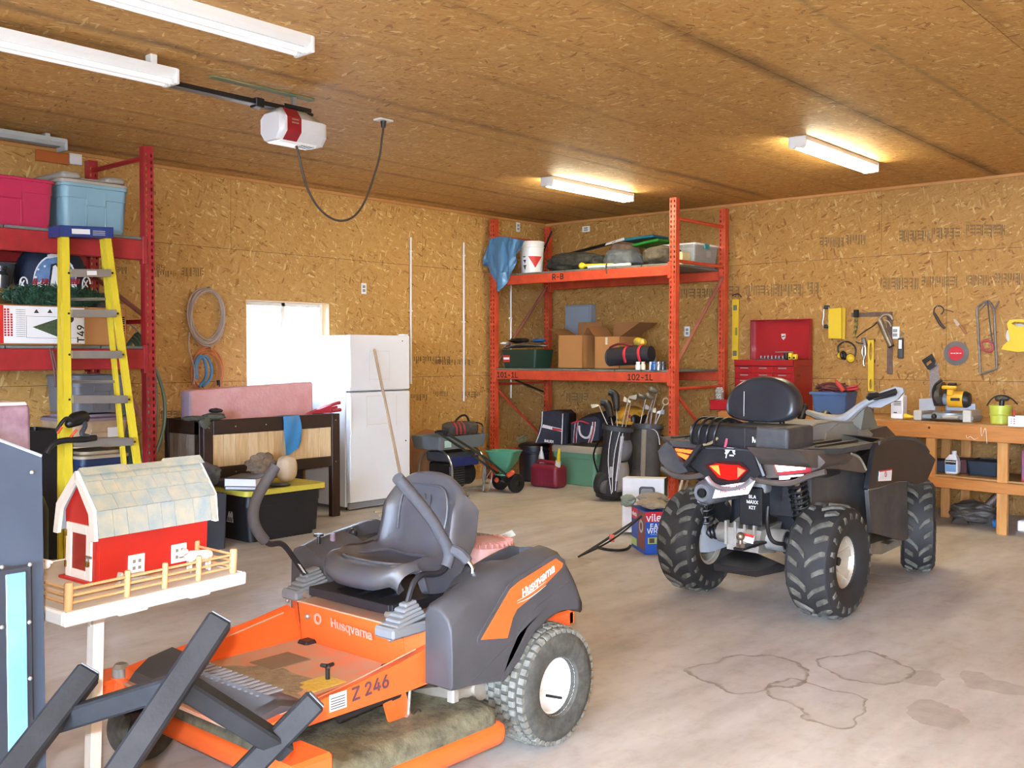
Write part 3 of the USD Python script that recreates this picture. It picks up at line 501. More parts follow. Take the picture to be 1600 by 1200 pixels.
c = AX(994, 538, 9.0)+(0, 0, .025); S('helmet_ball', 'yellow and grey ball lying on the sports bag', 'ball', balls([((9.03, c[1], c[2]), .05), ((9.03, c[1]-.06, c[2]-.005), .045)]), M('ball_yellow', 'e0bd2c', .4, col2='4a4a50', scale=9, amt=.42))
for x, y, r, mt, lb in ((997, 569, .028, WPLATE, 'white lidded jar left of its twin below the sports bag'), (1005, 569, .026, M('jar_cream', 'd9d2c0', .4), 'cream lidded jar below the sports bag strap'), (1017, 570, .02, M('jar_clear', 'c4ccd2', .15), 'small clear bottle beside the blue jar'), (1023, 563, .04, M('blue_jar', '2b63ad', .3), 'round blue jar at the shelf edge'), (1029, 566, .030, M('steel_bottle', 'b9bdc2', .25, metal=.8), 'steel bottle next to the round blue jar'), (1036, 562, .030, M('dark_bottle', '3b3f47', .2), 'dark bottle beside the tall orange post'), (1020, 545, .035, M('sky_blue_can', '6aa0c0', .4), 'light blue spray tin behind the sports bag')):
    p = AX(x, y, 8.83 if y > 555 else 9.16); hh = .085 if y > 555 else .2; S('jar', lb, 'jar', lathe([(0, 0), (r, 0), (r*1.02, hh*.6), (r*.75, hh*.75), (r*.75, hh*.78), (r*.82, hh*.8), (r*.82, hh), (0, hh)], 16, (p[0], p[1], ZM+.0005)), mt, group='jars and bottles below the sports bag')
# the grey electrical panel on the wall behind the boxes
a = AX(882, 477, XR-.12); b = AX(922, 505, XR-.12); ep = T('breaker_panel', 'grey metal breaker panel on the wall behind the cardboard boxes', 'electrical panel', (XR, (a[1]+b[1])/2, 1.5)); PG = M('panel_paint', '8d979f', .4, var=.05)
ep.p('cabinet', bx(XR-.11, XR-.0005, b[1], a[1], 1.52, a[2], .006), PG); ep.p('door', bx(XR-.12, XR-.112, b[1]+.015, a[1]-.015, 1.56, a[2]-.02, .004), PG); ep.p('latch', bx(XR-.128, XR-.12, b[1]+.03, b[1]+.05, 1.72, 1.78, .003), DGREY)

# ---- left rack
def tote(name, label, x0, x1, y0, y1, z0, z1, mat, lid=None, handle=True, taper=.90, liplabel=None):
    """A moulded storage tote, long side along x, with ribs, rim, handle and lid."""
    t = T(name, label, 'storage tote', ((x0+x1)/2, (y0+y1)/2, z0), group='storage totes'); c = ((x0+x1)/2, (y0+y1)/2); w, d, h = x1-x0, y1-y0, z1-z0
    L = lambda k, z, r=.05, dd=0: np.array([(x+c[0], y+c[1], z) for x, y in rrect(w*k+dd, d*k+dd, r)])
    t.p('body', skin([L(taper, z0, .05), L(taper+(.96-taper)*.72, z0+h*.70, .055), L(.96, z0+h*.705, .055), L(.965, z0+h*.93, .055), L(1.0, z0+h*.935, .06), L(1.0, z0+h*(1 if lid else .985), .06), L(.96, z0+h*(1 if lid else 1.), .05), L(.90, z0+.03, .04)]), mat, smooth=30)
    if handle: t.p('grip', [bx(c[0]-w*.15, c[0]+w*.15, y0+d*.018, y0+d*.05, z0+h*.55, z0+h*.92, .012)], mat); t.p('rib', [mv(bx(-.004, .004, -.01, .008, z0+.02, z0+h*.56, .002), (c[0]+k*w*.14, y0+d*.045, 0), ) for k in (-1, 1)], mat)
    if lid: t.p('lid', [skin([L(1.01, z1+.001, .06), L(1.01, z1+.022, .06), L(.95, z1+.03, .05)]), skin([L(.80, z1+.028, .05), L(.78, z1+.05, .05)])], lid, smooth=30)
    return t
TZ = 2.348
MAG = M('magenta_tote', 'b3274f', .42, var=.08); BLU = M('steel_blue_tote', '7ea4b4', .45, var=.06); LIDG = M('tote_lid_grey', 'a59f94', .5); GRT = M('grey_tote', '6b6f78', .45, var=.06); NAVY = M('navy_plastic', '24385f', .45)
def lpb(x0, y0, x1, y1, Y): a, b = AY(x0, y0, Y), AY(x1, y1, Y); return a[0], b[0], b[2], a[2]
a = lpb(-70, 262, 92, 350, 7.12); tote('storage_tote', 'magenta plastic tote at the left end of the top rack shelf', a[0], a[1], 7.13, 7.78, TZ, a[3]+.0, MAG)
a = lpb(98, 282, 206, 360, 7.12); bt = tote('storage_tote', 'steel blue tote with a grey ridged lid above the yellow ladder', a[0], a[1], 7.13, 7.8, TZ, a[3], BLU, LIDG)
for x in (a[0]+.09, a[1]-.09): bt.p('lid_ridge', rbx(x-.075, x+.075, 7.17, 7.74, a[3]+.03, a[3]+.085, .025, 8), LIDG)
bt.p('latch', rbx(a[1]-.005, a[1]+.035, 7.38, 7.5, a[3]-.07, a[3]-.01, .01, 6), BLU)
LZ = 1.535
a = lpb(2, 475, 198, 534, 7.14); xb = T('cardboard_box', 'long white-labelled christmas tree carton on the rack behind the ladder', 'cardboard box', ((a[0]+a[1])/2, 7.35, LZ)); x0, x1, z1 = a[0]-.06, a[1], a[3]
xb.p('body', bx(x0, x1, 7.14, 7.44, LZ, z1, .006), CARD); xl = AY(132, 500, 7.138)[0]
xb.p('label', bx(AY(0, 500, 7.138)[0]+.0, xl, 7.1375, 7.1395, LZ+.012, z1-.008, .0004), WPLATE, label='white printed paper on the carton'); xr = AY(4, 500, 7.138)[0]; xb.p('label_stripe', bx(xr-.06, xr+.005, 7.1365, 7.138, LZ+.012, z1-.008, .0004), M('label_red', 'cf2b22', .5))
P = lambda x, y, Y=7.1365: AY(x, y, Y)
xb.p('tree_picture', [ext([tuple(P(51, 511)[[0, 2]]), tuple(P(90, 498)[[0, 2]]), tuple(P(92, 527)[[0, 2]])], .001, (0, 7.1375, 0), (1, 0, 0), (0, 0, 1))], M('tree_print', '4a5a3a', .8, col2='2e3a26', scale=60)); xb.p('base_picture', ext([(P(109, 498)[0]+.03*math.cos(t), P(109, 498)[2]+.03*math.sin(t)) for t in np.linspace(0, 2*PI, 14)[:-1]], .001, (0, 7.1375, 0), (1, 0, 0), (0, 0, 1)), M('print_dark', '2b2a2a', .7))
xb.p('frame_line', [bx(P(41, 495)[0], xl-.02, 7.1368, 7.1376, P(41, y)[2], P(41, y)[2]+.002, .0002) for y in (494, 528)]+[bx(P(x, 500)[0], P(x, 500)[0]+.002, 7.1368, 7.1376, P(41, 528)[2], P(41, 494)[2], .0002) for x in (41, 131)], M('print_grey', '55565a', .7))
for k, x in enumerate((8, 13, 18)): xb.p('label_print', [bx(P(x, 500)[0]-.007, P(x, 500)[0]+.007, 7.1366, 7.1376, P(x, y+3)[2], P(x, y)[2], .0002) for y in range(482 if k < 2 else 490, 525, 4)], M('print_red', 'b8383a', .7))
xb.p('label_print', [bx(P(x, 500)[0], P(x+9, 500)[0], 7.1366, 7.1376, P(x, y)[2], P(x, y)[2]+.004, .0002) for x in (25, 31) for y in range(484, 527, 3)], M('print_pale', 'a9a9ab', .7))
for x in (57, 78): xb.p('small_tree_print', ext([(P(x-4, 489)[0], P(x, 489)[2]), (P(x+4, 489)[0], P(x, 489)[2]), (P(x, 484)[0], P(x, 483)[2])], .001, (0, 7.1375, 0), (1, 0, 0), (0, 0, 1)), M('print_dark', '2b2a2a', .7))
xb.p('label_lettering', text('T49', .05, P(126, 526)+np.array((-.0, 0, .02)), (0, 0, 1), (-1, 0, 0), True, .001), INK); xb.p('carton_lettering', [bx(P(189, 510)[0], P(195, 510)[0], 7.1368, 7.1376, P(192, y+2)[2], P(192, y)[2], .0002) for y in (495, 498, 501, 504, 509, 512, 515, 520, 523)], INK)
# bins at the left, dark bags, garland, cut-out decoration
a = lpb(-30, 451, 25, 470, 7.2); tote('storage_tote', 'grey tote lower of two at the frame edge on the rack', a[0]-.2, a[1], 7.45, 7.85, LZ, AY(0, 452, 7.45)[2]+.0, GRT, None, False)
zz = AY(0, 448, 7.45)[2]+.03; tote('storage_tote', 'dark grey bin stacked on the grey tote at the rack end', a[0]-.2, AY(33, 430, 7.45)[0], 7.47, 7.83, zz, AY(0, 408, 7.45)[2], DGREY, None, False)
sc = AY(3, 428, 7.40); S('candle_jar', 'small dark glass lantern in front of the stacked grey bins', 'lantern', lathe([(0, 0), (.05, 0), (.052, .09), (.03, .12), (.03, .13), (.036, .135), (.036, .155), (0, .16)], 16, (sc[0], 7.41, sc[2]-.1)), M('glass_dark', '33373c', .1))
a = lpb(36, 398, 160, 470, 7.62); S('garment_bag', 'navy garment bag heaped at the back of the rack shelf', 'bag', mv(blob((0, 0, 0), ((a[1]-a[0])*.42, .15, .3), .12, 1.6, 3, 4, .7), ((a[0]+a[1])/2-.07, 7.68, LZ+.46)), M('navy_cloth', '1d2740', .7, bump=.3))
a = lpb(160, 462, 190, 478, 7.4); tote('storage_tote', 'small dark tote with a handle behind the carton end', AY(152, 470, 7.55)[0], AY(174, 470, 7.55)[0], 7.56, 7.86, LZ, AY(150, 457, 7.55)[2], DGREY, None, False)
pg = T('wooden_cutout', 'painted igloo and penguin cut-out decoration on the rack shelf', 'decoration', AY(90, 455, 7.22)); O = AY(85, 470, 7.30); sc = (AY(120, 470, 7.3)[0]-O[0])/35
def px(pts, Y=7.30): return [tuple(AY(x, y, Y)[[0, 2]]) for x, y in pts]
def cut(pts, mat, Y, d=.006, name='board'): pg.p(name, ext(px(pts, Y), d, (0, Y+d, 0), (1, 0, 0), (0, 0, 1)), mat)
SKYB = M('igloo_blue', '4a6f9e', .6, col2='6f90b8', scale=18); WHP = M('paint_white', 'eef0f4', .6)
ar = [(86+34*math.cos(t), 440-42*math.sin(t)) for t in np.linspace(0, PI, 18)]; cut([(x*1.0, y) for x, y in ar]+[(50, 452), (120, 452)], WHP, 7.30); ar2 = [(86+32*math.cos(t), 441-40*math.sin(t)) for t in np.linspace(0, PI, 18)]; cut(ar2, SKYB, 7.292)
cut([(80, 413), (88, 411), (94, 416), (97, 450), (76, 452), (78, 432)], M('penguin_black', '20232a', .6), 7.288); cut([(83, 416), (87, 414), (91, 420), (93, 450), (78, 451), (81, 432)], WHP, 7.284, .004)
cut([(74, 398), (90, 394), (93, 401), (76, 404)], WHP, 7.286)
for x, y in ((60, 421), (56, 433), (70, 416), (112, 415), (108, 430), (65, 440)): cut([(x+1.8*math.cos(t), y+1.8*math.sin(t)) for t in np.linspace(0, 2*PI, 9)[:-1]], WHP, 7.2885, .003, 'snow_dot')
RDP = M('cane_red', 'a3283a', .6)
for x in (53, 57, 66, 71, 74, 111, 115, 119, 123): cut([(x-2, 444), (x, 435), (x+2.2, 436), (x+1, 444)], RDP, 7.284, .004, 'cane_stripe')
for x in (36, 135):
    pts = [AY(x-8 if x < 90 else x-6, 466 if x < 90 else 452, 7.27)]+[AY(x+6*math.cos(t)+(1 if x < 90 else 0), 444-11*math.sin(t), 7.27) for t in np.linspace(PI, 0, 7)]; pg.p('wire_bow', tube(pts, .006, 6, 4), WHP)
    pg.p('cross_mark', [tube([AY(x-1+s*3, 444-6, 7.27), AY(x-1-s*3, 444+5, 7.27)], .005, 5, 0) for s in (-1, 1)], WHP)
def needles(name, label, c, s, n, L, mats, seed, catg, zmin, ymax):
    rr = np.random.RandomState(seed); v, f = [], []
    for k in range(n):
        u = rr.normal(size=3); u /= np.linalg.norm(u); p = np.array(c)+u*np.array(s)*rr.uniform(.4, 1)**.5; d = rr.normal(size=3); d /= np.linalg.norm(d); w = np.cross(d, rr.normal(size=3)); w = w/np.linalg.norm(w)*.006
        i = len(v); v += [p-w, p+w, p+d*L*rr.uniform(.6, 1.2), p+np.cross(d, w)*1.0]; f += [(i, i+1, i+2), (i, i+3, i+2), (i+1, i+3, i+2)]
    v = np.array(v); v[:, 2] = np.maximum(v[:, 2], zmin); v[:, 1] = np.minimum(v[:, 1], ymax); return S(name, label, catg, tm(v, f), mats, smooth=False)
c = AY(78, 461, 7.28); needles('garland', 'green artificial fir garland lying on the christmas carton', (c[0], 7.215, z1+.07), (.37, .05, .075), 2600, .05, M('fir_green', '2f5a44', .7, col2='22402f', scale=15), 3, 'garland', z1+.001, 7.279)
S('basket_handle', 'pale wooden slat lying on the carton under the garland', 'slat', bx(AY(120, 476, 7.2)[0], AY(148, 476, 7.2)[0], 7.31, 7.38, z1+.001, z1+.014, .003), M('slat_pale', 'b59a72', .6))
# below the rack
a = lpb(112, 585, 205, 650, 7.25); fz = AY(150, 643, 7.25)[2]; tote('storage_tote', 'open grey tote standing on the clear tote behind the ladder', AY(116, 620, 7.2)[0], AY(205, 620, 7.2)[0], 7.2, 7.7, AY(150, 645, 7.2)[2], AY(150, 586, 7.2)[2], GRT)
z2 = AY(150, 645, 7.2)[2]-.004; z3 = AY(150, 699, 7.2)[2]; ct = tote('storage_tote', 'clear tote of beige cloth with a mauve lid behind the ladder', AY(108, 680, 7.2)[0], AY(205, 680, 7.2)[0], 7.2, 7.7, z3, z2-.06, M('clear_tote_beige', 'c2ab8c', .35, col2='a88f74', scale=6), M('mauve_lid', '8f8093', .5)); ct.p('sticker', bx(AY(168, 675, 7.2)[0], AY(187, 675, 7.2)[0], 7.195, 7.2, AY(168, 683, 7.2)[2], AY(168, 668, 7.2)[2], .0005), WPLATE)
tote('storage_tote', 'navy blue tote with beige lid on the floor under the clear tote', AY(125, 720, 7.2)[0], AY(205, 720, 7.2)[0], 7.2, 7.7, 0, z3-.085, NAVY, M('beige_lid', 'b9aa90', .5))
S('stacked_crate', 'tall black bin on the floor left of the navy tote', 'crate', bin3(.30, .44, .93, .27, .40, .01, .03, .001, (AY(68, 740, 7.2)[0], 7.42)), BLACK)
hz = T('garden_hose', 'dull green garden hose hanging on the end of the red rack', 'hose', (4.1, 7.5, .9)); HG = M('hose_green', '5d7a6a', .5, var=.15)
hz.p('coil', [tube([(4.07+.02*k, 7.42+.32*math.sin(t)*(.6+.06*k)+.1, 1.02+.56*math.cos(t)+.02*k) for t in np.linspace(0, 2*PI, 15)[:-1]], .014, 8, 4, True) for k in range(4)], HG); hz.p('hook', tube([(3.992, 7.42, 1.715), (4.06, 7.42, 1.66), (4.12, 7.42, 1.60)], .007, 6), STEEL); hz.p('loose_end', tube([(4.1, 7.42, 1.55), (4.2, 7.3, 1.2), (4.17, 7.28, .8), (4.08, 7.3, .55), (4.1, 7.35, .3)], .014), HG)

# ------------------------------------------------------------------ zero-turn mower, facing the big door
def sub(a, *bs):
    """Cuts shapes out of a closed shape."""
    def man(t): t = trimesh.Trimesh(t.vertices, t.faces, process=True); return m3.Manifold(m3.Mesh(np.asarray(t.vertices, np.float32), np.asarray(t.faces, np.uint32)))
    A = man(a)
    for b in bs: A = A - man(b)
    if A.is_empty(): return a
    q = A.to_mesh(); return tm(q.vert_properties[:, :3], q.tri_verts)
MO = M('mower_orange', 'f0682c', .42, var=.05, coat=.2); MG = M('mower_grey', '4b4c51', .5, var=.07, col2='424347'); MGD = M('mower_seat', '484951', .40, col2='5c5a54', scale=4, amt=.36); DUST = M('dusty_orange', 'd9896a', .8, col2='b5a08a', scale=9)
RUB = M('turf_rubber', '56564f', .85, col2='3c3c38', scale=30, bump=.2); STEEL = M('dull_steel', 'b4b3ae', .4, metal=.7, var=.2); BARB = M('bar_black', '232429', .4); FOAM = M('foam_grip', '505157', .8, bump=.2, scale=50)
YC = 2.93
mo = T('riding_mower', 'orange and grey zero-turn riding mower with a high-backed seat', 'riding mower', (2.5, YC, 0)); P = mo.p
def loopsec(X, oi, zs, zi, zo, zb, s):
    o = lambda off, z: (X, YC-s*off, z)
    return np.array([o(oi, zb), o(oi, zi-.012), o(oi+.012, zi), o((oi+.48)/2, (zi+zs)/2+.004), o(.475 if oi < .4 else .49, zs), o(.51, zs-.004), o(.548, zo), o(.565, zo-.03), o(.57, (zo+zb)/2), o(.57, zb+.012), o(.562, zb), o((oi+.55)/2, zb)])
SEC = [(2.405, .445, .60, .588, .565, .345), (2.415, .435, .622, .605, .585, .338), (2.50, .415, .647, .615, .625, .333), (2.60, .35, .672, .625, .652, .32), (2.68, .305, .693, .64, .67, .306), (2.70, .30, .697, .645, .674, .318), (2.77, .30, .707, .668, .684, .366), (2.815, .30, .715, .68, .692, .42), (2.865, .30, .722, .692, .698, .452), (2.93, .30, .733, .705, .706, .48), (2.99, .30, .738, .715, .70, .494), (3.05, .30, .712, .70, .672, .493), (3.10, .30, .655, .645, .605, .482), (3.13, .30, .60, .60, .545, .465)]
for s in (1, -1):
    R = [loopsec(*q, s) for q in SEC if s > 0 or q[0] > 2.59]
    m = skin(R if s > 0 else [r for r in R])
    fd = P('fender', sub(m, bx(2.80, 3.03, YC-s*.335, YC-s*.465, .60, .9, .001)), MG)
    if s > 0:
        D = [(2.546, .486), (2.683, .463), (2.712, .530), (2.735, .556), (2.86, .60), (2.995, .665), (3.003, .680), (2.96, .705), (2.75, .655), (2.70, .635)]
        big = Polygon(D).buffer(.028); fd.p('raised_rim', ext(Polygon(D).buffer(.016), .006, (0, YC-.568, 0), (1, 0, 0), (0, 0, 1)), MG, local=False)
        fd.p('decal', ext(D, .003, (0, YC-.574, 0), (1, 0, 0), (0, 0, 1)), MO, label='orange decal on the grey fender')
        sh = np.eye(4); sh[0, 1] = .28; lt = meshkit.text_mesh('Husqvarna', .030, .0015, True); lt.apply_transform(sh); lt.apply_translation((-lt.bounds[0][0]-.0, 0, 0)); lt.apply_scale((.95, 1.0, 1))
        fd.p('brand_lettering', frame(lt, (2.765, YC-.5772, .592), (1, 0, .36), (0, 0, 1)), WHP)
        for z0, z1 in ((.586, .60), (.578, .585)): fd.p('swoosh', tube([(2.735, YC-.5775, z0), (2.80, YC-.5775, z1), (2.90, YC-.5775, z1+.03)], [.0008, .0022, .0006], 5), WHP)
        fd.p('crease', ext([(2.50, .345), (2.66, .32), (2.705, .40), (2.78, .50), (2.86, .545), (3.05, .60), (3.04, .575), (2.87, .515), (2.80, .475), (2.72, .385), (2.665, .335)], .005, (0, YC-.566, 0), (1, 0, 0), (0, 0, 1)), MG)
        a, b = AY(709, 920, 2.495), AY(757, 893, 2.495); d_ = b-a; fd.p('slot', hull([a+d_*t+(0, y, z) for t in (-.08, 1.05) for y in (-.017, .017) for z in (-.012, .004)]), M('slot_black', '1d1e21', .6))
        for k in range(6): q = AY(723, 921.5, 2.462)*(1-k/5)+AY(771, 894, 2.462)*k/5; fd.p('height_mark', mv(trimesh.creation.icosphere(1, .006), q), WHP)
        A = [AY(737, 902, 2.52), AY(738, 887, 2.52), AY(733, 879, 2.53), AY(728, 874, 2.54)]; P('height_lever', tube(A, .009, 8), M('chrome', 'd9dbdd', .12, metal=1.)); P('lever_grip', tube([AY(731, 877, 2.535), AY(718, 864, 2.56), AY(702, 856, 2.6)], [.019, .021, .018], 10), FOAM)
    else:
        q = AY(498, 842, 3.36); fd.p('key_knob', [cyl(q-(0, 0, .02), q+(0, 0, .012), .008), cyl(q+(0, 0, .012), q+(0, 0, .022), .022, .02)], BARB); q = AY(552, 832, 3.36); fd.p('choke_knob', balls([(q, .019), (q-(0, 0, .03), .008)]), BARB); q = AY(520, 838, 3.36); fd.p('switch', cyl(q-(0, 0, .02), q+(0, 0, .012), .012), M('switch_mauve', '7d6c7c', .5))
        P('fuel_cap', [lathe([(0, 0), (.055, 0), (.058, .012), (.058, .05), (.05, .06), (0, .062)], 24, AY(618, 824, 3.3)-(0, 0, .03))], M('cap_metal', 'a9aaad', .22, metal=.8)); q = AY(618, 824, 3.3); P('engine_tank', rbx(q[0]-.16, q[0]+.2, 3.12, 3.45, .45, q[2]-.03, .03), MG)
# chassis
P('front_wall', [ext([(0, 0), (.60, 0), (.60, .165), (0, .165)], .012, (2.452, 2.63, .335), (0, 1, 0), (-.12, 0, 1))], MO); 
P('top_plate', bx(2.432, 3.05, 2.62, 3.24, .494, .502, .003), DUST)
for y0, y1 in ((2.634, 2.515), (3.236, 3.345)): P('side_plate', hull([(x, y+k*.006, z) for k in (0, 1) for x, y, z in ((2.452, y0, .335), (2.432, y0, .50), (2.50, y1, .335), (2.49, y1, .50))]), MO); P('bolt', mv(trimesh.creation.icosphere(2, .009), (2.475, y1-.012 if y1 < YC else y1+.012, .475)), STEEL)
for s in (1, -1):
    Y = lambda off: YC-s*off
    R = [np.array([(X, Y(.43), zb), (X, Y(.43), zt-.012), (X, Y(.425), zt), (X, Y(.375), zt-.012), (X, Y(.325), zp+.02), (X, Y(.31), zp), (X, Y(.31), zp-.02), (X, Y(.40), zb)]) for X, zb, zt, zp in ((1.78, .325, .368, .34), (1.85, .325, .378, .345), (2.10, .325, .405, .352), (2.30, .325, .43, .355), (2.44, .33, .455, .36), (2.47, .335, .46, .36))]
    P('side_rail', skin(R), MO)
    P('rail_groove', tube([(1.85, Y(.38), .366), (2.1, Y(.38), .392), (2.42, Y(.38), .443)], .0035, 5, 0), DUST)
P('foot_pan', bx(1.72, 2.45, 2.60, 3.26, .335, .347, .003), DUST); P('pan_hatch', bx(2.13, 2.30, 2.98, 3.12, .3475, .351, .001), M('hatch_brown', '8a7560', .9)); q = AZ(500, 1066, .352); P('warning_plate', ext([(-.055, -.07), (.055, -.07), (.055, .07), (-.055, .07)], .002, (q[0], q[1], .3472), (0, 1, 0), (-1, 0, 0)), M('warning_yellow', 'e0c057', .5, col2='b59b50', scale=60, amt=.4), label='yellow warning sticker'); P('dirt_patch', blob((1.98, 2.92, .347), (.17, .24, .006), .5, 2.5, 3, 3), M('dry_dirt', 'a3957f', .95, col2='857862', scale=20, bump=.5), kind='stuff')
q = AZ(512, 1056, .36); P('wing_knob', [cyl(q-(0, 0, .012), q+(0, 0, .03), .008)]+[balls([(q+(0, 0, .034), .008), (q+(.022*math.cos(a), .022*math.sin(a), .036), .007)], 8) for a in (0, 2.1, 4.2)], BARB)
P('foot_rest', [skin([np.array([(1.74, y, z0), (1.78, y, z0+.045), (1.86, y, z0+.06), (1.98, y, z0+.02), (2.00, y, z0), (1.88, y, z0-.01)]) for y, z0 in ((2.56, .33), (2.59, .345), (3.25, .345), (3.28, .33))])], MG); P('foot_grip', [mv(bx(-.05, .05, -.008, .008, 0, .006, .002), (1.89, 2.66+.032*k, .397)) for k in range(18)], M('grip_grey', '92929a', .6))
P('toe_guard', skin([np.array([(1.74, y, .30), (1.74, y, zt-.04), (1.79, y, zt-.005), (1.88, y, zt+.012), (1.92, y, zt-.03), (1.92, y, .30)]) for y, zt in ((3.02, .38), (3.05, .425), (3.22, .43), (3.27, .38))]), MG)
for q in ((2.44, 3.17), (2.44, 2.69)): P('bolt', mv(trimesh.creation.icosphere(2, .012), (2.4315, q[1], .45)), STEEL)
lt = meshkit.text_mesh('Husqvarna', .034, .002, True); lt.apply_translation((-lt.bounds[:, 0].mean(), 0, 0)); P('front_lettering', frame(lt, (2.4255, 2.90, .435), (0, -1, -.03), (-.12, 0, 1)), M('faded_silver', 'c99f8d', .6)); P('front_emblem', frame(sub(trimesh.creation.cylinder(.022, .003, sections=24), trimesh.creation.cylinder(.013, .01, sections=20)), (2.4295, 3.105, .452), (0, -1, 0), (0, 0, 1)), M('faded_silver', 'c99f8d', .6))
P('model_lettering', text('Z 246', .042, (2.17, 2.4988, .383), (1, 0, .06), (0, 0, 1), True), M('letter_purple', '5d3c4c', .6)); P('data_sticker', bx(2.00, 2.07, 2.4985, 2.4998, .345, .40, .0003), WPLATE); P('sticker_print', [bx(2.005, 2.063, 2.4979, 2.4984, z, z+.003, .0001) for z in (.352, .36, .368, .376, .385)], M('print_grey', '55565a', .7))
# seat shell
prof = [(2.455, .600, .19), (2.437, .622, .205), (2.436, .648, .215), (2.452, .672, .225), (2.49, .687, .235), (2.55, .684, .24), (2.63, .668, .243), (2.71, .664, .243), (2.765, .680, .24), (2.798, .715, .236), (2.815, .76, .232), (2.828, .82, .229), (2.838, .88, .228), (2.846, .925, .224), (2.852, .962, .216), (2.858, .984, .208), (2.868, .996, .20), (2.885, .996, .195)]
G = []; cv = crv([p for p in prof], 3); tt = np.linspace(-1, 1, 33)
for i, (x, z, w) in enumerate(cv):
    u = i/(len(cv)-1); back = np.clip((u-.50)/.12, 0, 1); front = 1-np.clip((u-.22)/.12, 0, 1); mid = 1-max(back, front)
    row = []
    for t in tt:
        a = abs(t); bol = (1-np.clip((u-.80)/.16, 0, 1))*.045*np.clip((a-.45)/.4, 0, 1)**2*(1-np.clip((a-.86)/.14, 0, 1)**2*1.9)
        nx, nz = (-back, 1-back); drop = np.clip((a-.86)/.14, 0, 1)**2
        row.append((x+nx*bol+front*.06*a**3.2+back*.035*drop*(1-np.clip((u-.80)/.16, 0, 1)), YC-w*t, z+nz*bol*(.35+.65*mid)-(1-back)*.05*drop*(1-front)-.004*(1-a)*(1-back)-np.clip((u-.76)/.24, 0, 1)*.085*a**2.6))
    G.append(row)
st = P('seat', sheet(np.array(G)[:, ::-1], .028), MGD, smooth=60)
st.p('recess_line', tube([(2.806, YC+.13, .76), (2.828, YC+.135, .86), (2.838, YC+.11, .93), (2.842, YC, .945), (2.838, YC-.11, .93), (2.828, YC-.135, .86), (2.806, YC-.13, .76)], .006, 6, 6), MGD); st.p('cushion_line', tube([(2.53, YC+.14, .692), (2.50, YC, .694), (2.53, YC-.14, .692), (2.66, YC-.165, .678), (2.74, YC-.13, .683), (2.745, YC, .678), (2.74, YC+.13, .683), (2.66, YC+.165, .678)], .0055, 6, 5, True), MGD)
st.p('emblem', text('H', .05, (2.827, YC-.02, .885), (0, -1, 0), (.1, 0, 1), True, .004), MGD)
hol = Polygon([(2.44, 2.70), (2.86, 2.70), (2.86, 3.16), (2.44, 3.16)])
for y in (2.78, 2.90, 3.02): hol = hol.difference(Polygon([(2.475, y), (2.58, y+.02), (2.58, y+.045), (2.475, y+.025)]))
P('seat_bracket', frame(trimesh.creation.extrude_polygon(hol, .014, engine='earcut'), (0, 0, .555), (1, 0, 0), (0, 1, 0)), BARB); P('seat_bracket_rim', [bx(2.43, 2.445, 2.70, 3.16, .535, .57, .003), bx(2.44, 2.8, 2.69, 2.705, .53, .57, .003)], BARB); P('hinge_bolt', [cyl((2.435, 2.715, .535), (2.435, 2.68, .535), .013), cyl((2.435, 3.165, .535), (2.435, 3.19, .535), .013)], STEEL); P('seat_spring', [cyl((2.72, y, .50), (2.72, y, .60), .025) for y in (2.78, 3.08)], BARB)
# lap bars
for s, Y, g, b, bc in ((1, 2.6, ((621, 746), (640, 768), (672, 808), (694, 845), (702, 868), (697, 886)), ((698, 884), (690, 893), (672, 897), (656, 900), (646, 912), (640, 930), (632, 960)), 2.6), (-1, 3.3, ((430, 729), (414, 755), (399, 785), (396, 810), (404, 832), (414, 845)), ((412, 843), (422, 850), (437, 849), (452, 862), (468, 885), (482, 905)), 3.3)):
    P('control_grip', tube([AY(x, y, Y) for x, y in g], .0215, 12, 5), FOAM); P('control_bar', tube([AY(x, y, Y) for x, y in b], .0115, 8, 5), BARB)
    e = AY(*b[-1], Y); z0 = .502
    P('boot_base', bx(e[0]-.10, e[0]+.09, Y-.05, Y+.05, z0-.01, z0+.03, .008), M('boot_grey', '7d8288', .7)); P('boot', [mv(rbx(-.075+.012*k, .07-.010*k, -.045+.006*k, .045-.006*k, 0, .016, .007, 6), (e[0]-.0+.004*k, Y, z0+.03+.0135*k), 0, -8, 0) for k in range(5)], M('boot_grey', '7d8288', .7))
    if s < 0: q = AY(470, 888, Y-.012); P('bar_sticker', frame(trimesh.creation.box((.05, .026, .001)), q+(-.0, -.004, 0), AY(478, 900, Y)-AY(466, 882, Y), (0, 1, .2)), WPLATE)
# running gear
def tyre(c, R, rw, W, mat, lugs, name='tyre', n=48):
    w = W/2; prof = [(rw, -w*.80), (rw+.012, -w*.93), ((R+rw)/2, -w), (R-.03, -w*.95), (R-.012, -w*.80), (R-.006, -w*.5), (R-.005, 0), (R-.006, w*.5), (R-.012, w*.80), (R-.03, w*.95), ((R+rw)/2, w), (rw+.012, w*.93), (rw, w*.80)]
    return [lathe(prof, n, c, (0, 1, 0))]
def turf(c, R, W, rows=7, n=40):
    l = []; b = trimesh.creation.box((.022, W/rows*.74, .016))
    for j in range(rows):
        y = (j-(rows-1)/2)*W*.94/rows; e = abs(j-(rows-1)/2)/((rows-1)/2); r = R-.004-.014*e**2.5
        for k in range(n):
            a = 2*PI*(k+.5*(j % 2))/n; m = b.copy(); m.apply_translation((0, y, r)); m.apply_transform(trimesh.transformations.rotation_matrix(a, (0, 1, 0))); m.apply_translation(c); l.append(m)
    return cat(l)
RIMW = M('rim_white', 'eceef3', .35, var=.02)
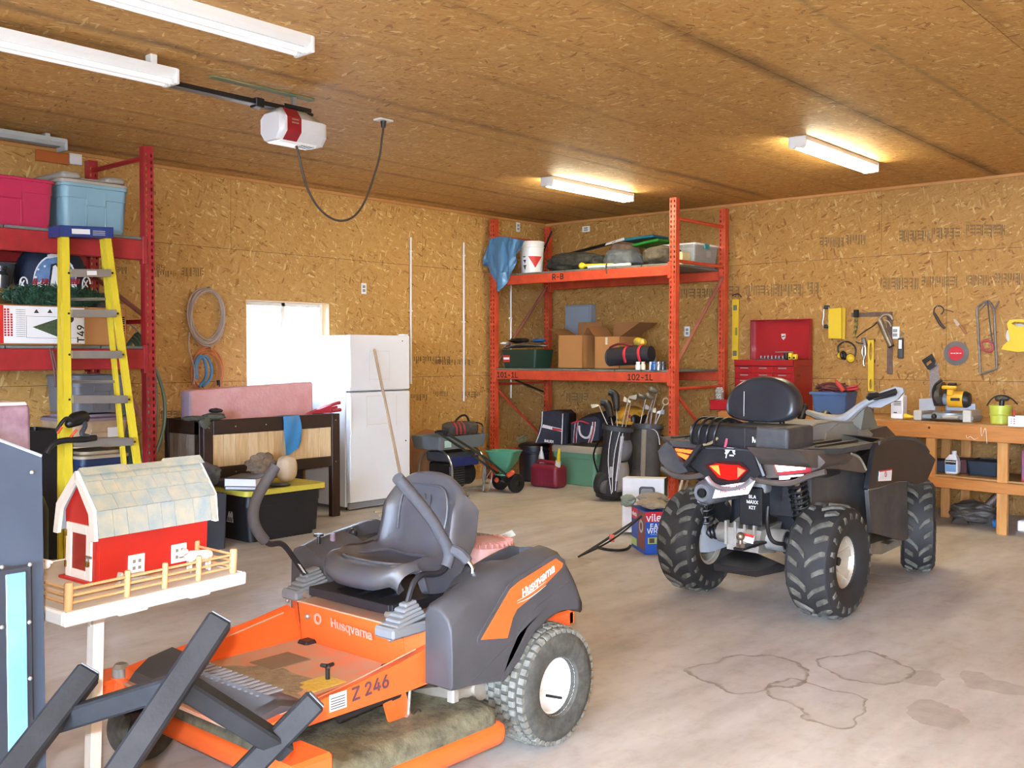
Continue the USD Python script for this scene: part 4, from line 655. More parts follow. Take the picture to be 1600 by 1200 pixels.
for Y, s in ((2.43, 1), (3.43, -1)):
    c = np.array((2.94, Y, .230)); w = P('rear_tyre', tyre(c, .225, .105, .235, RUB, 0), RUB); w.p('tread', turf(c, .225, .235), M('tread_block', '8b8b82', .9, col2='5b5b54', scale=25), local=False)
    o = np.array((0, -s, 0)); P('rear_rim', lathe([(.0, .005), (.035, .005), (.036, .02), (.055, .02), (.062, -.005), (.085, .0), (.094, .03), (.098, .075), (.112, .088), (.117, .096), (.115, .10), (.108, .098), (.104, .06), (.1, -.05), (.0, -.06)], 40, c, o), RIMW); P('valve_stem', cyl(c+o*.03+(.02, 0, -.055), c+o*.10+(.024, 0, -.05), .005), BARB)
for Y, s in ((3.40, -1), (2.46, 1)):
    c = np.array((1.785, Y, 0)); P('caster_tube', cyl(c+(0, 0, .20), c+(0, 0, .325), .034, n=24), MO); P('caster_cap', lathe([(.0, .045), (.02, .044), (.031, .03), (.032, 0), (.0, 0)], 20, c+(0, 0, .325)), STEEL); P('caster_arm', bx(1.70, 1.86, min(Y, Y+s*-.16), max(Y, Y+s*-.16), .235, .315, .012), MO)
    w = c+(.08, 0, .125); P('caster_fork', [bx(1.78, 1.89, Y-.085, Y-.075, .11, .215, .003), bx(1.78, 1.89, Y+.075, Y+.085, .11, .215, .003), bx(1.75, 1.88, Y-.085, Y+.085, .205, .215, .003)], BARB); P('caster_tyre', tyre(w, .125, .06, .12, RUB, 0), RUB); P('caster_rim', cyl(w-(0, .05, 0), w+(0, .05, 0), .062), MG)
P('mower_deck', [skin([np.array([(X, YC-hw, z) for hw in (0,)]) for X, z in ((0, 0),)]) if False else rbx(1.92, 2.66, 2.36, 3.52, .10, .235, .05)], M('deck_grass_dust', '7d7a63', .95, col2='4c4a3c', scale=16, bump=.4)); P('deck_skirt', rbx(1.90, 2.68, 2.345, 3.535, .085, .17, .03), MO)
P('lift_arm', [ext([(2.24, .33), (2.34, .33), (2.38, .20), (2.37, .14), (2.30, .14)], .012, (0, 2.53, 0), (1, 0, 0), (0, 0, 1))], MO); P('lift_link', [cyl((2.35, 2.515, .20), (2.36, 2.515, .33), .006), cyl((2.352, 2.505, .225), (2.352, 2.53, .225), .018)], STEEL); P('damper', [cyl((2.06, 2.53, .305), (2.30, 2.53, .322), .017), cyl((2.28, 2.53, .32), (2.315, 2.53, .323), .021)], BARB); P('spring_clip', tube([(2.375, 2.515, .23), (2.40, 2.512, .245), (2.41, 2.512, .225), (2.38, 2.512, .215)], .0025, 6), BARB)
P('gearbox', [hull([(2.52, 2.50, .30), (2.60, 2.50, .32), (2.76, 2.52, .31), (2.78, 2.52, .25), (2.72, 2.51, .225), (2.58, 2.50, .23), (2.52, 2.70, .24), (2.80, 2.70, .30), (2.78, 2.7, .22)]), cyl((2.70, 2.49, .25), (2.70, 2.60, .25), .045), cyl((2.79, 2.5, .265), (2.86, 2.5, .25), .05, .03), bx(2.54, 2.575, 2.485, 2.52, .215, .31, .006)], M('cast_alloy', 'bdb4a6', .5, metal=.3, var=.3)); P('frame_tube', [bx(2.40, 3.15, 2.66, 2.72, .30, .36, .008), bx(2.40, 3.15, 3.14, 3.20, .30, .36, .008)], BARB)
P('rear_guard', [bx(3.12, 3.17, 2.42, 3.44, .40, .47, .012), bx(2.98, 3.16, 2.42, 2.46, .40, .465, .01)], MO); P('axle', cyl((2.94, 2.54, .225), (2.94, 3.32, .225), .03), BARB); P('engine', [rbx(2.92, 3.22, 2.70, 3.14, .45, .66, .04), cyl((3.06, 2.92, .60), (3.06, 2.92, .70), .15, .14)], M('engine_grey', '6f7076', .6))
q = AX(758, 848, 3.02); pc = np.array((3.02, 2.78, .655)); P('blower_cover', lathe([(.125, -.02), (.135, -.015), (.135, .02), (.125, .045), (.09, .062), (.04, .07), (0, .07)], 32, pc), M('faded_pink', 'b98d88', .7)); P('blower_grille', [mv(bx(.045, .122, -.0025, .0025, .045, .0635, .001), pc, 0, 0, a) for a in range(0, 360, 12)], M('faded_pink2', 'c98680', .6))
P('side_chute', hull([AX(775, 838, 3.16), AX(800, 828, 3.16), AX(806, 836, 3.16), AX(782, 846, 3.16), AX(780, 846, 3.2), AX(803, 836, 3.2)]), M('pale_chute', 'b9b9ac', .6))

# ------------------------------------------------------------------ quad bike, nose towards the bench
QB = M('quad_black', '1c1d21', .40, col2='2e2f32', scale=5, amt=.36); QD = M('quad_dusty', '3a3b3f', .6, col2='57544f', scale=6, amt=.42); QG = M('quad_grey', '9398a0', .5, col2='a8a494', scale=4, amt=.42); QBR = M('quad_brown_dust', '453f3c', .55, col2='5d544c', scale=6); TYB = M('atv_tyre', '1c1c1d', .7, col2='2b2a29', scale=8); LUG = M('atv_lug', '34332f', .85, col2='6a685f', scale=14, amt=.52); ALU = M('atv_rim', 'c9c3b4', .4, metal=.35, col2='a79f8e', scale=5); CASTG = M('cast_grey', 'b3b0a8', .5, metal=.4, col2='8a8378', scale=6); SEATD = M('dusty_seat', '8a8170', .8, col2='6a6357', scale=5)
YQ, XA, XF = 2.82, 5.40, 6.92
qd = T('quad_bike', 'black two-seat quad bike with its tail lights on, parked facing the bench', 'quad bike', (6.15, YQ, 0)); Q = qd.p
def ep(pts, X, d, rev=False): return ext([(p[1], p[2]) for p in (AX(x, y, X) for x, y in pts)], d, (X, 0, 0), (0, 1, 0), (0, 0, 1))
def es(pts, Y, d): return ext([(p[0], p[2]) for p in (AY(x, y, Y) for x, y in pts)], d, (0, Y+d, 0), (1, 0, 0), (0, 0, 1))
def lens(name, col, es_, base=None): return M(name, base or col, .25, var=.02, emis=col, es=es_)
def atv_wheel(c, R, W, s, outer, st=0):
    Q = lambda n, m, t: qd.p(n, spin(m), t)
    def spin(m): m = cat(m) if isinstance(m, list) else m; return mv(mv(m, -np.array(c)), c, 0, 0, st)
    w = W/2; rw = .152; c = np.array(c)
    prof = [(rw-.006, -w*.72), (rw+.012, -w*.84), (R*.72, -w*1.0), (R-.045, -w*.97), (R-.020, -w*.82), (R-.013, -w*.4), (R-.012, 0), (R-.013, w*.4), (R-.020, w*.82), (R-.045, w*.97), (R*.72, w), (rw+.012, w*.84), (rw-.006, w*.72), (rw-.02, 0)]
    t = Q('tyre', lathe(prof, 56, c, (0, 1, 0)), TYB); l = []
    n = 21
    def pt(y, a, r): return (math.sin(a)*r, y, math.cos(a)*r)
    for k in range(n):
        for h in (-1, 1):
            a0 = 2*PI*(k+(.5 if h > 0 else 0))/n
            segs = ((h*.004*W/.28, 0, h*.30*w, .13), (h*.30*w, .13, h*.62*w, .21), (h*.62*w, .21, h*1.0*w, .25))
            for i, (y0, d0, y1, d1) in enumerate(segs):
                if (k % 2) and i == 0: continue
                ht = .015; q = []
                for y, d in ((y0, d0), (y1, d1)):
                    e = abs(y)/w; rr = R-.012-(.05*max(0, e-.78)/.22 if e > .78 else .008*e)
                    for da, r in ((-.066, rr-.012), (.066, rr-.012), (-.042, rr+ht), (.042, rr+ht)): q.append(pt(y, a0+(d+da)*1.0, r))
                l.append(hull(q))
    m = cat(l); m.apply_translation(c); t.p('tread', spin(m), LUG, kind='stuff')
    o = np.array((0, s, 0)); f = w*.70
    r = Q('rim', lathe([(0, f-.075), (.05, f-.075), (.085, f-.06), (.132, f-.035), (.146, f-.004), (.156, f+.004), (.158, f-.01), (.146, f-.02), (.135, f-.06), (.132, -f), (.154, -f-.004), (.15, -f+.01), (.125, -f+.02), (.122, f-.08), (0, f-.09)], 40, c, o), ALU)
    for k in range(6):
        a = k*PI/3+.3; m = hull([(math.cos(a+da)*rr, y, math.sin(a+da)*rr) for rr, da, y in ((.04, -.35, f-.068), (.04, .35, f-.068), (.138, -.22, f-.022), (.138, .22, f-.022), (.04, -.35, f-.09), (.04, .35, f-.09), (.138, -.22, f-.05), (.138, .22, f-.05))])
        if s < 0: m = mv(m); m.vertices[:, 1] *= -1; m.invert()
        r.p('spoke', spin(mv(m, c)), ALU)
    r.p('hub_cap', spin(cyl(c+o*(f-.08), c+o*(f-.035), .024)), BLACK); r.p('lug_nut', spin(cat([cyl(c+o*(f-.08)+(math.cos(a)*.05, 0, math.sin(a)*.05), c+o*(f-.045)+(math.cos(a)*.05, 0, math.sin(a)*.05), .008, n=6) for a in (0, 1.57, 3.14, 4.71)])), STEEL)
for c, R, W, s in (((XA, 2.35, .322), .318, .27, -1), ((XA+.09, 3.24, .322), .318, .255, 1), ((XF+.02, 2.395, .316), .312, .215, -1), ((XF, 3.27, .316), .312, .215, 1)): atv_wheel(c, R, W, s, s < 0, 20 if c[0] > 6 else 0)
# body core, engine, frame
Q('frame_body', rbx(5.55, 7.15, 2.58, 3.06, .30, .80, .05), QB); Q('rear_inner_fender', [hull([(5.25, y, .86) for y in (2.34, 3.30)]+[(5.75, y, .88) for y in (2.34, 3.30)]+[(5.3, y, .74) for y in (2.52, 3.12)]+[(5.75, y, .70) for y in (2.5, 3.14)])], QB)
Q('radiator_box', bx(5.30, 5.55, 2.52, 2.68, .55, .75, .01), QB); Q('battery_box', bx(5.20, 5.40, 2.66, 2.80, .50, .72, .008), BLACK); q = AX(1184, 772, 5.195)
for dz, s_ in ((0, 'BLA'), (-.03, 'MAXX'), (-.062, 'KIT')): Q('kit_lettering', text(s_, .018, (5.1985, 2.715, .665+dz), (0, -1, 0), (0, 0, 1), True, .001), WHP)
# tail panel, frame bars, lamps
Q('tail_panel', [ep([(1103, 694), (1166, 694), (1183, 722), (1190, 740), (1166, 758), (1143, 763), (1118, 757), (1100, 744), (1078, 726)], 5.13, .16)], QB)
Q('tail_crease', [tube([AX(x, y, 5.125) for x, y in ((1103, 700), (1150, 702), (1172, 704))], .005, 6, 3)], QD)
tl = [(1107, 728), (1120, 724), (1137, 726), (1154, 727), (1166, 735), (1152, 749), (1138, 750), (1122, 746)]
Q('tail_lamp_housing', ep([(1100, 726), (1118, 720), (1158, 722), (1171, 735), (1154, 754), (1120, 751)], 5.118, .03), M('lamp_housing', '3a1216', .3)); Q('tail_lamp', ep(tl, 5.108, .012), lens('tail_red', 'c01008', .35))
Q('tail_lamp_bulb', ep([(1109, 728), (1122, 727), (1125, 743)], 5.104, .004), lens('bulb_amber', 'ff6a2c', 3.)); Q('tail_lamp_bulb', ep([(1152, 730), (1164, 735), (1152, 747)], 5.104, .004), lens('bulb_red', 'ff5038', 4.))
# the badge: a toothed arc over a swoosh
bc = AX(1141, 707, 5.127)
def badge():
    p = []
    for k in range(15):
        a = math.radians(-30+k*17); r = .036 if k % 2 else .029; p.append((r*math.cos(a), r*math.sin(a)))
    p += [(-.030, -.034), (-.022, -.034), (-.018, -.012), (-.008, .0), (.0, .012), (.013, .012), (.018, -.004), (.03, -.012)]
    return Polygon(p).buffer(0)
Q('badge', frame(cat([trimesh.creation.extrude_polygon(g, .003, engine='earcut') for g in getattr(badge(), 'geoms', [badge()])]), bc+(0, 0, .0), (0, -1, 0), (0, 0, 1)), M('badge_silver', 'd8dbe0', .3, metal=.3)); Q('badge_lettering', [mv(bx(-.001, .001, -.018, .010, -.005, .004, .0005), bc+(-.002, -.006, -.016))], WHP)
for pts in (((1101, 690), (1096, 694), (1082, 712), (1070, 728)), ((1164, 690), (1172, 696), (1184, 718), (1194, 744)), ((1101, 690), (1132, 688), (1164, 690))): Q('tail_bar', tube([AX(x, y, 5.10) for x, y in pts], .017, 8, 5), QB)
Q('bumper_hoop', tube([AX(x, y, 5.09) for x, y in ((1104, 746), (1112, 756), (1132, 764), (1150, 764), (1168, 756), (1176, 748))], .017, 8, 5), M('hoop_grey', '9a9ca0', .35, metal=.6))
WL = [(1028, 705), (1036, 694), (1050, 687), (1092, 685), (1097, 694), (1084, 716), (1070, 730), (1075, 737), (1060, 741), (1040, 731), (1031, 720)]
Q('rack_wing', sub(ep(WL, 5.22, .30), ep([(1046, 697), (1086, 698), (1078, 728), (1058, 722)], 5.19, .08)), QD); Q('wing_lamp', [ep([(1047, 700), (1082, 704), (1080, 709), (1050, 704)], 5.235, .02), ep([(1050, 705), (1081, 714), (1077, 722)], 5.235, .02)], lens('amber_lamp', 'ff5a1e', 3.5)); Q('wing_lamp_back', ep([(1044, 695), (1088, 696), (1078, 730), (1058, 726)], 5.262, .01), QB)
WR = [(1172, 694), (1258, 702), (1276, 708), (1290, 722), (1280, 732), (1262, 738), (1230, 746), (1198, 747), (1186, 724)]
Q('rack_wing', sub(ep(WR, 5.16, .36), ep([(1196, 704), (1264, 710), (1266, 738), (1208, 744)], 5.12, .075)), QBR); Q('wing_lamp_back', ep([(1192, 702), (1266, 709), (1268, 740), (1204, 746)], 5.193, .01), M('lamp_red_dark', '8a2a34', .35, emis='a02030', es=.25)); Q('wing_lamp', ep([(1206, 716), (1257, 720), (1256, 734), (1215, 738)], 5.166, .02), lens('lamp_white_red', 'ff8a88', 6.)); Q('wing_lamp_strip', ep([(1206, 706), (1260, 712), (1258, 716), (1212, 713)], 5.17, .01), M('lamp_pink', 'c2656c', .3, emis='ff3040', es=.35)); Q('wing_sticker', ep([(1217, 744), (1256, 741), (1255, 744), (1235, 746), (1234, 749), (1217, 750)], 5.155, .003), WHP)
Q('rack_deck', [hull([(x, y, z) for x, y, z in ((5.12, 2.42, .962), (5.12, 3.22, .962), (5.3, 2.24, .962), (5.3, 3.40, .962), (5.85, 2.28, .955), (5.85, 3.36, .955), (5.14, 2.44, .925), (5.14, 3.2, .925), (5.85, 2.3, .915), (5.85, 3.34, .915), (5.3, 2.28, .925), (5.3, 3.36, .925))])], QD); [Q('rack_rib', bx(5.25, 5.8, y-.012, y+.012, .955, .972, .004), QB) for y in (2.36, 2.46, 3.18, 3.28)]; Q('lower_bar', tube([AX(x, y, 5.14) for x, y in ((1180, 750), (1215, 755), (1240, 754), (1262, 745), (1290, 737))], .016, 8, 4), QBR); Q('lower_bar', tube([AX(x, y, 5.22) for x, y in ((1034, 731), (1052, 742), (1080, 745), (1105, 740))], .018, 8, 4), QBR)
# box, cables, backrest, seat
Q('cargo_box', rbx(5.08, 5.42, 2.55, 3.06, .945, 1.072, .022, 8), QB); Q('cargo_box_end', rbx(5.07, 5.40, 2.44, 2.64, .93, 1.075, .02, 8), QD); Q('box_seam', bx(5.078, 5.081, 2.70, 2.704, .95, 1.06, .0005), QD); Q('box_marks', text('M', .03, (5.078, 2.64, 1.0), (0, -1, 0), (0, 0, 1), True, .002), WHP)
for k in range(4):
    a = 3.03-.05*k; Q('cable', tube([(5.06, a, .96), (5.04, a-.01, 1.02), (5.08, a-.02, 1.085), (5.2, a-.025, 1.10), (5.32, a-.03, 1.07)], .008, 6, 5), BLACK)
Q('tie_strap', [hull([(5.062, 2.81+dy, z) for dy, z in ((0, .95), (.012, .95), (-.012, 1.0), (.0, 1.0))]+[(5.06, 2.80, .97), (5.06, 2.815, .97)])], M('strap_pink', 'd2506a', .5)); Q('tie_end', tube([(5.06, 2.95, .955), (5.055, 2.90, .97), (5.06, 2.86, 1.0)], .008, 6), M('rope_tan', '93856a', .8))
def backrest():
    R = []; nn = 40
    for dx, k in ((-.055, .60), (-.062, .84), (-.05, .97), (-.02, 1.0), (.03, .99), (.06, .93), (.075, .75)):
        a = np.linspace(0, 2*PI, nn, endpoint=False); ca, sa = np.cos(a), np.sin(a); e = lambda x, p: np.sign(x)*np.abs(x)**p
        Y = np.where(sa > 0, e(ca, .92), e(ca, .74))*.235*k*(1-.03*(sa > 0)*sa); Z = np.where(sa > 0, e(sa, .95)*.165, e(sa, .62)*.105)*k
        R.append(np.c_[np.full(nn, dx)+Z*.22, Y, Z])
    return skin(R)
Q('backrest', mv(backrest(), (5.50, 2.80, 1.175), 0, 0, -4), M('backrest_vinyl', '23252b', .34, col2='2c2f35', scale=5), smooth=60); Q('backrest_post', [cyl((5.53, 2.80+k*.1, .95), (5.53, 2.80+k*.1, 1.12), .016) for k in (-1, 1)], BLACK); Q('backrest_scratch', [bx(5.432, 5.4345, 2.895, 2.899, 1.09, 1.25, .0005)], WHP)
Q('seat', skin([np.array([(X, YQ+.17*c_*1.0, zc+h*s_) for c_, s_ in ((math.cos(t), math.sin(t)) for t in np.linspace(0, 2*PI, 18)[:-1])]) for X, zc, h in ((5.40, .93, .03), (5.50, .945, .06), (5.75, .955, .085), (5.95, .945, .08), (6.2, .93, .07), (6.4, .92, .05))]), SEATD, smooth=50)
# tank pod, steering, front
Q('tank_pod', [hull([AY(x, y, 2.60) for x, y in ((1251, 692), (1252, 676), (1276, 660), (1300, 657), (1345, 659), (1364, 678), (1358, 694), (1250, 694))]+[AY(x, y, 2.60)+(0, .44, 0) for x, y in ((1251, 692), (1252, 676), (1276, 660), (1300, 657), (1345, 659), (1364, 678), (1358, 694), (1250, 694))])], QG); Q('pod_panel', [es([(1289, 692), (1292, 676), (1312, 661), (1340, 661), (1342, 692)], 2.592, .01)], M('pod_dust', '96968c', .7)); Q('pod_edge', tube([AY(x, y, 2.592) for x, y in ((1253, 677), (1276, 662), (1300, 659), (1345, 661))], .006, 6, 0), M('edge_dust', '8d8878', .8))
XH = 6.28
hp = [AX(x, y, XH+.0) for x, y in ((1256, 642), (1275, 649), (1300, 656), (1318, 655), (1335, 643), (1352, 630), (1370, 622))]
Q('bar_cover', tube(hp, [.02, .03, .042, .045, .036, .028, .022], 10, 6, flat=.8), QG); Q('handlebar_end', [tube([AX(1240, 640, XH), AX(1262, 645, XH)], .018, 10, 0)], BLACK); Q('hand_guard', [ep([(1350, 632), (1362, 617), (1398, 604), (1410, 606), (1412, 612), (1402, 624), (1376, 637), (1358, 636)], XH+.06, .03)], QG); Q('grip', tube([AX(1372, 620, XH), AX(1400, 611, XH)], .018, 12, 0), BLACK); Q('switch_cluster', [balls([(AX(1360, 620, XH-.01), .03), (AX(1369, 618, XH-.01), .024)], 8), balls([(AX(1250, 640, XH), .028), (AX(1258, 636, XH), .022), (AX(1252, 652, XH-.02), .03)], 8)], BLACK, kind='stuff'); Q('brake_lever', tube([AX(1366, 624, XH-.05), AX(1385, 620, XH-.09), AX(1400, 616, XH-.09)], .007, 6), BLACK); Q('mirror_lamp', balls([(AX(1247, 648, XH-.02), .018)], 8), M('switch_red', 'b05a50', .3)); Q('steering_column', cyl((6.2, YQ, .95), (6.42, YQ, 1.06), .045), BLACK); Q('steering_cowl', [hull([AX(1330, 660, 6.3), AX(1352, 632, 6.3), AX(1362, 640, 6.4), AX(1372, 668, 6.5), AX(1345, 672, 6.3)])], M('cowl_olive', '6f6e62', .6))
Q('front_cowl', [hull([(6.35, 2.62, .95), (6.35, 3.02, .95), (6.9, 2.60, .98), (6.9, 3.04, .98), (7.35, 2.68, .86), (7.35, 2.96, .86), (7.3, 2.64, .62), (7.3, 3.0, .62), (6.3, 2.6, .7), (6.3, 3.04, .7)])], QB)
FEN = [(1370, 692), (1384, 686), (1420, 684), (1438, 690), (1450, 706), (1462, 718), (1456, 734), (1448, 752), (1432, 757), (1420, 752), (1404, 752), (1372, 762), (1357, 764), (1362, 730)]
Q('front_fender', [es(FEN, 2.31, .03), hull([AY(x, y, 2.315) for x, y in ((1384, 687), (1438, 691), (1450, 706))]+[AY(x, y, 2.315)+(0, .3, .02) for x, y in ((1384, 687), (1438, 691), (1450, 706))])], QB); Q('fender_lip', tube([AY(x, y, 2.312) for x, y in ((1372, 693), (1384, 687), (1420, 685), (1438, 691), (1450, 706))], .012, 8, 4), QD); Q('front_fender', [bx(6.45, 7.3, 3.05, 3.36, .84, .88, .02)], QB)
Q('mud_guard', [es([(1357, 766), (1372, 763), (1404, 753), (1417, 753), (1419, 842), (1411, 845), (1362, 832)], 2.335, .025)], QD); Q('guard_edge', tube([AY(x, y, 2.332) for x, y in ((1357, 765), (1372, 762), (1404, 752), (1418, 752))], .005, 6, 3), M('edge_dust', '8d8878', .8))
q = [AY(x, y, 2.306) for x, y in ((1374, 736), (1394, 733), (1393, 751), (1373, 752))]; Q('warning_label', ext([(p[0], p[2]) for p in q], .002, (0, 2.3085, 0), (1, 0, 0), (0, 0, 1)), WPLATE); q = [AY(x, y, 2.305) for x, y in ((1374.5, 735.5), (1394, 732.5), (1394, 734.5), (1374.5, 737.5))]; Q('label_band', ext([(p[0], p[2]) for p in q], .001, (0, 2.3062, 0), (1, 0, 0), (0, 0, 1)), M('label_red', 'cf2b22', .5)); q = AY(1384, 741, 2.3058); Q('label_symbol', [frame(sub(trimesh.creation.cylinder(.017, .001, sections=20), trimesh.creation.cylinder(.013, .004, sections=16)), q, (1, 0, 0), (0, 0, 1)), mv(bx(-.014, .014, -.0005, .0005, -.002, .002, .0002), q, 0, 45, 0)], M('print_red', 'b8383a', .7))
Q('rear_fender', [es([(1248, 704), (1300, 704), (1330, 709), (1345, 718), (1354, 735), (1350, 739), (1310, 733), (1268, 731), (1262, 720)], 2.31, .30)], QBR); Q('fender_edge', tube([AY(x, y, 2.308) for x, y in ((1330, 709), (1345, 718), (1353, 734))], .008, 6, 4), M('edge_dust', '8d8878', .8))
Q('reflector', es([(1283, 715), (1308, 714), (1306, 724), (1282, 722)], 2.305, .006), lens('reflector_amber_glow', 'ff5a1e', 4.))  # glow put in by emission; the reflector has no lamp of its own
Q('side_panel', [es([(1268, 730), (1310, 733), (1350, 739), (1358, 775), (1362, 820), (1363, 868), (1350, 850), (1336, 815), (1318, 800), (1290, 794), (1268, 800)], 2.44, .03)], QD); Q('panel_bolt', [mv(trimesh.creation.icosphere(1, .012), AY(x, y, 2.438)) for x, y in ((1303, 806), (1325, 803))], STEEL)
Q('inner_guard', [es([(1268, 742), (1295, 742), (1296, 770), (1290, 800), (1262, 812)], 2.50, .03)], QB)
Q('front_leg_shield', [es([(1340, 718), (1362, 700), (1372, 720), (1362, 760), (1352, 740)], 2.50, .06)], QB)
Q('foot_board', [hull([AY(x, y, 2.40) for x, y in ((1362, 850), (1362, 866), (1378, 866), (1420, 846), (1418, 838), (1372, 846))]+[AY(x, y, 2.40)+(0, .25, 0) for x, y in ((1362, 850), (1362, 866), (1378, 866), (1420, 846), (1418, 838), (1372, 846))])], M('foot_dust', '8f8776', .8, col2='6f6a5f')); Q('foot_peg', [hull([AY(x, y, 2.395) for x, y in ((1376, 848), (1382, 844), (1398, 845), (1388, 851))]+[AY(x, y, 2.42) for x, y in ((1376, 848), (1398, 845))])], BLACK)
# tail end underneath
pc = [AX(1113, 779, 5.07), AX(1119, 760, 5.085), AX(1180, 751, 5.085), AX(1169, 772, 5.07)]; nrm = np.cross(pc[3]-pc[0], pc[1]-pc[0]); nrm /= np.linalg.norm(nrm); nrm *= np.sign(-nrm[0]); Q('number_plate', hull([p for p in pc]+[p-nrm*.004 for p in pc]), WPLATE); cc = sum(pc)/4+nrm*.0006; Q('plate_lettering', text('XZF 775', .030, cc+(0, .0, .008), pc[3]-pc[0], pc[1]-pc[0], False, .0015), M('print_red', 'b8383a', .7)); Q('plate_wear', text('ALBERTA', .008, cc-(0, 0, .02), pc[3]-pc[0], pc[1]-pc[0], False, .001), M('print_pale', 'a9a9ab', .7)) if False else None
mc = AX(1098, 770, 5.14); Q('muffler', [lathe([(0, 0), (.028, 0), (.032, -.01), (.05, -.012), (.07, .02), (.075, .05), (.075, .40), (0, .42)], 28, mc, (1, 0, 0)), ], M('muffler_grey', '73767c', .5, col2='5d5d60')); Q('tail_pipe', [lathe([(.02, .0), (.026, .0), (.026, .06), (.02, .06)], 16, mc-(.022, 0, 0), (1, 0, 0)), cyl(mc-(.008, 0, 0), mc-(.006, 0, 0), .021)], BLACK)
def spring(a, b, r, turns, wr, name, mat):
    a, b = np.array(a), np.array(b); d = b-a; L = np.linalg.norm(d); t = d/L; u = np.cross(t, (0, 1, 0)); u /= np.linalg.norm(u); v = np.cross(t, u); s = np.linspace(0, 1, turns*10+1)
    return tube([a+d*x+u*r*math.cos(2*PI*turns*x)+v*r*math.sin(2*PI*turns*x) for x in s], wr, 6, 0)
for A, B in ((AX(1243, 744, 5.26), AX(1257, 820, 5.36)), ((5.30, 3.085, .80), (5.42, 3.14, .44))):
    sh = Q('shock', cyl(A, B, .018), M('chrome', 'd9dbdd', .12, metal=1.)); sh.p('spring', spring(A, B, .05, 9, .008, 's', BLACK), BLACK)
Q('rear_differential', [hull([(5.28, y, z) for y, z in ((2.70, .46), (2.92, .46), (2.72, .33), (2.92, .33))]+[(5.50, 2.68, .49), (5.5, 2.96, .49), (5.5, 2.72, .30), (5.5, 2.92, .30)]), cyl((5.40, 2.60, .40), (5.40, 2.74, .40), .065), cyl((5.42, 2.90, .40), (5.42, 3.04, .40), .06), *[bx(5.26, 5.30, y-.008, y+.008, .36, .50, .003) for y in (2.74, 2.80, 2.86, 2.92)]], CASTG)
Q('drive_shaft', cyl((5.40, 2.60, .40), (5.40, 2.40, .33), .022), STEEL); Q('drive_shaft', cyl((5.43, 3.04, .40), (5.45, 3.24, .33), .022), STEEL); Q('shaft_boot', [lathe([(0, 0), (.055, 0), (.05, .02), (.055, .03), (.042, .05), (.048, .06), (.034, .08), (.04, .09), (.026, .11), (0, .11)], 18, (5.40, 2.62, .405), (0, -1, -.25)), lathe([(0, 0), (.055, 0), (.05, .02), (.055, .03), (.042, .05), (.048, .06), (.034, .08), (.04, .09), (.026, .11), (0, .11)], 18, (5.44, 3.03, .405), (0, 1, -.25))], BLACK, kind='stuff')
for s in (-1, 1):
    Q('trailing_arm', hull([(5.40, YQ+s*.36, .40), (5.46, YQ+s*.36, .24), (5.36, YQ+s*.38, .26), (5.8, YQ+s*.24, .36), (5.8, YQ+s*.24, .30), (5.42, YQ+s*.30, .36), (5.45, YQ+s*.30, .26)]), QG if s > 0 else QB); Q('arm_strut', tube([(5.34, YQ+s*.30, .70), (5.36, YQ+s*.32, .55), (5.42, YQ+s*.34, .38)], .026, 8), QG if s > 0 else QB)
Q('skid_plate', [hull([(5.12, 2.92, .27), (5.12, 2.62, .27), (5.10, 2.90, .235), (5.45, 2.96, .25), (5.5, 2.60, .22), (5.55, 2.98, .30), (5.18, 2.68, .215), (5.25, 2.58, .30)])], QB); Q('skid_label', [frame(trimesh.creation.box((.085, .045, .002)), AX(1167, 841, 5.09), (0, -1, -.12), (.2, 0, 1))], WPLATE); Q('skid_label_band', [frame(trimesh.creation.box((.085, .014, .002)), AX(1167, 836, 5.088), (0, -1, -.12), (.2, 0, 1))], M('label_red', 'cf2b22', .5))
hb = AX(1157, 838, 5.04); Q('hitch_ball', [mv(trimesh.creation.icosphere(3, .024), hb), cyl(hb-(0, 0, .055), hb-(0, 0, .015), .014), cyl(hb-(0, 0, .06), hb-(0, 0, .04), .026, n=6)], M('hitch_steel', '9b8f80', .3, metal=.8)); Q('hitch_bar', bx(hb[0]-.03, 5.3, hb[1]-.03, hb[1]+.03, hb[2]-.075, hb[2]-.06, .004), QB)
Q('radiator_fins', [bx(5.30, 5.34, 2.585+.011*k, 2.591+.011*k, .64, .80, .001) for k in range(8)]+[bx(5.34, 5.35, 2.58, 2.68, .63, .81, .002)], QBR); Q('grey_canister', rbx(5.22, 5.34, 2.65, 2.74, .68, .78, .02, 8), M('canister', '77787a', .6)); Q('rear_cable', tube([(5.2, 2.62, .62), (5.16, 2.60, .50), (5.14, 2.56, .44), (5.2, 2.52, .42)], .012, 8), BLACK)

# ------------------------------------------------------------------ near left: barn mailbox on its post, steel frame, machine, ladder
def DP(x, y, z): return CAM + ray(x, y)/FPX*z
WRED = M('barn_red', 'c22a22', .5, col2='b0241e', scale=6, amt=.35); WTRIM = M('barn_white', 'f2f2f4', .5, var=.03); SHA = M('shingle_blue_grey', '8fa5b0', .8, col2='b5b6a9', scale=22, spec=.3); SHB = M('shingle_cream', 'b6b5a4', .8, col2='93a6b0', scale=20, spec=.3); DOW = M('dowel_wood', 'd6a878', .6, var=.12, scale=20); BRASS = M('brass', 'b39a5a', .3, metal=.9); TRAY = M('tray_grey', 'c9c5bd', .7, var=.08)
bn = T('mailbox_barn', 'red toy barn mailbox with a shingled roof inside a tiny fence', 'mailbox', (1.44, 2.887, .792), 8.31, own=True, rx=2.87, ry=.25)
W, L, HW, HR = .152, .412, .147, .316
gp = [(0, 0), (W, 0), (W, HW), (W+.004, .20), (W-.012, .225), (W/2, HR), (.012, .225), (-.004, .20), (0, HW)]
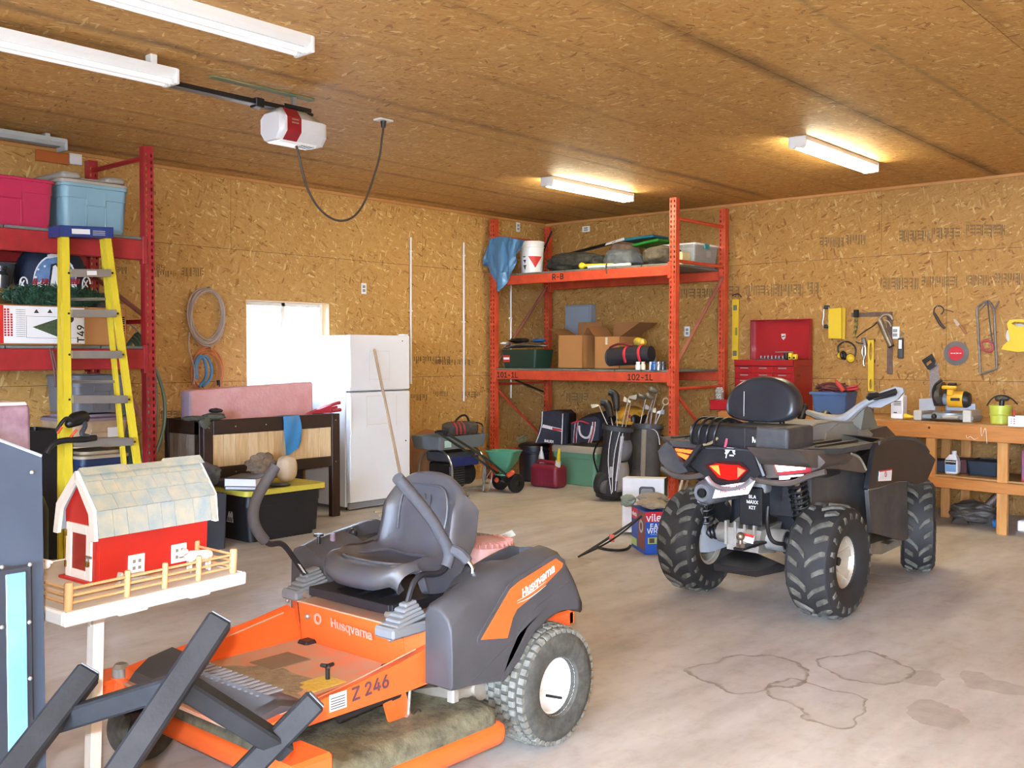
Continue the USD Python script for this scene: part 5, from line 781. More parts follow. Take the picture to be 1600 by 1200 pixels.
bn.p('wall', [ext(gp, .010, (0.0, 0, 0), (0, 1, 0), (0, 0, 1)), ext(gp, .010, (L-.01, 0, 0), (0, 1, 0), (0, 0, 1)), bx(.01, L-.01, 0, .01, 0, HW+.01, .001), bx(.01, L-.01, W-.01, W, 0, HW+.01, .001), bx(-.02, L+.005, -.004, W+.004, -.004, .004, .001)], WRED)
prf = [(-.024, .140), (-.012, .222), (W/2, .328)]
for side in (0, 1):
    q = [(y if not side else W-y, z) for y, z in prf]
    base = Polygon([q[0], q[1], q[2], (q[2][0], q[2][1]-.010), ((q[1][0]+.010*(1 if not side else -1)), q[1][1]-.006), ((q[0][0]+.010*(1 if not side else -1)), q[0][1])])
    r = bn.p('roof_board', ext(base, L+.02, (-.010, 0, 0), (0, 1, 0), (0, 0, 1)), M('roof_underboard', '9fb0ba', .8))
    bn.p('barge_board', ext(Polygon([(q[0][0], q[0][1]-.006), q[1], (q[2][0], q[2][1]), (q[2][0], q[2][1]-.024), (q[1][0]+(.018 if not side else -.018), q[1][1]-.012), (q[0][0]+(.018 if not side else -.018), q[0][1]-.006)]).buffer(.002), .012, (-.026, 0, 0), (0, 1, 0), (0, 0, 1)), WTRIM); bn.p('barge_board', ext(Polygon([(q[0][0], q[0][1]-.006), q[1], (q[2][0], q[2][1]), (q[2][0], q[2][1]-.024), (q[1][0]+(.018 if not side else -.018), q[1][1]-.012), (q[0][0]+(.018 if not side else -.018), q[0][1]-.006)]).buffer(.002), .012, (L+.012, 0, 0), (0, 1, 0), (0, 0, 1)), WTRIM)
    rr = random.Random(4+side)
    segs = [(0, q[0], q[1], .0, 1.02), (1, q[1], q[2], -.04, .40), (2, q[1], q[2], .34, .74), (3, q[1], q[2], .70, .97)]
    for k, a, b, t0, t1 in segs:
        a, b = np.array(a), np.array(b); d = b-a; n = np.array((-d[1], d[0]))/np.linalg.norm(d)*(1 if not side else -1); x = -.014
        while x < L+.010:
            w = min(rr.uniform(.045, .075), L+.014-x)
            if L+.014-(x+w) < .02: w = L+.014-x
            p0, p1 = a+d*t0, a+d*t1; h0, h1 = .0065+rr.uniform(0, .002), .0025
            V = [(X, p[0]+n[0]*h, p[1]+n[1]*h) for X in (x+.0008, x+w-.0008) for p, h in ((p0, .0005), (p0, h0), (p1, h1), (p1, .0))]
            bn.p('shingle', hull(V), SHA if rr.random() < .55 else SHB); x += w
bn.p('ridge_cap', [ext([(W/2-.024, .318), (W/2, .338), (W/2+.024, .318), (W/2, .330)], L*.38, (-.012, 0, 0), (0, 1, 0), (0, 0, 1)), ext([(W/2-.022, .319), (W/2, .334), (W/2+.022, .319), (W/2, .328)], L*.34, (L*.36, 0, 0), (0, 1, 0), (0, 0, 1)), ext([(W/2-.026, .318), (W/2, .342), (W/2+.026, .318), (W/2, .330)], L*.36, (L*.70, 0, 0), (0, 1, 0), (0, 0, 1))], SHA, kind='stuff')
for x0, z0 in ((.108, .006), (.268, .014)):
    f = bn.p('window_frame', bx(x0, x0+.058, -.006, .0, z0, z0+.060, .001), WTRIM)
    for i in (0, 1):
        for j in (0, 1): f.p('pane', bx(x0+.014+.020*i, x0+.024+.020*i, -.0068, -.0055, z0+.014+.021*j, z0+.024+.021*j, .0005), M('pane_grey', '8d8d90', .4), local=True)
dr = bn.p('door_frame', frame(trimesh.creation.extrude_polygon(Polygon([(.018, .004), (.140, .004), (.140, .168), (.018, .168)]).difference(Polygon([(.042, .030), (.115, .030), (.115, .140), (.042, .140)])), .008, engine='earcut'), (-.0002, 0, 0), (0, -1, 0), (0, 0, 1)), WTRIM) if False else bn.p('door_frame', [bx(-.008, 0, .018, .042, .004, .168, .001), bx(-.008, 0, .115, .140, .004, .168, .001), bx(-.0079, 0, .042, .115, .004, .030, .001), bx(-.0079, 0, .042, .115, .140, .168, .001)], WTRIM)
bn.p('door_panel', bx(-.003, 0, .042, .115, .030, .140, .0005), M('door_red', '9b2d27', .5)); bn.p('hinge', [bx(-.011, -.006, .134, .143, z, z+.02, .001) for z in (.03, .125)], BRASS); bn.p('padlock', [bx(-.020, -.009, .018, .032, .048, .064, .002)], BRASS); bn.p('shackle', tube([(-.014, .020, .064), (-.014, .021, .074), (-.014, .029, .074), (-.014, .030, .064)], .0018, 6), STEEL); bn.p('hasp', bx(-.010, -.006, .012, .040, .072, .080, .001), STEEL)
bn.p('tray', bx(-.222, .392, -.190, .345, -.020, -.004, .004), TRAY); bn.p('tray_edge', [bx(-.234, .404, -.202, -.188, -.042, -.003, .005), bx(-.234, .404, .343, .357, -.042, -.003, .005), bx(-.234, -.220, -.19, .345, -.042, -.003, .005), bx(.390, .404, -.19, .345, -.042, -.003, .005), bx(-.05, .05, -.18, .33, -.055, -.020, .004), bx(.20, .28, -.18, .33, -.055, -.02, .004)], WTRIM)
fx = [-.205, -.02, .11, .235, .372]
fp = [(x, -.172) for x in fx]+[(.372, .0), (.372, .16), (.372, .325), (-.205, .0), (-.205, .16), (-.205, .325)]
for i, (x, y) in enumerate(fp): r_ = .012 if i in (0, 4) else .009; bn.p('fence_post', lathe([(0, -.006), (r_, -.006), (r_, .068), (r_*.8, .072), (0, .072)], 12, (x, y, 0)), DOW)
ln = [(fp[0], fp[4]), (fp[4], fp[7]), (fp[0], fp[10])]
for (a, b) in ln:
    for z in (.014, .034, .054): bn.p('fence_rail', tube([(a[0], a[1], z), (b[0], b[1], z)], .0042, 8, 0), DOW)
bn.p('post', bx(.04, .078, .06, .098, -.762, -.043, .004), WTRIM); bn.p('brace', [tube([(.075, .079, -.15), (.15, .079, -.05)], .006, 6, 0), tube([(.043, .079, -.15), (-.03, .079, -.05)], .006, 6, 0)], WTRIM); bn.p('foot', bx(-.09, .21, -.05, .21, -.790+.012, -.755+.012, .006), WTRIM)
# little figures on the tray (they stand on it: things of their own)
A = np.array(rotm(2.87, .25, 8.31)); A[:3, 3] = (1.44, 2.887, .792)
def onb(m): m = m.copy(); m.apply_transform(A); return m
CW = M('cow_white', 'e8e6e0', .5, col2='2a2a2a', scale=34, amt=.36)
def critter(name, label, catg, o, rz, body, legs, head, mat, ear=True, tail=True):
    l = [balls(body, 12)]+[balls([(a, r), (b, r*.8)], 8) for a, b, r in legs]+[balls(head, 12)]
    from functools import reduce
    def man(t): return m3.Manifold(m3.Mesh(np.asarray(t.vertices, np.float32), np.asarray(t.faces, np.uint32)))
    M_ = reduce(lambda a, b: a+b, [m3.Manifold(m3.Mesh(np.asarray(trimesh.Trimesh(t.vertices, t.faces, process=True).vertices, np.float32), np.asarray(trimesh.Trimesh(t.vertices, t.faces, process=True).faces, np.uint32))) for t in l]).refine_to_length(.004).to_mesh()
    m = trimesh.Trimesh(M_.vert_properties[:, :3], M_.tri_verts, process=True); trimesh.smoothing.filter_taubin(m, iterations=6)
    return S(name, label, catg, onb(mv(tm(m.vertices, m.faces), o, 0, 0, rz)), mat, smooth=60)
critter('cow_figurine', 'white and black toy cow standing behind the barn fence at the right', 'figurine', (.295, -.10, .006), 165, [((-.03, 0, .045), .017), ((.03, 0, .047), .018), ((0, 0, .042), .019)], [((x, y, .035), (x, y, .0), .006) for x in (-.032, .03) for y in (-.01, .01)], [((.045, 0, .062), .011), ((.062, 0, .055), .008), ((.045, .013, .068), .004), ((.045, -.013, .068), .004)], CW)
critter('cat_figurine', 'grey toy cat lying by the long red wall of the barn', 'figurine', (.065, -.075, .003), 190, [((-.045, 0, .013), .013), ((.02, 0, .016), .014)], [((.035, y, .008), (.055, y, .005), .005) for y in (-.008, .008)]+[((-.05, .008, .008), (-.075, .012, .006), .004)], [((.04, .0, .027), .011), ((.043, .007, .038), .003), ((.043, -.007, .038), .003), ((.051, 0, .024), .006)], M('cat_grey', '96918a', .7, col2='bdb6ab', scale=30))
critter('hen_figurine', 'small white toy hen left of the barn door', 'figurine', (-.03, .22, .003), 120, [((-.012, 0, .022), .012), ((.008, 0, .02), .013)], [((0, y, .012), (0, y, .0), .003) for y in (-.005, .005)], [((.016, 0, .038), .007), ((.025, 0, .037), .003), ((-.026, 0, .032), .006)], M('paint_white', 'eef0f4', .6))
S('gnome_figurine', 'tiny red and blue painted figure at the far end of the barn', 'figurine', onb(lathe([(0, 0), (.010, 0), (.011, .02), (.007, .03), (.008, .038), (.004, .05), (0, .058)], 14, (.425-.03, .25, -.003))), M('figure_paint', 'b33a3a', .5, col2='3a5a9a', scale=30))
# black steel frame of three leaning tubes
SB = M('black_steel', '1a1b1e', .6, col2='26272a', scale=9, bump=.08, spec=.25)
fr = T('steel_frame', 'black square-tube steel frame with raised ends in front of the mower', 'steel frame', (.6, 2.2, 0))
def sq(a, b, w=.058, h=None, up=(0, 0, 1)):
    a, b = np.array(a, float), np.array(b, float); h = h or w; d = b-a; Ln = np.linalg.norm(d); t = d/Ln; u = np.cross(t, FW); u /= np.linalg.norm(u); return frame(bx(-w/2, w/2, -h/2, h/2, 0, Ln, .006), a, u, np.cross(t, u))
B1, B2, B5 = (DP(140, 1050, 2.45), AZ(-526, 1900)), (DP(345, 968, 2.35), AZ(-275, 1900)), (DP(494, 1093, 2.48), AZ(-1, 1600))
for a, b in (B2, B1, B5): g = a+(b-a)*.955; fr.p('upright_tube', sq(a, g), SB); fr.p('tube_end', sq(a+(a-b)/np.linalg.norm(b-a)*.004, a, .05), M('tube_scuff', '6b6f78', .5)); fr.p('foot', bx(b[0]-.05, b[0]+.05, b[1]-.05, b[1]+.05, .001, .03, .005), SB)
J = DP(283, 1068, 2.30); K1 = B1[0]+(B1[1]-B1[0])*.20; K5 = B5[0]+(B5[1]-B5[0])*.17
fr.p('cross_tube', sq(DP(80, 1130, 2.42), J, .05), SB); fr.p('cross_tube', sq(J, DP(448, 1172, 2.46), .05), SB)
# machine at the frame edge
mc_ = T('machine_cabinet', 'blue grey steel cabinet with a purple hood at the left edge', 'machine', (.85, 2.75, 0)); CAB = M('cabinet_blue_grey', '343d4a', .5, col2='3e4654', scale=3, spec=.3); PUR = M('hood_purple', '5b3e4a', .75, col2='7b6870', scale=14, bump=.15)
xe = AY(68, 900, 2.50)[0]; zc = AY(66, 712, 2.50)[2]; Z = lambda y: AY(60, y, 2.50)[2]
mc_.p('body', frame(trimesh.creation.extrude_polygon(Polygon([(.45, .04), (xe, .04), (xe, zc), (xe-.012, zc+.006), (.45, zc+.30)]), .5, engine='earcut'), (0, 3.0, 0), (1, 0, 0), (0, 0, 1)), CAB)
mc_.p('hood', rbx(.46, xe-.006, 2.54, 3.02, zc-.1, Z(632), .012, 8), PUR); mc_.p('hood_top', rbx(.47, xe-.012, 2.545, 3.015, Z(634)-.004, Z(628), .006, 8), M('hood_dust', '9a928c', .9)); mc_.p('seam_strip', tube([(xe-.002, 2.498, zc), (.7, 2.498, zc+.19)], .004, 6, 0), M('cabinet_edge', '8d96a3', .4))
mc_.p('gauge_frame', [bx(.80, AY(51, 900, 2.49)[0], 2.488, 2.4999, Z(1200), Z(878), .006)], M('gauge_black', '2c3038', .4)); mc_.p('gauge_glass', bx(AY(9, 900, 2.485)[0], AY(41, 900, 2.485)[0], 2.484, 2.489, Z(1190), Z(888), .002), M('gauge_blue', '6f9ac0', .25, col2='5c86ac', scale=4, spec=.3))
for x, y in ((50, 738), (47, 882), (46, 972), (3, 886), (3, 980), (47, 1060)): p = AY(x, y, 2.50 if y < 800 else 2.487); mc_.p('rivet', mv(trimesh.creation.icosphere(2, .0055), p), STEEL)
mc_.p('grab_handle', tube([(xe-.03, 2.75, Z(739)), (xe+.02, 2.74, Z(739)), (xe+.052, 2.72, Z(743)), (xe+.056, 2.66, Z(752)), (xe+.02, 2.61, Z(755)), (xe-.03, 2.61, Z(755))], .011, 10), M('handle_grey', '7b8087', .5)); mc_.p('base', bx(.44, xe+.005, 2.49, 3.02, .0, .045, .004), BARB)
# yellow step ladder, folded, leaning on the rack
LY = M('ladder_yellow', 'd9c332', .45, var=.08); LA = M('ladder_alloy', 'a6a6a2', .35, metal=.6, var=.15); LB = M('ladder_blue', '253a78', .45)
ld = T('step_ladder', 'yellow fibreglass step ladder with blue top leaning on the red rack', 'ladder', (3.4, 6.8, 0))
def LP(x, y):
    """A point on the ladder's leaning plane seen at a picture point."""
    Yt, Yb, zt = 6.93, 6.62, 2.35; n = np.array((0, zt, Yb-Yt)); n = np.array((0., 1., (Yt-Yb)/-zt)); d = ray(x, y); t = (Yb-CAM[1]-n[2]*CAM[2])/(d[1]+n[2]*d[2]); return CAM+d*t
def rail(x0, y0, x1, y1, w, d, off=0., mat=LY, name='rail'):
    a, b = LP(x0, y0), LP(x1, y1); b = b+(b-a)*((0.012-b[2])/(b[2]-a[2])) if y1 > 860 else b; a, b = a+(0, off, 0), b+(0, off, 0); t = (b-a)/np.linalg.norm(b-a); u = np.array((1., 0, 0)); u -= t*(u@t); u /= np.linalg.norm(u)
    c = [(-w/2, 0), (w/2, 0), (w/2, d), (w/2-.006, d), (w/2-.006, .006), (-w/2+.006, .006), (-w/2+.006, d), (-w/2, d)]; return ld.p(name, frame(trimesh.creation.extrude_polygon(Polygon(c), np.linalg.norm(b-a), engine='earcut'), a, u, np.cross(t, u)), mat)
rail(102.5, 362, 110, 885, .055, -.03); rail(168, 366, 238, 885, .05, -.03)
for x0, x1 in ((103, 103), (168, 217)): rail(x0, 366, x1, 875, .03, -.03, .065, LY, 'rear_rail')
tl_, tr_ = LP(88, 363), LP(172, 366); ld.p('top_cap', hull([p+(0, dy, dz) for p in (tl_, tr_) for dy in (-.05, .12) for dz in (-.03, .045)]), LB); p = LP(130, 363); ld.p('top_sticker', frame(trimesh.creation.box((.13, .035, .002)), (tl_+tr_)/2+(-.045, -.051, .004), tr_-tl_, (0, 0, 1)), WPLATE); ld.p('top_print', [frame(trimesh.creation.box((.09, .006, .002)), (tl_+tr_)/2+(.085, -.051, z), tr_-tl_, (0, 0, 1)) for z in (-.008, .005, .018)], M('print_pale', 'a9a9ab', .7))
xs = lambda y: (109.5-.0+(y-362)*.0145, 160+(y-366)*.132)
for y in (427, 490, 554, 624, 690, 760, 832):
    l, r = xs(y); a, b = LP(l-2, y), LP(r+2, y); s = ld.p('step', [frame(bx(0, np.linalg.norm(b-a), -.035, .03, -.045, .045, .003), a, b-a, (0, .0, 1)) if False else hull([p+(0, dy, dz) for p in (a, b) for dy, dz in ((-.035, -.027), (-.035, .027), (.05, .027), (.05, .015), (-.02, -.027))])], LA)
    if y == 427: q = (a+b)/2; s.p('step_sticker', frame(trimesh.creation.box((.07, .03, .002)), q+(.0, -.0365, .0), b-a, (0, 0, 1)), WPLATE)
for y in (460, 590, 690): l, r = xs(y); a, b = LP(l-6, y), LP(r, y); ld.p('rear_bar', tube([a+(0, .075, -.03), b+(0, .075, -.03)], .012, 6, 0), LA)
for i, (x, y) in enumerate(((104, 427), (104, 490), (105, 554), (105, 624), (107, 690))): ld.p('bolt', [mv(trimesh.creation.icosphere(1, .008), LP(x, y)+(0, -.034, 0)), mv(trimesh.creation.icosphere(1, .008), LP(xs(y)[1]+4, y)+(0, -.034, 0))], M('print_dark', '2b2a2a', .7), kind='stuff')
S('bungee_cord', 'brown bungee strap hanging from the rack beam left of the ladder', 'strap', [tube([AY(78, 545, 7.03), AY(84, 575, 7.03), AY(87, 605, 7.02)], .007, 6), tube([AY(82, 548, 7.03), AY(90, 580, 7.02), AY(96, 612, 7.02)], .007, 6)], M('strap_brown', '6a4a44', .7))
# saw and hoses on the ladder step
p = LP(120, 690); hs = T('vacuum_tool', 'black wet vacuum hose and orange-striped tool lying on the ladder step', 'vacuum hose', p); yb = p[1]-.09
H = lambda x, y, dy=0.: AY(x, y, yb+dy)
hs.p('hose', tube([H(72, 708), H(78, 698), H(92, 690), H(120, 687), H(140, 685), H(150, 684)], [.018, .02, .02, .02, .024, .02], 10), BLACK); hs.p('body', balls([(H(118, 655, .05), .05), (H(130, 652, .06), .045), (H(108, 662, .04), .03)], 12), BLACK); hs.p('loop', tube([H(128, 655, .05), H(133, 665, .02), H(128, 678, 0), H(138, 682, 0)], .016, 8), DGREY); hs.p('cable', tube([H(115, 660, .02), H(103, 654), H(94, 664), H(88, 674)], .013, 8), BLACK); ORS = M('tool_orange', 'e2552e', .4)
hs.p('stripe', tube([H(90, 677, -.02), H(97, 667, -.02)], .009, 6, 0), ORS); hs.p('stripe', tube([H(110, 683, -.025), H(120, 671, -.025)], .008, 6, 0), ORS)
S('shop_vacuum', 'black drum vacuum standing on the floor below the ladder', 'vacuum', lathe([(0, 0.005), (.2, .005), (.21, .05), (.215, .48), (.19, .56), (.12, .62), (0, .63)], 28, (2.72, 6.55, 0)), BLACK)

# ------------------------------------------------------------------ along the left wall and under the orange rack
DW = M('stained_wood', '38261e', .55, col2='2a1b15', scale=6, stretch=(1, 1, 1)); PN = M('pine_board', 'd9bd92', .65, col2='c39d6c', scale=5, stretch=(6, 6, .8)); PN2 = M('pine_board_pale', 'e2cda6', .65, col2='cfae80', scale=5, stretch=(6, 6, .8)); PNG = M('weathered_board', 'a09284', .75, col2='837668', scale=5, stretch=(6, 6, .8))
x0, x1, yf, yr = 4.50, 5.90, 7.20, 7.80; zt = .935
pl_ = T('raised_planter', 'dark-framed raised planter table with pine board sides', 'planter', (5.2, 7.5, 0)); P = pl_.p
for x in (x0+.045, x1-.045):
    for y in (yf+.03, yr-.03): P('leg', bx(x-.045, x+.045, y-.03, y+.03, 0, zt-.002, .006), DW)
P('leg_post', bx(x0-.0, x0+.035, yf+.062, yf+.14, 0, zt-.01, .006), DW)
P('rail', bx(x0+.091, x1-.091, yf, yf+.04, zt-.12, zt, .005), DW); P('rail', bx(x0+.091, x1-.091, yf, yf+.04, .46, .55, .005), DW); P('rail', bx(x0+.091, x1-.091, yr-.04, yr, zt-.12, zt, .005), DW); P('rail', bx(x0+.091, x1-.091, yr-.04, yr, .46, .55, .005), DW)
for x in (x0, x1-.04): P('end_rail', bx(x, x+.04, yf+.062, yr-.062, zt-.12, zt-.001, .005), DW); P('end_rail', bx(x, x+.04, yf+.062, yr-.062, .46, .55, .005), DW)
rr = random.Random(3); x = x0+.092
while x < x1-.095:
    w = min(rr.uniform(.09, .15), x1-.092-x); P('plank', bx(x+.0008, x+w-.0008, yf+.014, yf+.03, .551, zt-.121, .002), PN if rr.random() < .55 else PN2); P('plank', bx(x+.0008, x+w-.0008, yr-.03, yr-.014, .551, zt-.121, .002), PN); x += w
y = yf+.142
while y < yr-.065:
    w = min(rr.uniform(.09, .14), yr-.062-y); P('plank', bx(x0+.012, x0+.028, y+.0008, y+w-.0008, .551, zt-.121, .002), PNG); P('plank', bx(x1-.028, x1-.012, y+.0008, y+w-.0008, .551, zt-.121, .002), PN); y += w
P('bottom_board', bx(x0+.05, x1-.05, yf+.06, yr-.06, .52, .545, .003), PN); P('soil_board', bx(x0+.05, x1-.05, yf+.06, yr-.06, .60, .63, .003), PN)
for x in (x0+.05, x0+.3, x0+.6, x0+.9, x1-.05): P('screw', [mv(trimesh.creation.icosphere(1, .006), (x, yf-.001, z)) for z in (zt-.06, .50)], STEEL, kind='stuff')
PINK = M('insulation_pink', 'dba8a6', .95, col2='cf9592', scale=5, bump=.6, bscale=30); a, b = AY(293, 610, 7.55), AY(484, 596, 7.55); m = rbx(a[0], b[0], 7.50, 7.64, .631, (a[2]+b[2])/2, .02, 8); m = m.subdivide().subdivide().subdivide(); v = m.vertices; n = meshkit.fbm(v*9, 3, 2)-.5; v[:, 1] += n*.03*(np.abs(v[:, 1]-7.57) > .05); v[:, 2] += ((v[:, 0]-a[0])/(b[0]-a[0])-.5)*(b[2]-a[2])*(v[:, 2] > 1.)+n*.006
bt_ = T('insulation_batt', 'pink fibreglass insulation batt standing up in the planter', 'insulation', ((a[0]+b[0])/2, 7.57, .631)); bt_.p('wool', tm(v, m.faces), PINK, smooth=60); bt_.p('facing', bx(a[0]-.012, a[0]+.012, 7.505, 7.635, .64, a[2]-.01, .004), M('facing_mauve', 'b9a3b8', .6))
p = AY(312, 651, 7.3); S('work_gloves', 'pair of grey green work gloves lying over the planter corner', 'gloves', [blob((p[0]-.09, 7.23, zt+.022), (.10, .075, .02), .35, 2, 5), blob((p[0]+.09, 7.23, zt+.03), (.10, .07, .028), .3, 2, 6), blob((p[0]-.02, 7.19, zt-.01), (.05, .015, .05), .3, 2, 9)], M('glove_grey', '5d6058', .85, col2='45483f', scale=14))
p = AY(333, 647, 7.3); S('black_cap', 'small black cap on top of the work gloves', 'cap', blob((p[0]+.0, 7.26, zt+.075), (.055, .05, .02), .25, 2, 7), BLACK)
Gp = []; cols = [((443, 651), (444, 713)), ((448, 650), (446, 714)), ((455, 650), (451, 712)), ((461, 650), (459, 703)), ((466, 649), (464, 700)), ((468, 649), (470, 690))]
for i, (t, b) in enumerate(cols):
    T_, B_ = AY(*t, 7.185), AY(*b, 7.185); row = [np.array((T_[0], 7.28, zt+.004)), np.array((T_[0], 7.20, zt+.006))]+[T_*(1-s)+B_*s+(0, -.012+.012*math.sin(i*1.7+s*5), 0) for s in np.linspace(.0, 1, 7)]; row[2] = np.array((T_[0], 7.186, zt-.002)); Gp.append(row)
S('blue_tape_sheet', 'torn blue plastic sheet hanging over the front of the planter', 'plastic sheet', sheet(Gp, -.002), M('sheet_blue', '3f86bd', .35, var=.12, scale=10), smooth=60)
a = lpb(478, 634, 531, 648, 7.3); S('umbrella', 'folded red umbrella lying at the planter end by the fridge', 'umbrella', [hull([(a[0], 7.28, zt+.004), (a[0], 7.32, zt+.004)]+[(x, y, z) for x, z, r in ((a[1]-.12, zt+.075, .03), (a[1]-.2, zt+.04, .04)) for y in (7.27, 7.36) for z in (zt+.003, z)]), tube([(a[1]-.16, 7.30, zt+.05), (a[1]-.04, 7.30, zt+.085), (a[1], 7.30, zt+.09)], .016, 8), tube([(a[1]-.14, 7.33, zt+.03), (a[1]-.01, 7.33, zt+.05)], .013, 8), tube([(a[1]-.1, 7.29, zt+.02), (a[1]+.0, 7.29, zt+.025)], .016, 8)], M('umbrella_red', 'b32a3a', .55))
# black tote with yellow lid
c0, cR, cL = AZ(393, 850), AZ(476, 831), AZ(346, 840); x0, x1, y0, y1 = c0[0]-.04, cR[0]+.10, c0[1]+.0, cL[1]+.10; zl = .40
bt = tote('storage_tote', 'black tote with a yellow lid on the floor below the planter', x0, x1, y0, y1, .0, zl, M('tote_black', '1b1c20', .4, var=.1), None, False, .84); YL2 = M('lid_yellow', 'cfc24a', .45, var=.1); cc = ((x0+x1)/2, (y0+y1)/2)
bt.p('lid', skin([np.array([(X+cc[0], Y+cc[1], z) for X, Y in rrect(x1-x0+e, y1-y0+e, .05)]) for e, z in ((.03, zl-.03), (.045, zl-.028), (.045, zl+.012), (.0, zl+.016), (-.06, zl+.006))]), YL2)
bt.p('emblem', [frame(ext([(-.045, -.055), (.045, -.055), (.012, .085), (-.010, .085)], .002, (0, 0, 0), (1, 0, 0), (0, 1, 0)), (x0+.025, y0+.26, .20), (0, -1, 0), (.08, 0, 1))], M('emblem_white', 'dcdce0', .5)); [bt.p('emblem_mark', q_, BLACK) for q_ in [frame(ext([(k-.007, -.05), (k+.007, -.05), (k+.005, -.02), (k, -.012), (k-.005, -.02)], .001, (0, 0, 0), (1, 0, 0), (0, 1, 0)), (x0+.0225, y0+.26, .20), (0, -1, 0), (.08, 0, 1)) for k in (-.025, 0, .025)]+[frame(ext([(-.006, .015), (.008, .015), (.006, .035), (-.004, .035)], .001, (0, 0, 0), (1, 0, 0), (0, 1, 0)), (x0+.0225, y0+.26, .20), (0, -1, 0), (.08, 0, 1))]]
TP = zl+.0185
def book(name, label, cpx, zz, w, d, h, rz, cover, pages=True):
    p = AZ(cpx[0], cpx[1], zz); t = T(name, label, 'book', (p[0], p[1], zz), rz, own=True, group='books on the black tote'); t.p('cover', [bx(-w/2, w/2, -d/2, d/2, 0, .006, .001), bx(-w/2, w/2, -d/2, d/2, h-.006, h, .001), bx(-w/2, w/2, d/2-.006, d/2, 0, h, .001)], cover); t.p('pages', bx(-w/2+.004, w/2-.006, -d/2+.004, d/2-.006, .006, h-.006, .001), M('page_white', 'd9d9d8', .8, var=.06)); return t
book('book', 'thick white-paged book at the bottom of the pair on the yellow lid', (388, 762), TP, .32, .26, .075, 35, DGREY); book('book', 'thick white-paged book on top of the pair on the yellow lid', (388, 757), TP+.0755, .31, .25, .065, 33, DGREY)
p = AZ(345, 757, TP); S('tool_case', 'flat black tool case at the left end of the yellow lid', 'case', mv(rbx(-.10, .10, -.06, .06, 0, .05, .012), (x0+.09, y1-.09, TP), 0, 0, 30), M('case_dark', '3a3c40', .4, col2='7d7f84', scale=20, amt=.25))
p = AZ(448, 765, TP); S('frying_lid', 'dark oval lid lying in front of the books on the tote', 'lid', mv(lathe([(0, .0), (.085, .0), (.09, .006), (.08, .012), (0, .016)], 24), (x0+.36, y0+.075, TP)), BLACK)
p = AZ(441, 762, TP); S('paper_roll', 'pale tan paper sleeve standing on the tote lid behind the mower lever', 'roll', blob((x0+.57, y0+.26, TP+.105), (.085, .075, .11), .12, 1.5, 3, 4, .8), M('paper_tan', 'cdb89c', .85, var=.08))
p = AZ(380, 748, TP); S('driftwood', 'small broken piece of grey wood behind the books on the tote', 'wood piece', blob((x0+.42, y1-.12, TP+.125), (.14, .05, .10), .6, 2.2, 8), M('driftwood', '8a7c6c', .9, col2='5d5148', scale=20))
# fridge
FR = M('fridge_white', 'e6ebf2', .3, var=.02); fx0, fx1, fy0, fy1, fh = 6.115, 6.878, 7.315, 8.0, 1.655
fg = T('fridge', 'white two-door fridge with a broomstick leaning on its front', 'fridge', (6.5, 7.65, 0)); fg.p('body', bx(fx0, fx1, fy0+.07, fy1, .03, fh-.004, .008), FR)
fg.p('freezer_door', rbx(fx0, fx1, fy0, fy0+.064, 1.125, fh, .012, 8), FR).p('seam_tape', [bx(fx0+a, fx0+a+.004, fy0-.0006, fy0+.001, 1.21, 1.50, .0002) for a in (.24, .49)]+[bx(fx0+.24, fx0+.49, fy0-.0006, fy0+.001, z, z+.004, .0002) for z in (1.23, 1.50)], M('tape_mark', 'd9dce0', .5), local=False)
fg.p('fridge_door', rbx(fx0, fx1, fy0, fy0+.064, .075, 1.112, .012, 8), FR).p('seam_tape', [bx(fx0+.20, fx0+.46, fy0-.0006, fy0+.001, z, z+.004, .0002) for z in (.80, 1.07)]+[bx(fx0+a, fx0+a+.004, fy0-.0006, fy0+.001, .78, 1.07, .0002) for a in (.20, .58)], M('tape_mark_beige', 'd8d2bf', .5), local=False)
fg.p('gasket', bx(fx0+.01, fx1-.01, fy0+.062, fy0+.071, .08, fh-.01, .001), M('gasket_grey', '9ea3a8', .6)); fg.p('kick_grille', bx(fx0+.01, fx1-.01, fy0+.03, fy0+.06, .012, .07, .003), M('kick_grey', '8d9196', .5)); fg.p('foot', [cyl((x, y, 0), (x, y, .035), .02) for x in (fx0+.05, fx1-.05) for y in (fy0+.1, fy1-.06)], BLACK, kind='stuff'); fg.p('handle', [bx(fx0-.001, fx0+.018, fy0-.012, fy0+.012, 1.16, 1.50, .005)], FR); fg.p('handle', [bx(fx0-.001, fx0+.018, fy0-.012, fy0+.012, .72, 1.08, .005)], FR); fg.p('hinge', bx(fx1-.06, fx1-.004, fy0+.02, fy0+.1, fh-.002, fh+.012, .002), FR); fg.p('logo_dot', mv(trimesh.creation.icosphere(1, .007), (fx1-.06, fy0-.001, .62)), BLACK); fg.p('nick', mv(trimesh.creation.icosphere(1, .006), (fx1-.10, fy0, 1.60)), DGREY)
a, b = AY(585, 547, 7.285), AZ(642, 822)+(0, 0, .008); S('broomstick', 'wooden broomstick leaning against the fridge front', 'broomstick', [cyl(a, b, .0135), balls([(a, .0135), (a+(a-b)*.004, .010)], 8)], M('stick_wood', 'b39b80', .6, var=.1))
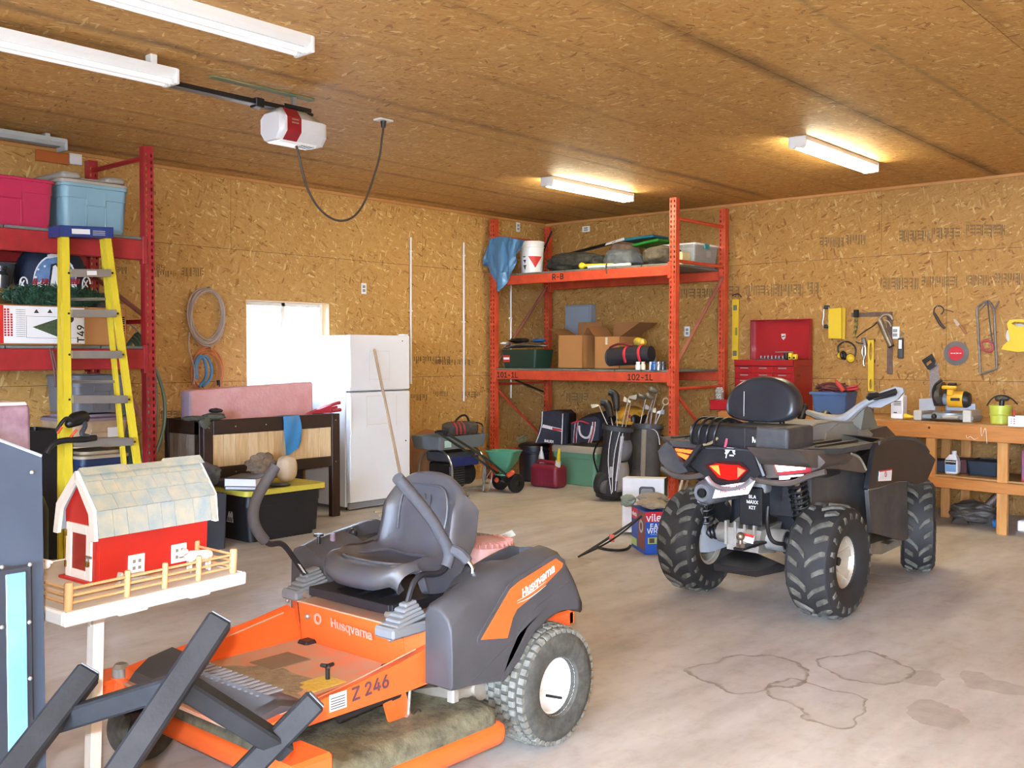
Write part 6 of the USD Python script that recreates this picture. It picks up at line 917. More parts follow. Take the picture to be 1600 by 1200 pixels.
# coils on the wall
CT = M('clear_hose', 'b9a79b', .3, var=.15); c = LW(321, 491); rr = random.Random(8)
hc = T('hose_coil', 'coil of clear plastic hose hanging on the wall above the orange cord', 'hose', (c[0], YL, c[2]-.26))
for k in range(8):
    ox, oz, s, t0 = rr.uniform(-.012, .012), rr.uniform(-.035, .0), rr.uniform(.92, 1.06), rr.uniform(-.15, .15); hc.p('loop', tube([(c[0]+ox+.175*s*math.sin(t+t0), YL-.015-.011*(k % 5), c[2]+oz+.245*s*math.cos(t)) for t in np.linspace(0, 2*PI, 13)[:-1]], .0085, 7, 4, True), CT)
hc.p('tail', tube([LW(296, 520, .05), LW(295, 545, .085), LW(303, 575, .09), LW(303, 600, .085)], .008, 6), CT); hc.p('hook', cyl((c[0], YL, c[2]+.235), (c[0], YL-.09, c[2]+.24), .006), STEEL)
c = LW(322, 579); oc = T('extension_cord', 'orange extension cord coil with blue hose loops hanging on the wall', 'cord', (c[0], YL, c[2]-.26)); OC = M('cord_orange', 'cf7a48', .5); BC = M('hose_blue', '4a86b4', .4)
for k in range(6): s, ox = rr.uniform(.75, 1.05), rr.uniform(-.02, .02); oc.p('loop', tube([(c[0]+ox+.155*s*math.sin(t), YL-.012-.008*(k % 4), c[2]+.21*s*math.cos(t)-.02*k*.2) for t in np.linspace(0, 2*PI, 11)[:-1]], .0055, 6, 4, True), OC)
for k, (x, w) in enumerate(((311, 9), (316, 12))): oc.p('blue_loop', tube([LW(x-w*.6, 592, .06), LW(x-w*.6, 566, .06), LW(x+2, 556, .065), LW(x+w, 566, .06), LW(x+w*.9, 594, .06), LW(x, 604, .06)], .013, 8, 5), BC)
oc.p('plug', cyl(LW(341, 594, .03), LW(342, 604, .03), .016, .012), BLACK); oc.p('hook', cyl((c[0], YL, c[2]+.2), (c[0], YL-.09, c[2]+.205), .006), STEEL); oc.p('tail', tube([LW(330, 548, .03), LW(336, 540, .03), LW(332, 536, .02)], .0055, 6), OC)
# brown folded cardboard right of the fridge
for k, (pts, Y, lb) in enumerate((([(643, 741), (645, 684), (664, 670), (686, 676), (690, 741)], 7.99, 'brown cardboard sheet leaning on the wall behind the generator'), ([(640, 745), (642, 707), (672, 700), (684, 712), (686, 745)], 7.88, 'folded tan cardboard low in front of the brown sheet by the fridge'))):
    q = [AY(x, y, Y) for x, y in pts]; zmin = 0.001; q = [(p[0], p[2] if p[2] > .3 else zmin) for p in q]; m = ext(q, .006, (0, Y, 0), (1, 0, 0), (0, 0, 1)); m = m.subdivide().subdivide().subdivide(); m.vertices[:, 1] += .04*np.sin(m.vertices[:, 0]*11+k)-.05*k; S('cardboard_sheet', lb, 'cardboard', m, M('brown_card'+str(k), 'a0673c' if k == 0 else 'b98a60', .7, var=.15, scale=3), smooth=50)
# generator with bin and bag
gp_ = AZ(703, 770); gx_, gy_ = 7.62, 7.42; ge = T('generator', 'portable generator in a silver tube frame left of the green spreader', 'generator', (7.75, 7.5, 0)); TUBEM2 = M('frame_silver', 'b8bbc0', .25, metal=.8)
ya, yb, xa, xb = 7.30, 7.72, 7.42, 7.92
for x in (xa, xb): ge.p('frame_hoop', tube([(x, ya, .0125), (x, ya, .38), (x, ya+.06, .442), (x, yb-.06, .442), (x, yb, .38), (x, yb, .0125)], .0125, 8, 5), TUBEM2)
for y in (ya, yb): ge.p('frame_rail', cyl((xa, y, .06), (xb, y, .06), .0125), TUBEM2)
ge.p('engine', [rbx(xa+.05, xb-.22, ya+.04, yb-.05, .075, .34, .03), cyl((xb-.25, 7.5, .20), (xb-.03, 7.5, .20), .13, n=20)], BLACK, kind='stuff'); ge.p('fin', [bx(xa+.04, xb-.24, ya+.03, ya+.05, .1+.025*k, .11+.025*k, .002) for k in range(9)], DGREY, kind='stuff'); ge.p('panel', bx(xa+.03, xb-.05, ya+.01, ya+.04, .30, .40, .005), M('panel_navy', '2a2f6b', .4)); ge.p('tank', rbx(xa+.03, xb-.05, ya+.045, yb-.03, .345, .45, .03), DGREY); ge.p('pull_bar', tube([(xb+.01, ya-.02, .30), (xb+.01, ya-.02, .10), (xb+.06, ya-.02, .09)], .01, 6), STEEL)
gz0 = .490; a = AY(687, 683, 7.28); b = AY(762, 683, 7.28); gb = T('storage_bin', 'grey open bin with a pale sticker on top of the generator', 'storage bin', ((a[0]+b[0])/2, 7.5, gz0)); zt2 = AY(720, 681, 7.28)[2]; gb.p('body', bin3(b[0]-a[0], .44, zt2-gz0, b[0]-a[0]-.05, .40, .006, .03, gz0, ((a[0]+b[0])/2, 7.50)), M('bin_slate', '6a737a', .5)); p = AY(701, 694, 7.283); gb.p('sticker', bx(p[0]-.055, p[0]+.04, 7.283, 7.288, p[2]-.035, p[2]+.035, .0005), M('sticker_mint', 'aacbc4', .5))
c = AY(718, 668, 7.45); tb = T('tool_bag', 'black tool bag with red trim sitting on the grey bin', 'bag', (c[0], 7.46, zt2)); TB = M('toolbag_cloth', '33302f', .85, col2='4f4a46', scale=16)
for q in ((a[0]+.01, 7.3), ): tb.p('body', mv(blob((0, 0, 0), (1, 1, 1), .12, 1.6, 4, 4, .6), (c[0]+.02, 7.46, zt2+.07), s=None) if False else tm(blob((0, 0, 0), (.205, .13, .085), .1, 1.5, 4, 4, .6).vertices+np.array((c[0]+.02, 7.46, zt2+.052)), blob((0, 0, 0), (1, 1, 1), .1, 1.5, 4, 4).faces), TB)
tb.p('trim', [tube([(c[0]-.17+.06*k, 7.325, zt2+.01), (c[0]-.17+.06*k, 7.33, zt2+.08), (c[0]-.15+.06*k, 7.40, zt2+.135)], .011, 6) for k in range(3)], M('trim_red', 'a02c30', .6), kind='stuff'); tb.p('handle', tube([(c[0]-.08, 7.45, zt2+.12), (c[0]+.02, 7.45, zt2+.19), (c[0]+.1, 7.45, zt2+.19), (c[0]+.15, 7.45, zt2+.11)], .012, 8), BLACK); tb.p('strap', tube([(c[0]+.16, 7.36, zt2+.12), (c[0]+.235, 7.34, zt2+.09), (c[0]+.23, 7.335, zt2+.005)], .008, 6), BLACK)
# broadcast spreader
sp = T('seed_spreader', 'green broadcast seed spreader with dark handle and black wheels', 'spreader', (8.13, 7.1, 0)); HPG = M('hopper_green', '4f9478', .4, var=.1); SPB = M('spreader_dark', '26302d', .5); ORK = M('knob_orange', 'd8542f', .45)
for k, (x, y) in enumerate(((8.10, 6.985), (8.15, 7.25))): sp.p('wheel', lathe([(.03, -.03), (.092, -.03), (.1, -.018), (.1, .018), (.092, .03), (.03, .03), (.028, .01), (.028, -.01)], 28, (x, y, .103), (.2, 1, 0)), BLACK); sp.p('wheel_disc', lathe([(0, -.012), (.09, -.012), (.09, .012), (0, .012)], 20, (x, y, .103), (.2, 1, 0)), SPB)
sp.p('axle', cyl((8.10, 6.985, .10), (8.15, 7.25, .10), .012), STEEL); c = (8.05, 7.11); zt3 = AX(790, 704, 8.05)[2]
L = lambda w, d, z: np.array([(c[0]+x*math.cos(.3)-y*math.sin(.3), c[1]+x*math.sin(.3)+y*math.cos(.3), z) for x, y in rrect(w, d, .04)])
sp.p('hopper', skin([L(.08, .08, zt3-.24), L(.22, .24, zt3-.12), L(.27, .32, zt3-.01), L(.29, .34, zt3-.008), L(.29, .34, zt3), L(.265, .315, zt3), L(.2, .22, zt3-.12), L(.06, .06, zt3-.22)]), HPG); sp.p('gearbox', balls([((c[0]+.02, c[1], zt3-.26), .06), ((8.12, 7.11, .12), .045)]), SPB); sp.p('spinner', cyl((c[0], c[1], zt3-.26), (c[0], c[1], zt3-.245), .1), HPG)
a = AX(760, 722, 7.72); b = AX(690, 676, 7.10); d_ = (b-a)
for s in (-1, 1): sp.p('handle_tube', tube([np.array((8.1, 7.11+s*.05, .14)), a+(0, s*.07, 0), b+(0, s*.06, 0)], .013, 8, 4), SPB)
sp.p('handle_grip', tube([b+(0, -.08, 0), b+(-.02, 0, .012), b+(0, .08, 0)], .016, 8), BLACK); sp.p('knob', [balls([(AX(757, 724, 7.97), .034)], 10), ], ORK); sp.p('control', [balls([(AX(795, 742, 8.0), .03), (AX(801, 738, 8.0), .026)], 8)], ORK); sp.p('hub_cap', balls([(AX(776, 750, 8.06), .03)], 8), ORK)
q = [AX(769, 737, 7.93), AX(767, 755, 7.9), AX(761, 772, 7.9), AX(753, 771, 7.93), AX(757, 752, 7.95), AX(768, 735, 7.97)]; q[2][2] = q[3][2] = .016; sp.p('stand', tube(q, .006, 6, 4), STEEL)
# barrel, bottle, gas can
br = T('barrel', 'black lidded drum with rope on it behind the red gas can', 'drum', (9.02, 7.50, 0)); zt4 = .448; br.p('body', lathe([(0, .004), (.145, .004), (.165, .03), (.175, .18), (.175, zt4-.12), (.182, zt4-.115), (.182, zt4-.1), (.17, zt4-.095), (.17, zt4-.045), (0, zt4-.045)], 32, (9.02, 7.50, 0)), M('drum_navy', '1d2233', .4)); br.p('lid', lathe([(0, zt4), (.08, zt4), (.15, zt4-.012), (.184, zt4-.03), (.186, zt4-.055), (.17, zt4-.058), (0, zt4-.05)], 32, (9.02, 7.50, 0)), BLACK)
RP = M('rope_green', '6f7a60', .8); S('rope_coil', 'loose coil of thin rope hanging over the drum lid', 'rope', [tube([(8.92+.07*math.cos(t)*s-.0, 7.60+.05*math.sin(t)*s, zt4+.012+.008*k+.05*max(0, math.sin(t+k))) for t in np.linspace(0, 2*PI, 10)[:-1]], .005, 5, 4, True) for k, s in enumerate((1., .8, 1.1, .65))], RP)
gc = T('gas_can', 'dark red plastic gas can with a yellow spout', 'gas can', (8.62, 7.02, 0)); GC = M('can_red', '7d2236', .4, var=.12); a, b = AX(827, 740, 8.60), AX(870, 740, 8.60); zc4 = AX(848, 724, 8.6)[2]
gc.p('body', mv(rbx(-.11, .11, b[1]-7.0, a[1]-7.0, .001, zc4-.015, .05, 12), (8.70, 7.0, 0)), GC); gc.p('handle', tube([(8.68, a[1]-.05, zc4-.04), (8.68, a[1]-.06, zc4+.0), (8.68, (a[1]+b[1])/2, zc4+.012), (8.68, b[1]+.08, zc4-.005), (8.68, b[1]+.05, zc4-.04)], .018, 8), GC); gc.p('neck', cyl((8.66, b[1]+.035, zc4-.03), (8.65, b[1]+.02, zc4+.035), .03), M('neck_white', 'd8d4c4', .4)); gc.p('spout', cyl((8.65, b[1]+.018, zc4+.03), AX(874, 701, 8.62), .021, .014), YEL); gc.p('rib', [mv(bx(-.002, .0, -.002, .002, .03, zc4-.07, .0008), (8.589, (a[1]+b[1])/2+k*.05, 0)) for k in (-1, 0, 1)], GC, kind='stuff')
p = AX(846, 700, 9.0); S('spray_bottle', 'white spray bottle standing between the drum and the green tote', 'bottle', lathe([(0, 0), (.032, .0), (.034, .3), (.02, .36), (.013, .38), (.013, .42), (0, .425)], 16, (8.86, 7.26, .001)), M('bottle_white', 'd4d9e0', .3))
# green tote and hockey bags
GT = M('tote_green', '5f8a70', .42, var=.06); y1 = AX(862, 750, 8.97)[1]; y0 = y1-.62; zt5 = AX(900, 697, 8.97)[2]
t = T('storage_tote', 'green tote with a beige lid under the hockey bags', 'storage tote', (9.2, (y0+y1)/2, 0)); c = (9.20, (y0+y1)/2); L = lambda w, d, z, r=.04: np.array([(x+c[0], y+c[1], z) for x, y in rrect(w, d, r)])
t.p('body', skin([L(.40, y1-y0-.08, .002), L(.43, y1-y0-.03, zt5*.68), L(.455, y1-y0-.005, zt5*.69), L(.46, y1-y0, zt5*.78), L(.47, y1-y0+.01, zt5*.80), L(.47, y1-y0+.01, zt5*.83)]), GT); t.p('lid', skin([L(.485, y1-y0+.02, zt5*.83+.001), L(.485, y1-y0+.02, zt5*.95), L(.46, y1-y0, zt5)]), M('lid_beige', 'a39a8b', .5))
HB = M('hockey_navy', '1e2231', .7, col2='2a2f40', scale=10, bump=.2); PIP = M('piping_white', 'd9dbe0', .6); RST = M('stripe_red', 'b5323e', .6)
zb5 = zt5+.012
hb1 = T('hockey_bag', 'navy hockey bag with white lettering on its end, left on the green tote', 'hockey bag', (9.3, 7.3, zb5), group='hockey bags'); X = 8.90
E1 = [AX(x, y, X) for x, y in ((838, 692), (846, 668), (848, 643), (862, 641), (880, 646), (879, 670), (878, 698), (860, 697))]
for p in E1: p[2] = max(p[2], zb5+.004)
hb1.p('end_panel', hull(E1+[p+(.10, -.004, .0) for p in E1]), HB); hb1.p('body', hull([p+(.05, -.01, .004) for p in E1]+[AX(x, y, 9.38)+(0, 0, 0) for x, y in ((862, 645), (893, 640), (900, 646), (900, 690), (862, 692))]), HB)
hb1.p('piping', tube([E1[i]+(-.006, 0, 0) for i in (0, 1, 2)], .006, 6, 4), PIP); hb1.p('piping', tube([E1[i]+(-.006, 0, 0) for i in (4, 5, 6)], .006, 6, 4), PIP)
U = (E1[6]-E1[0]); U = np.array((0, -1, -.05)); hb1.p('lettering', text('BAUER', .030, AX(858, 689.5, X-.003), U, (0, -.3, 1), True, .002), WHP); q = [AX(x, y, X-.002) for x, y in ((848, 663), (878, 670), (878, 675), (847, 668))]; hb1.p('band', hull(q+[p+(.004, 0, 0) for p in q]), PIP); q = [AX(x, y, X-.005) for x, y in ((863, 668), (878, 671), (878, 674), (863, 672))]; hb1.p('band_red', hull(q+[p+(.004, 0, 0) for p in q]), RST)
hb2 = T('hockey_bag', 'navy hockey bag with red and white stripes, right on the green tote', 'hockey bag', (9.2, 6.85, zb5), group='hockey bags'); X = 9.0
E2 = [AX(x, y, X) for x, y in ((892, 693), (892, 664), (905, 655), (930, 650), (937, 656), (935, 688))]
for p in E2: p[2] = max(p[2], zb5+.004)
hb2.p('body', hull(E2+[p+(.34, -.02, -.01) for p in E2]+[E2[2]+(.2, 0, .05), E2[3]+(.2, 0, .05)]), HB)
for dx, mt in ((0, PIP), (2.2, RST), (4.4, PIP)):
    for x0_, x1_ in ((897, 896), (924, 919)): hb2.p('stripe', tube([AX(x0_+dx+2, 659, X-.004), AX(x0_+dx, 675, X-.006), AX(x1_+dx, 692, X-.004)], .006, 6, 4, flat=.5), mt)
hb2.p('strap', tube([AX(905, 665, X-.01), AX(908, 680, X-.02), AX(918, 684, X-.02), AX(925, 666, X-.01)], .013, 6, 5), M('strap_white', 'c9ccd2', .6)); hb2.p('handle', tube([AX(893, 662, X-.02), AX(905, 658, X-.03), AX(920, 662, X-.02)], .008, 6), M('strap_red', 'c22638', .6))
# golf bags and clubs
def club(name, label, a, b, kind, grp):
    t = T('golf_club', label, 'golf club', a, group='golf clubs standing in the two golf bags'); a, b = np.array(a), np.array(b); d = (b-a)/np.linalg.norm(b-a); s = np.cross(d, FW); s /= np.linalg.norm(s)
    t.p('shaft', cyl(a, b, .0055), STEEL); k = random.Random(name).choice((-1, 1))
    if kind == 'iron': t.p('head', hull([b, b+d*.02, b+s*k*.075+d*.055, b+s*k*.08+d*.005, b+s*k*.04+d*.04+FW*.012, b+FW*.012, b+s*k*.07-FW*.006]), M('club_steel', '9a9ca0', .35, metal=.8))
    elif kind == 'wood': t.p('head', balls([(b+s*k*.02, .028), (b+s*k*.065+d*.01, .036), (b+s*k*.05+FW*.05, .028)], 10), M('club_dark', '6d675c', .3, metal=.3))
    elif kind == 'cover': t.p('head_cover', tube([b-d*.16, b-d*.05, b+d*.02+s*k*.02, b+d*.04+s*k*.07], [.03, .036, .045, .035], 10, 5), BLACK)
    else: t.p('hand_ring', tube([b+s*.03*math.cos(x)+d*(.035+.035*math.sin(x)) for x in np.linspace(0, 2*PI, 10)[:-1]], .008, 6, 4, True), M('ring_cream', 'c9b48c', .4))
    return t
def golfbag(label, base, top, r, body, acc, acc2, side):
    base, top = np.array(base, float), np.array(top, float); t = T('golf_bag', label, 'golf bag', base, group='golf bags'); d = top-base; prof = [(0, .80), (.04, .86), (.05, 1.0), (.35, 1.0), (.70, .93), (.93, .98), (.95, 1.08), (1., 1.10)]
    R = [ring(base+d*f, d, r*k, 24)*np.array((1, 1, 1)) for f, k in prof]; t.p('body', skin(R+[ring(base+d, d, r*.95, 24), ring(base+d*.90, d, r*.92, 24)]), body); t.p('base', cyl(base+(0, 0, .002), base+d*.06, r*.98, r*1.06, 24), BLACK); t.p('collar', skin([ring(base+d*f, d, r*k, 24) for f, k in ((.93, 1.06), (.93, 1.12), (.985, 1.14), (.985, 1.08))], False, True), DGREY)
    tocam = -FW*np.array((1, 1, 0)); tocam /= np.linalg.norm(tocam); s = np.array((tocam[1], -tocam[0], 0))*-1
    f = lambda a, h, k=1.0: base+d*h+(tocam*math.cos(a)+s*math.sin(a))*r*k
    for (a0, a1, h0, h1, k, mt, nme) in acc: 
        G = [[f(a0+(a1-a0)*u, h0+(h1-h0)*v, 1.0+(k-1)*(math.sin(PI*u)*math.sin(PI*v))**.5+.01) for u in np.linspace(0, 1, 9)] for v in np.linspace(0, 1, 9)]; t.p(nme, sheet(G, -.01), mt, smooth=60)
    for (a0, h0, a1, h1, a2, h2) in acc2: t.p('piping', tube([f(a0, h0, 1.03), f(a1, h1, 1.03), f(a2, h2, 1.03)], .005, 5, 6), PIP)
    t.p('shoulder_strap', tube([f(side*1.5, .85, 1.05), f(side*1.7, .6, 1.5), f(side*1.5, .35, 1.05)], .02, 6, 5, flat=.35), BLACK); return t
GB1 = M('golf_black', '1f1f22', .65, var=.2, bump=.15); SIL = M('golf_silver', 'a7a9ad', .5, col2='8d8f93', scale=30); GGR = M('golf_grey', '5c5c62', .7, var=.15); BRN = M('golf_taupe', '7f7873', .75, var=.12)
b1 = AZ(952, 781)+(0, 0, .022); t1 = AX(966, 664, 8.36); golfbag('black and silver golf bag standing at the left of the two', b1, t1, .14, GB1, [(.15, .42, .25, .86, 1.05, SIL, 'silver_panel'), (.35, 1.35, .52, .80, 1.35, GGR, 'pocket'), (.35, 1.3, .10, .50, 1.38, BRN, 'lower_pocket'), (-1.5, -.55, .06, .36, 1.45, GB1, 'side_pocket'), (-.35, -.1, .30, .45, 1.04, SIL, 'silver_panel'), (-.75, -.40, .08, .26, 1.5, GGR, 'mesh_pocket')], [(-.5, .98, -.55, .6, .0, .08), (.1, .98, -.1, .7, .05, .1), (.28, .9, .2, .5, .25, .12)], -1)
b2 = np.array((8.76, 5.79, .022)); t2 = AX(1012, 663, 8.84); golfbag('dusty dark grey golf bag standing against the orange rack post', b2, t2, .145, M('golf_dusty', '39383c', .75, col2='4c4946', scale=6), [(-.55, -.2, .05, .94, 1.04, M('dust_band', '857d6f', .8), 'dust_band'), (-1.35, -.5, .05, .36, 1.4, M('golf_pocket', '4a4340', .8), 'lower_pocket')], [(-.5, .96, .4, .93, .9, .72)], 1)
CLG = 'golf clubs standing in the two golf bags'
for i, (x, y, k, lb) in enumerate(((936, 634, 'iron', 'steel iron leaning out to the left of the black golf bag'), (950, 632, 'cover', 'club under a small black head cover in the black golf bag'), (962, 618, 'cover', 'club under the tallest black head cover in the black golf bag'), (982, 622, 'iron', 'bright iron head standing upper of two over the yellow cooler'), (985, 630, 'iron', 'bright iron head standing lower of two over the yellow cooler'))):
    club('a%d' % i, lb, b1+(t1-b1)*.915+np.array((.02*(i-2), -.03*(i-2), 0)), AX(x, y, 8.42+.02*i), k, None)
for i, (x, y, k, lb) in enumerate(((1009, 622, 'wood', 'driver with a brown head at the left of the dusty golf bag'), (1021, 622, 'wood', 'tallest fairway wood rising by the orange post'), (1027, 612, 'wood', 'fairway wood with its head under the rack beam marking'), (1013, 643, 'iron', 'short iron in the middle of the dusty golf bag'), (1019, 641, 'iron', 'iron clustered with the short irons near the post'), (1026, 646, 'iron', 'iron nearest the orange post in the dusty golf bag'), (1038, 632, 'ring', 'ball retriever with a cream ring end by the orange post'))):
    club('b%d' % i, lb, b2+(t2-b2)*.915+np.array((.035*((i % 3)-1), -.028*(i-3), 0)), AX(x, y, 8.84+.008*i), k, None)
c = AX(978, 655, 9.1); cb_ = T('cooler_bag', 'yellow and black cooler bag wedged between the two golf bags', 'bag', (9.1, c[1], 0)); zt6 = AX(985, 634, 9.1)[2]; cb_.p('body', rbx(9.02, 9.30, c[1]-.17, c[1]+.10, .002, zt6-.08, .05), BLACK); cb_.p('top', tm(blob((0, 0, 0), (.15, .14, .12), .12, 2, 3, 3, .8).vertices+np.array((9.15, c[1]-.03, zt6-.12)), blob((0, 0, 0), (1, 1, 1), .1, 2, 3, 3).faces), M('cooler_yellow', 'd8a02c', .6, col2='2a2826', scale=9, amt=.42)); cb_.p('band', bx(9.012, 9.02, c[1]-.15, c[1]+.08, zt6-.2, zt6-.165, .003), M('band_gold', 'd09a2e', .5)); cb_.p('label_red', bx(9.01, 9.02, c[1]-.12, c[1]-.02, zt6-.13, zt6-.09, .003), RST)
a = AY(800, 590, 8.02); S('rubber_strip', 'black rubber strip slung below the middle shelf at the left', 'strip', tube([AX(806, 594, 9.1), AX(822, 601, 9.35), AX(848, 612, 9.7)], [.018, .03, .022], 8, 5, flat=.4), BLACK)
# boxes by the quad bike
wb_ = T('printer_box', 'white printer carton tilted behind the blue mop box', 'box', (6.98, 4.62, 0), -62, own=True, rx=-4); w = .30; wb_.p('body', bx(-.17, .17, -.14, .14, .012, .455, .004), M('carton_white', 'e6e6e8', .5)); wb_.p('top_band', bx(.171, .173, -.14, .14, .02, .45, .0005), BLACK); wb_.p('end_panel', bx(.1705, .172, -.142, .142, .01, .455, .001), BLACK)
wb_.p('picture', ext(rrect(.13, .085, .025), .001, (.03, -.1405, .345), (1, 0, 0), (0, 0, 1)), DGREY); wb_.p('picture_glass', ext(rrect(.10, .05, .02), .001, (.03, -.1415, .345), (1, 0, 0), (0, 0, 1)), M('print_mid', '86888c', .5)); wb_.p('print', ext(rrect(.12, .05, .02), .001, (.06, -.1405, .20), (1, 0, 0), (0, 0, 1)), DGREY)
vc, vl = AZ(1008, 867), AZ(978, 848); dl = (vl-vc)/np.linalg.norm(vl-vc); VR = math.degrees(math.atan2(dl[1], dl[0])); VH = AX(1008, 800, vc[0])[2]-.0; Lw, Rw = .34, .20
vb = T('mop_box', 'blue and red mop carton with rags on top beside the quad bike wheel', 'box', vc, VR, own=True)   # own x along its left face, away from the camera; own -y runs along its right face
VBL = M('mop_blue', '1f55b4', .45, var=.05); vb.p('body', bx(0, Lw, -Rw, 0, .001, VH, .003), VBL); VRD = M('mop_red', 'd3232e', .45)
vb.p('brand_band', bx(-.001, .0005, -Rw+.001, -.001, VH*.76, VH*.995, .0003), VRD); vb.p('brand_lettering', text('vileda', .052, (-.002, -.105, VH*.86), (0, -1, 0), (0, 0, 1), True, .001), WHP)
for s_, z in (('EASY', .665), ('WRING', .555)): vb.p('name_lettering', text(s_, .036, (-.002, -.10, VH*z), (0, -1, 0), (0, 0, 1), True, .001), WHP)
vb.p('small_print', bx(-.0015, 0, -.17, -.04, VH*.46, VH*.475, .0002), M('print_sky', '7fb2e6', .5)); vb.p('green_label', bx(-.0015, .0005, -Rw+.02, -.02, VH*.25, VH*.40, .0003), M('label_green', 'b9cf7a', .5)); vb.p('label_picture', bx(-.0025, -.001, -.07, -.03, VH*.27, VH*.38, .0003), M('picture_brown', '5d4632', .6))
vb.p('left_photo', bx(.0, Lw*.52, -.0005, .0012, .03, VH*.97, .0003), M('photo_brown', '6e4a3a', .6, col2='9a4338', scale=14)); vb.p('left_red', bx(Lw*.55, Lw*.98, -.0005, .0015, VH*.72, VH*.98, .0003), VRD); vb.p('left_lettering', text('vileda', .03, (Lw*.77, .0022, VH*.84), (-1, 0, 0), (0, 0, 1), True, .001), WHP); vb.p('left_green', bx(Lw*.6, Lw*.98, -.0005, .0015, VH*.08, VH*.26, .0003), M('label_green', 'b9cf7a', .5)); vb.p('mop_picture', frame(sub(trimesh.creation.cylinder(.05, .001, sections=20), trimesh.creation.cylinder(.03, .004, sections=16)), (Lw*.28, .002, VH*.62), (1, 0, 0), (0, 0, 1)), M('mop_grey', 'c9c2ba', .7)); vb.p('flap', [mv(bx(0, .10, -Rw+.01, -.01, -.002, .002, .001), (0, 0, VH), 0, 40, 180)], M('flap_brown', '8a6a4a', .8)) if False else None
A6 = np.array(rotm(0, 0, VR)); A6[:3, 3] = vc
for k, (p, s, col, lb) in enumerate((((.10, -.08, VH+.045), (.16, .09, .035), 'a89a84', 'beige rag spread over the front of the mop box'), ((.27, -.14, VH+.055), (.12, .11, .045), '9a8f7e', 'crumpled tan rag at the far side of the mop box top'), ((.36, .02, VH+.03), (.045, .06, .045), '8f9a8a', 'grey green glove poking up at the left edge of the mop box'))):
    m = blob(p, s, .35, 1.8, 21+k, 4); m.apply_transform(A6); S('rag' if k < 2 else 'glove', lb, 'rag' if k < 2 else 'glove', m, M('rag%d' % k, col, .9, var=.2, scale=16, bump=.4), smooth=50)
bw = T('toy_bow', 'thin black toy bow with an orange grip propped by the mop box', 'toy bow', AZ(903, 872)); g = [AZ(903, 872)+(0, 0, .008), AX(920, 860, 5.85), AX(955, 838, 5.95), AX(985, 818, 6.02), AX(1003, 806, 6.06)]; bw.p('limb', tube(g, [.006, .008, .010, .008, .006], 8, 6), BLACK); bw.p('string', tube([g[0], AX(930, 858, 5.87), AX(957, 843, 5.93), g[-1]], .0065, 6, 5), BLACK); bw.p('grip', hull([AX(952, 834, 5.93), AX(961, 836, 5.95), AX(960, 847, 5.94), AX(952, 847, 5.92), AX(955, 840, 5.97), AX(958, 846, 5.97)]), ORK)
S('sickle_strip', 'curved black strip lying on the floor below the toy bow', 'strip', tube([AZ(x, y)+(0, 0, .0115) for x, y in ((932, 856), (950, 861), (968, 862), (985, 855))], .010, 8), BLACK)
for k, (x0_, y0_, x1_, y1_) in enumerate(((1056, 788, 1068, 742), (1064, 790, 1076, 745))): S('walking_pole', ('pale' if k == 0 else 'grey')+' pole leaning behind the quad bike by the rack post', 'pole', cyl(AX(x0_, y0_, 7.3), AX(x1_, y1_, 8.6), .012), WHITE if k == 0 else STEEL)
# tool bag on floor by fridge foot, dark machine parts behind barn
p = AZ(600, 803); S('wood_offcuts', 'small heap of wood offcuts and a dark tool on the floor before the fridge', 'offcuts', [mv(bx(-.1, .1, -.03, .03, 0, .03, .004), (p[0]-.05, p[1]-.1, 0.001), 0, 0, 20), mv(bx(-.12, .12, -.02, .02, .0305, .05, .004), (p[0]-.05, p[1]-.1, 0), 0, 0, -30)], M('offcut', 'b9a98c', .7))
p = AY(265, 722, 6.9); S('dark_tarp', 'dark tarpaulin bundle on a crate behind the barn roof', 'tarp', tm(blob((0, 0, 0), (.22, .18, .12), .3, 2, 13, 4).vertices+np.array((p[0]+.12, 6.80, .55)), blob((0, 0, 0), (1, 1, 1), .1, 2, 1, 4).faces), M('tarp_dark', '34363c', .6, col2='5d6068', scale=8)); S('milk_crate', 'dark crate carrying the tarpaulin left of the planter', 'crate', bin3(.40, .36, .42, .38, .34, .012, .03, .001, (p[0]+.12, 6.80)), DGREY)

# ------------------------------------------------------------------ work bench, tools on the right wall
def BF(y): return 8.948+(y-3.40)*.15                                 # bench front edge: X at a given Y (the bench stands a little askew)
RZ = math.degrees(math.atan2(-.989, -.149)); BZ = .892
L0 = np.array((BF(5.18), 5.18, 0)); bench = T('work_bench', 'long pine work bench standing askew along the right wall', 'work bench', L0, RZ, own=True); P = bench.p; BL = 4.3
TOPW = M('bench_top', 'b58a58', .6, col2='8f6a42', scale=4, stretch=(1, 8, 1)); RAILW = M('bench_rail', 'bf7f42', .55, col2='a56a34', scale=3, stretch=(1, 8, 8)); LEGW = M('bench_leg', 'd19a5c', .55, col2='b57d42', scale=3, stretch=(8, 8, 1))
for k in range(3): P('top_board', bx(0, BL, -.002+.222*k, .218+.222*k, BZ-.036, BZ, .004), TOPW)
P('top_board', ext([(0, .666), (BL, .666), (BL, .72+BL*.149), (0, .70)], .034, (0, 0, BZ-.036), (1, 0, 0), (0, 1, 0)), TOPW)
P('front_rail', bx(0, BL, -.04, -.003, BZ-.137, BZ-.012, .004), RAILW); P('lower_rail', bx(.3, BL, -.04, -.003, .342, .428, .004), RAILW); P('rear_rail', bx(0, BL, .60, .638, BZ-.13, BZ-.037, .004), RAILW); P('rear_rail', bx(.3, BL, .56, .598, .342, .428, .004), RAILW)
for k in range(2): P('shelf_board', bx(.3, BL, 0.+.29*k, .286+.29*k, .429, .445, .003), TOPW)
def bu(x, y, X=8.84): p = AX(x, y, X); return (p-L0)@np.array((-.149, -.989, 0))
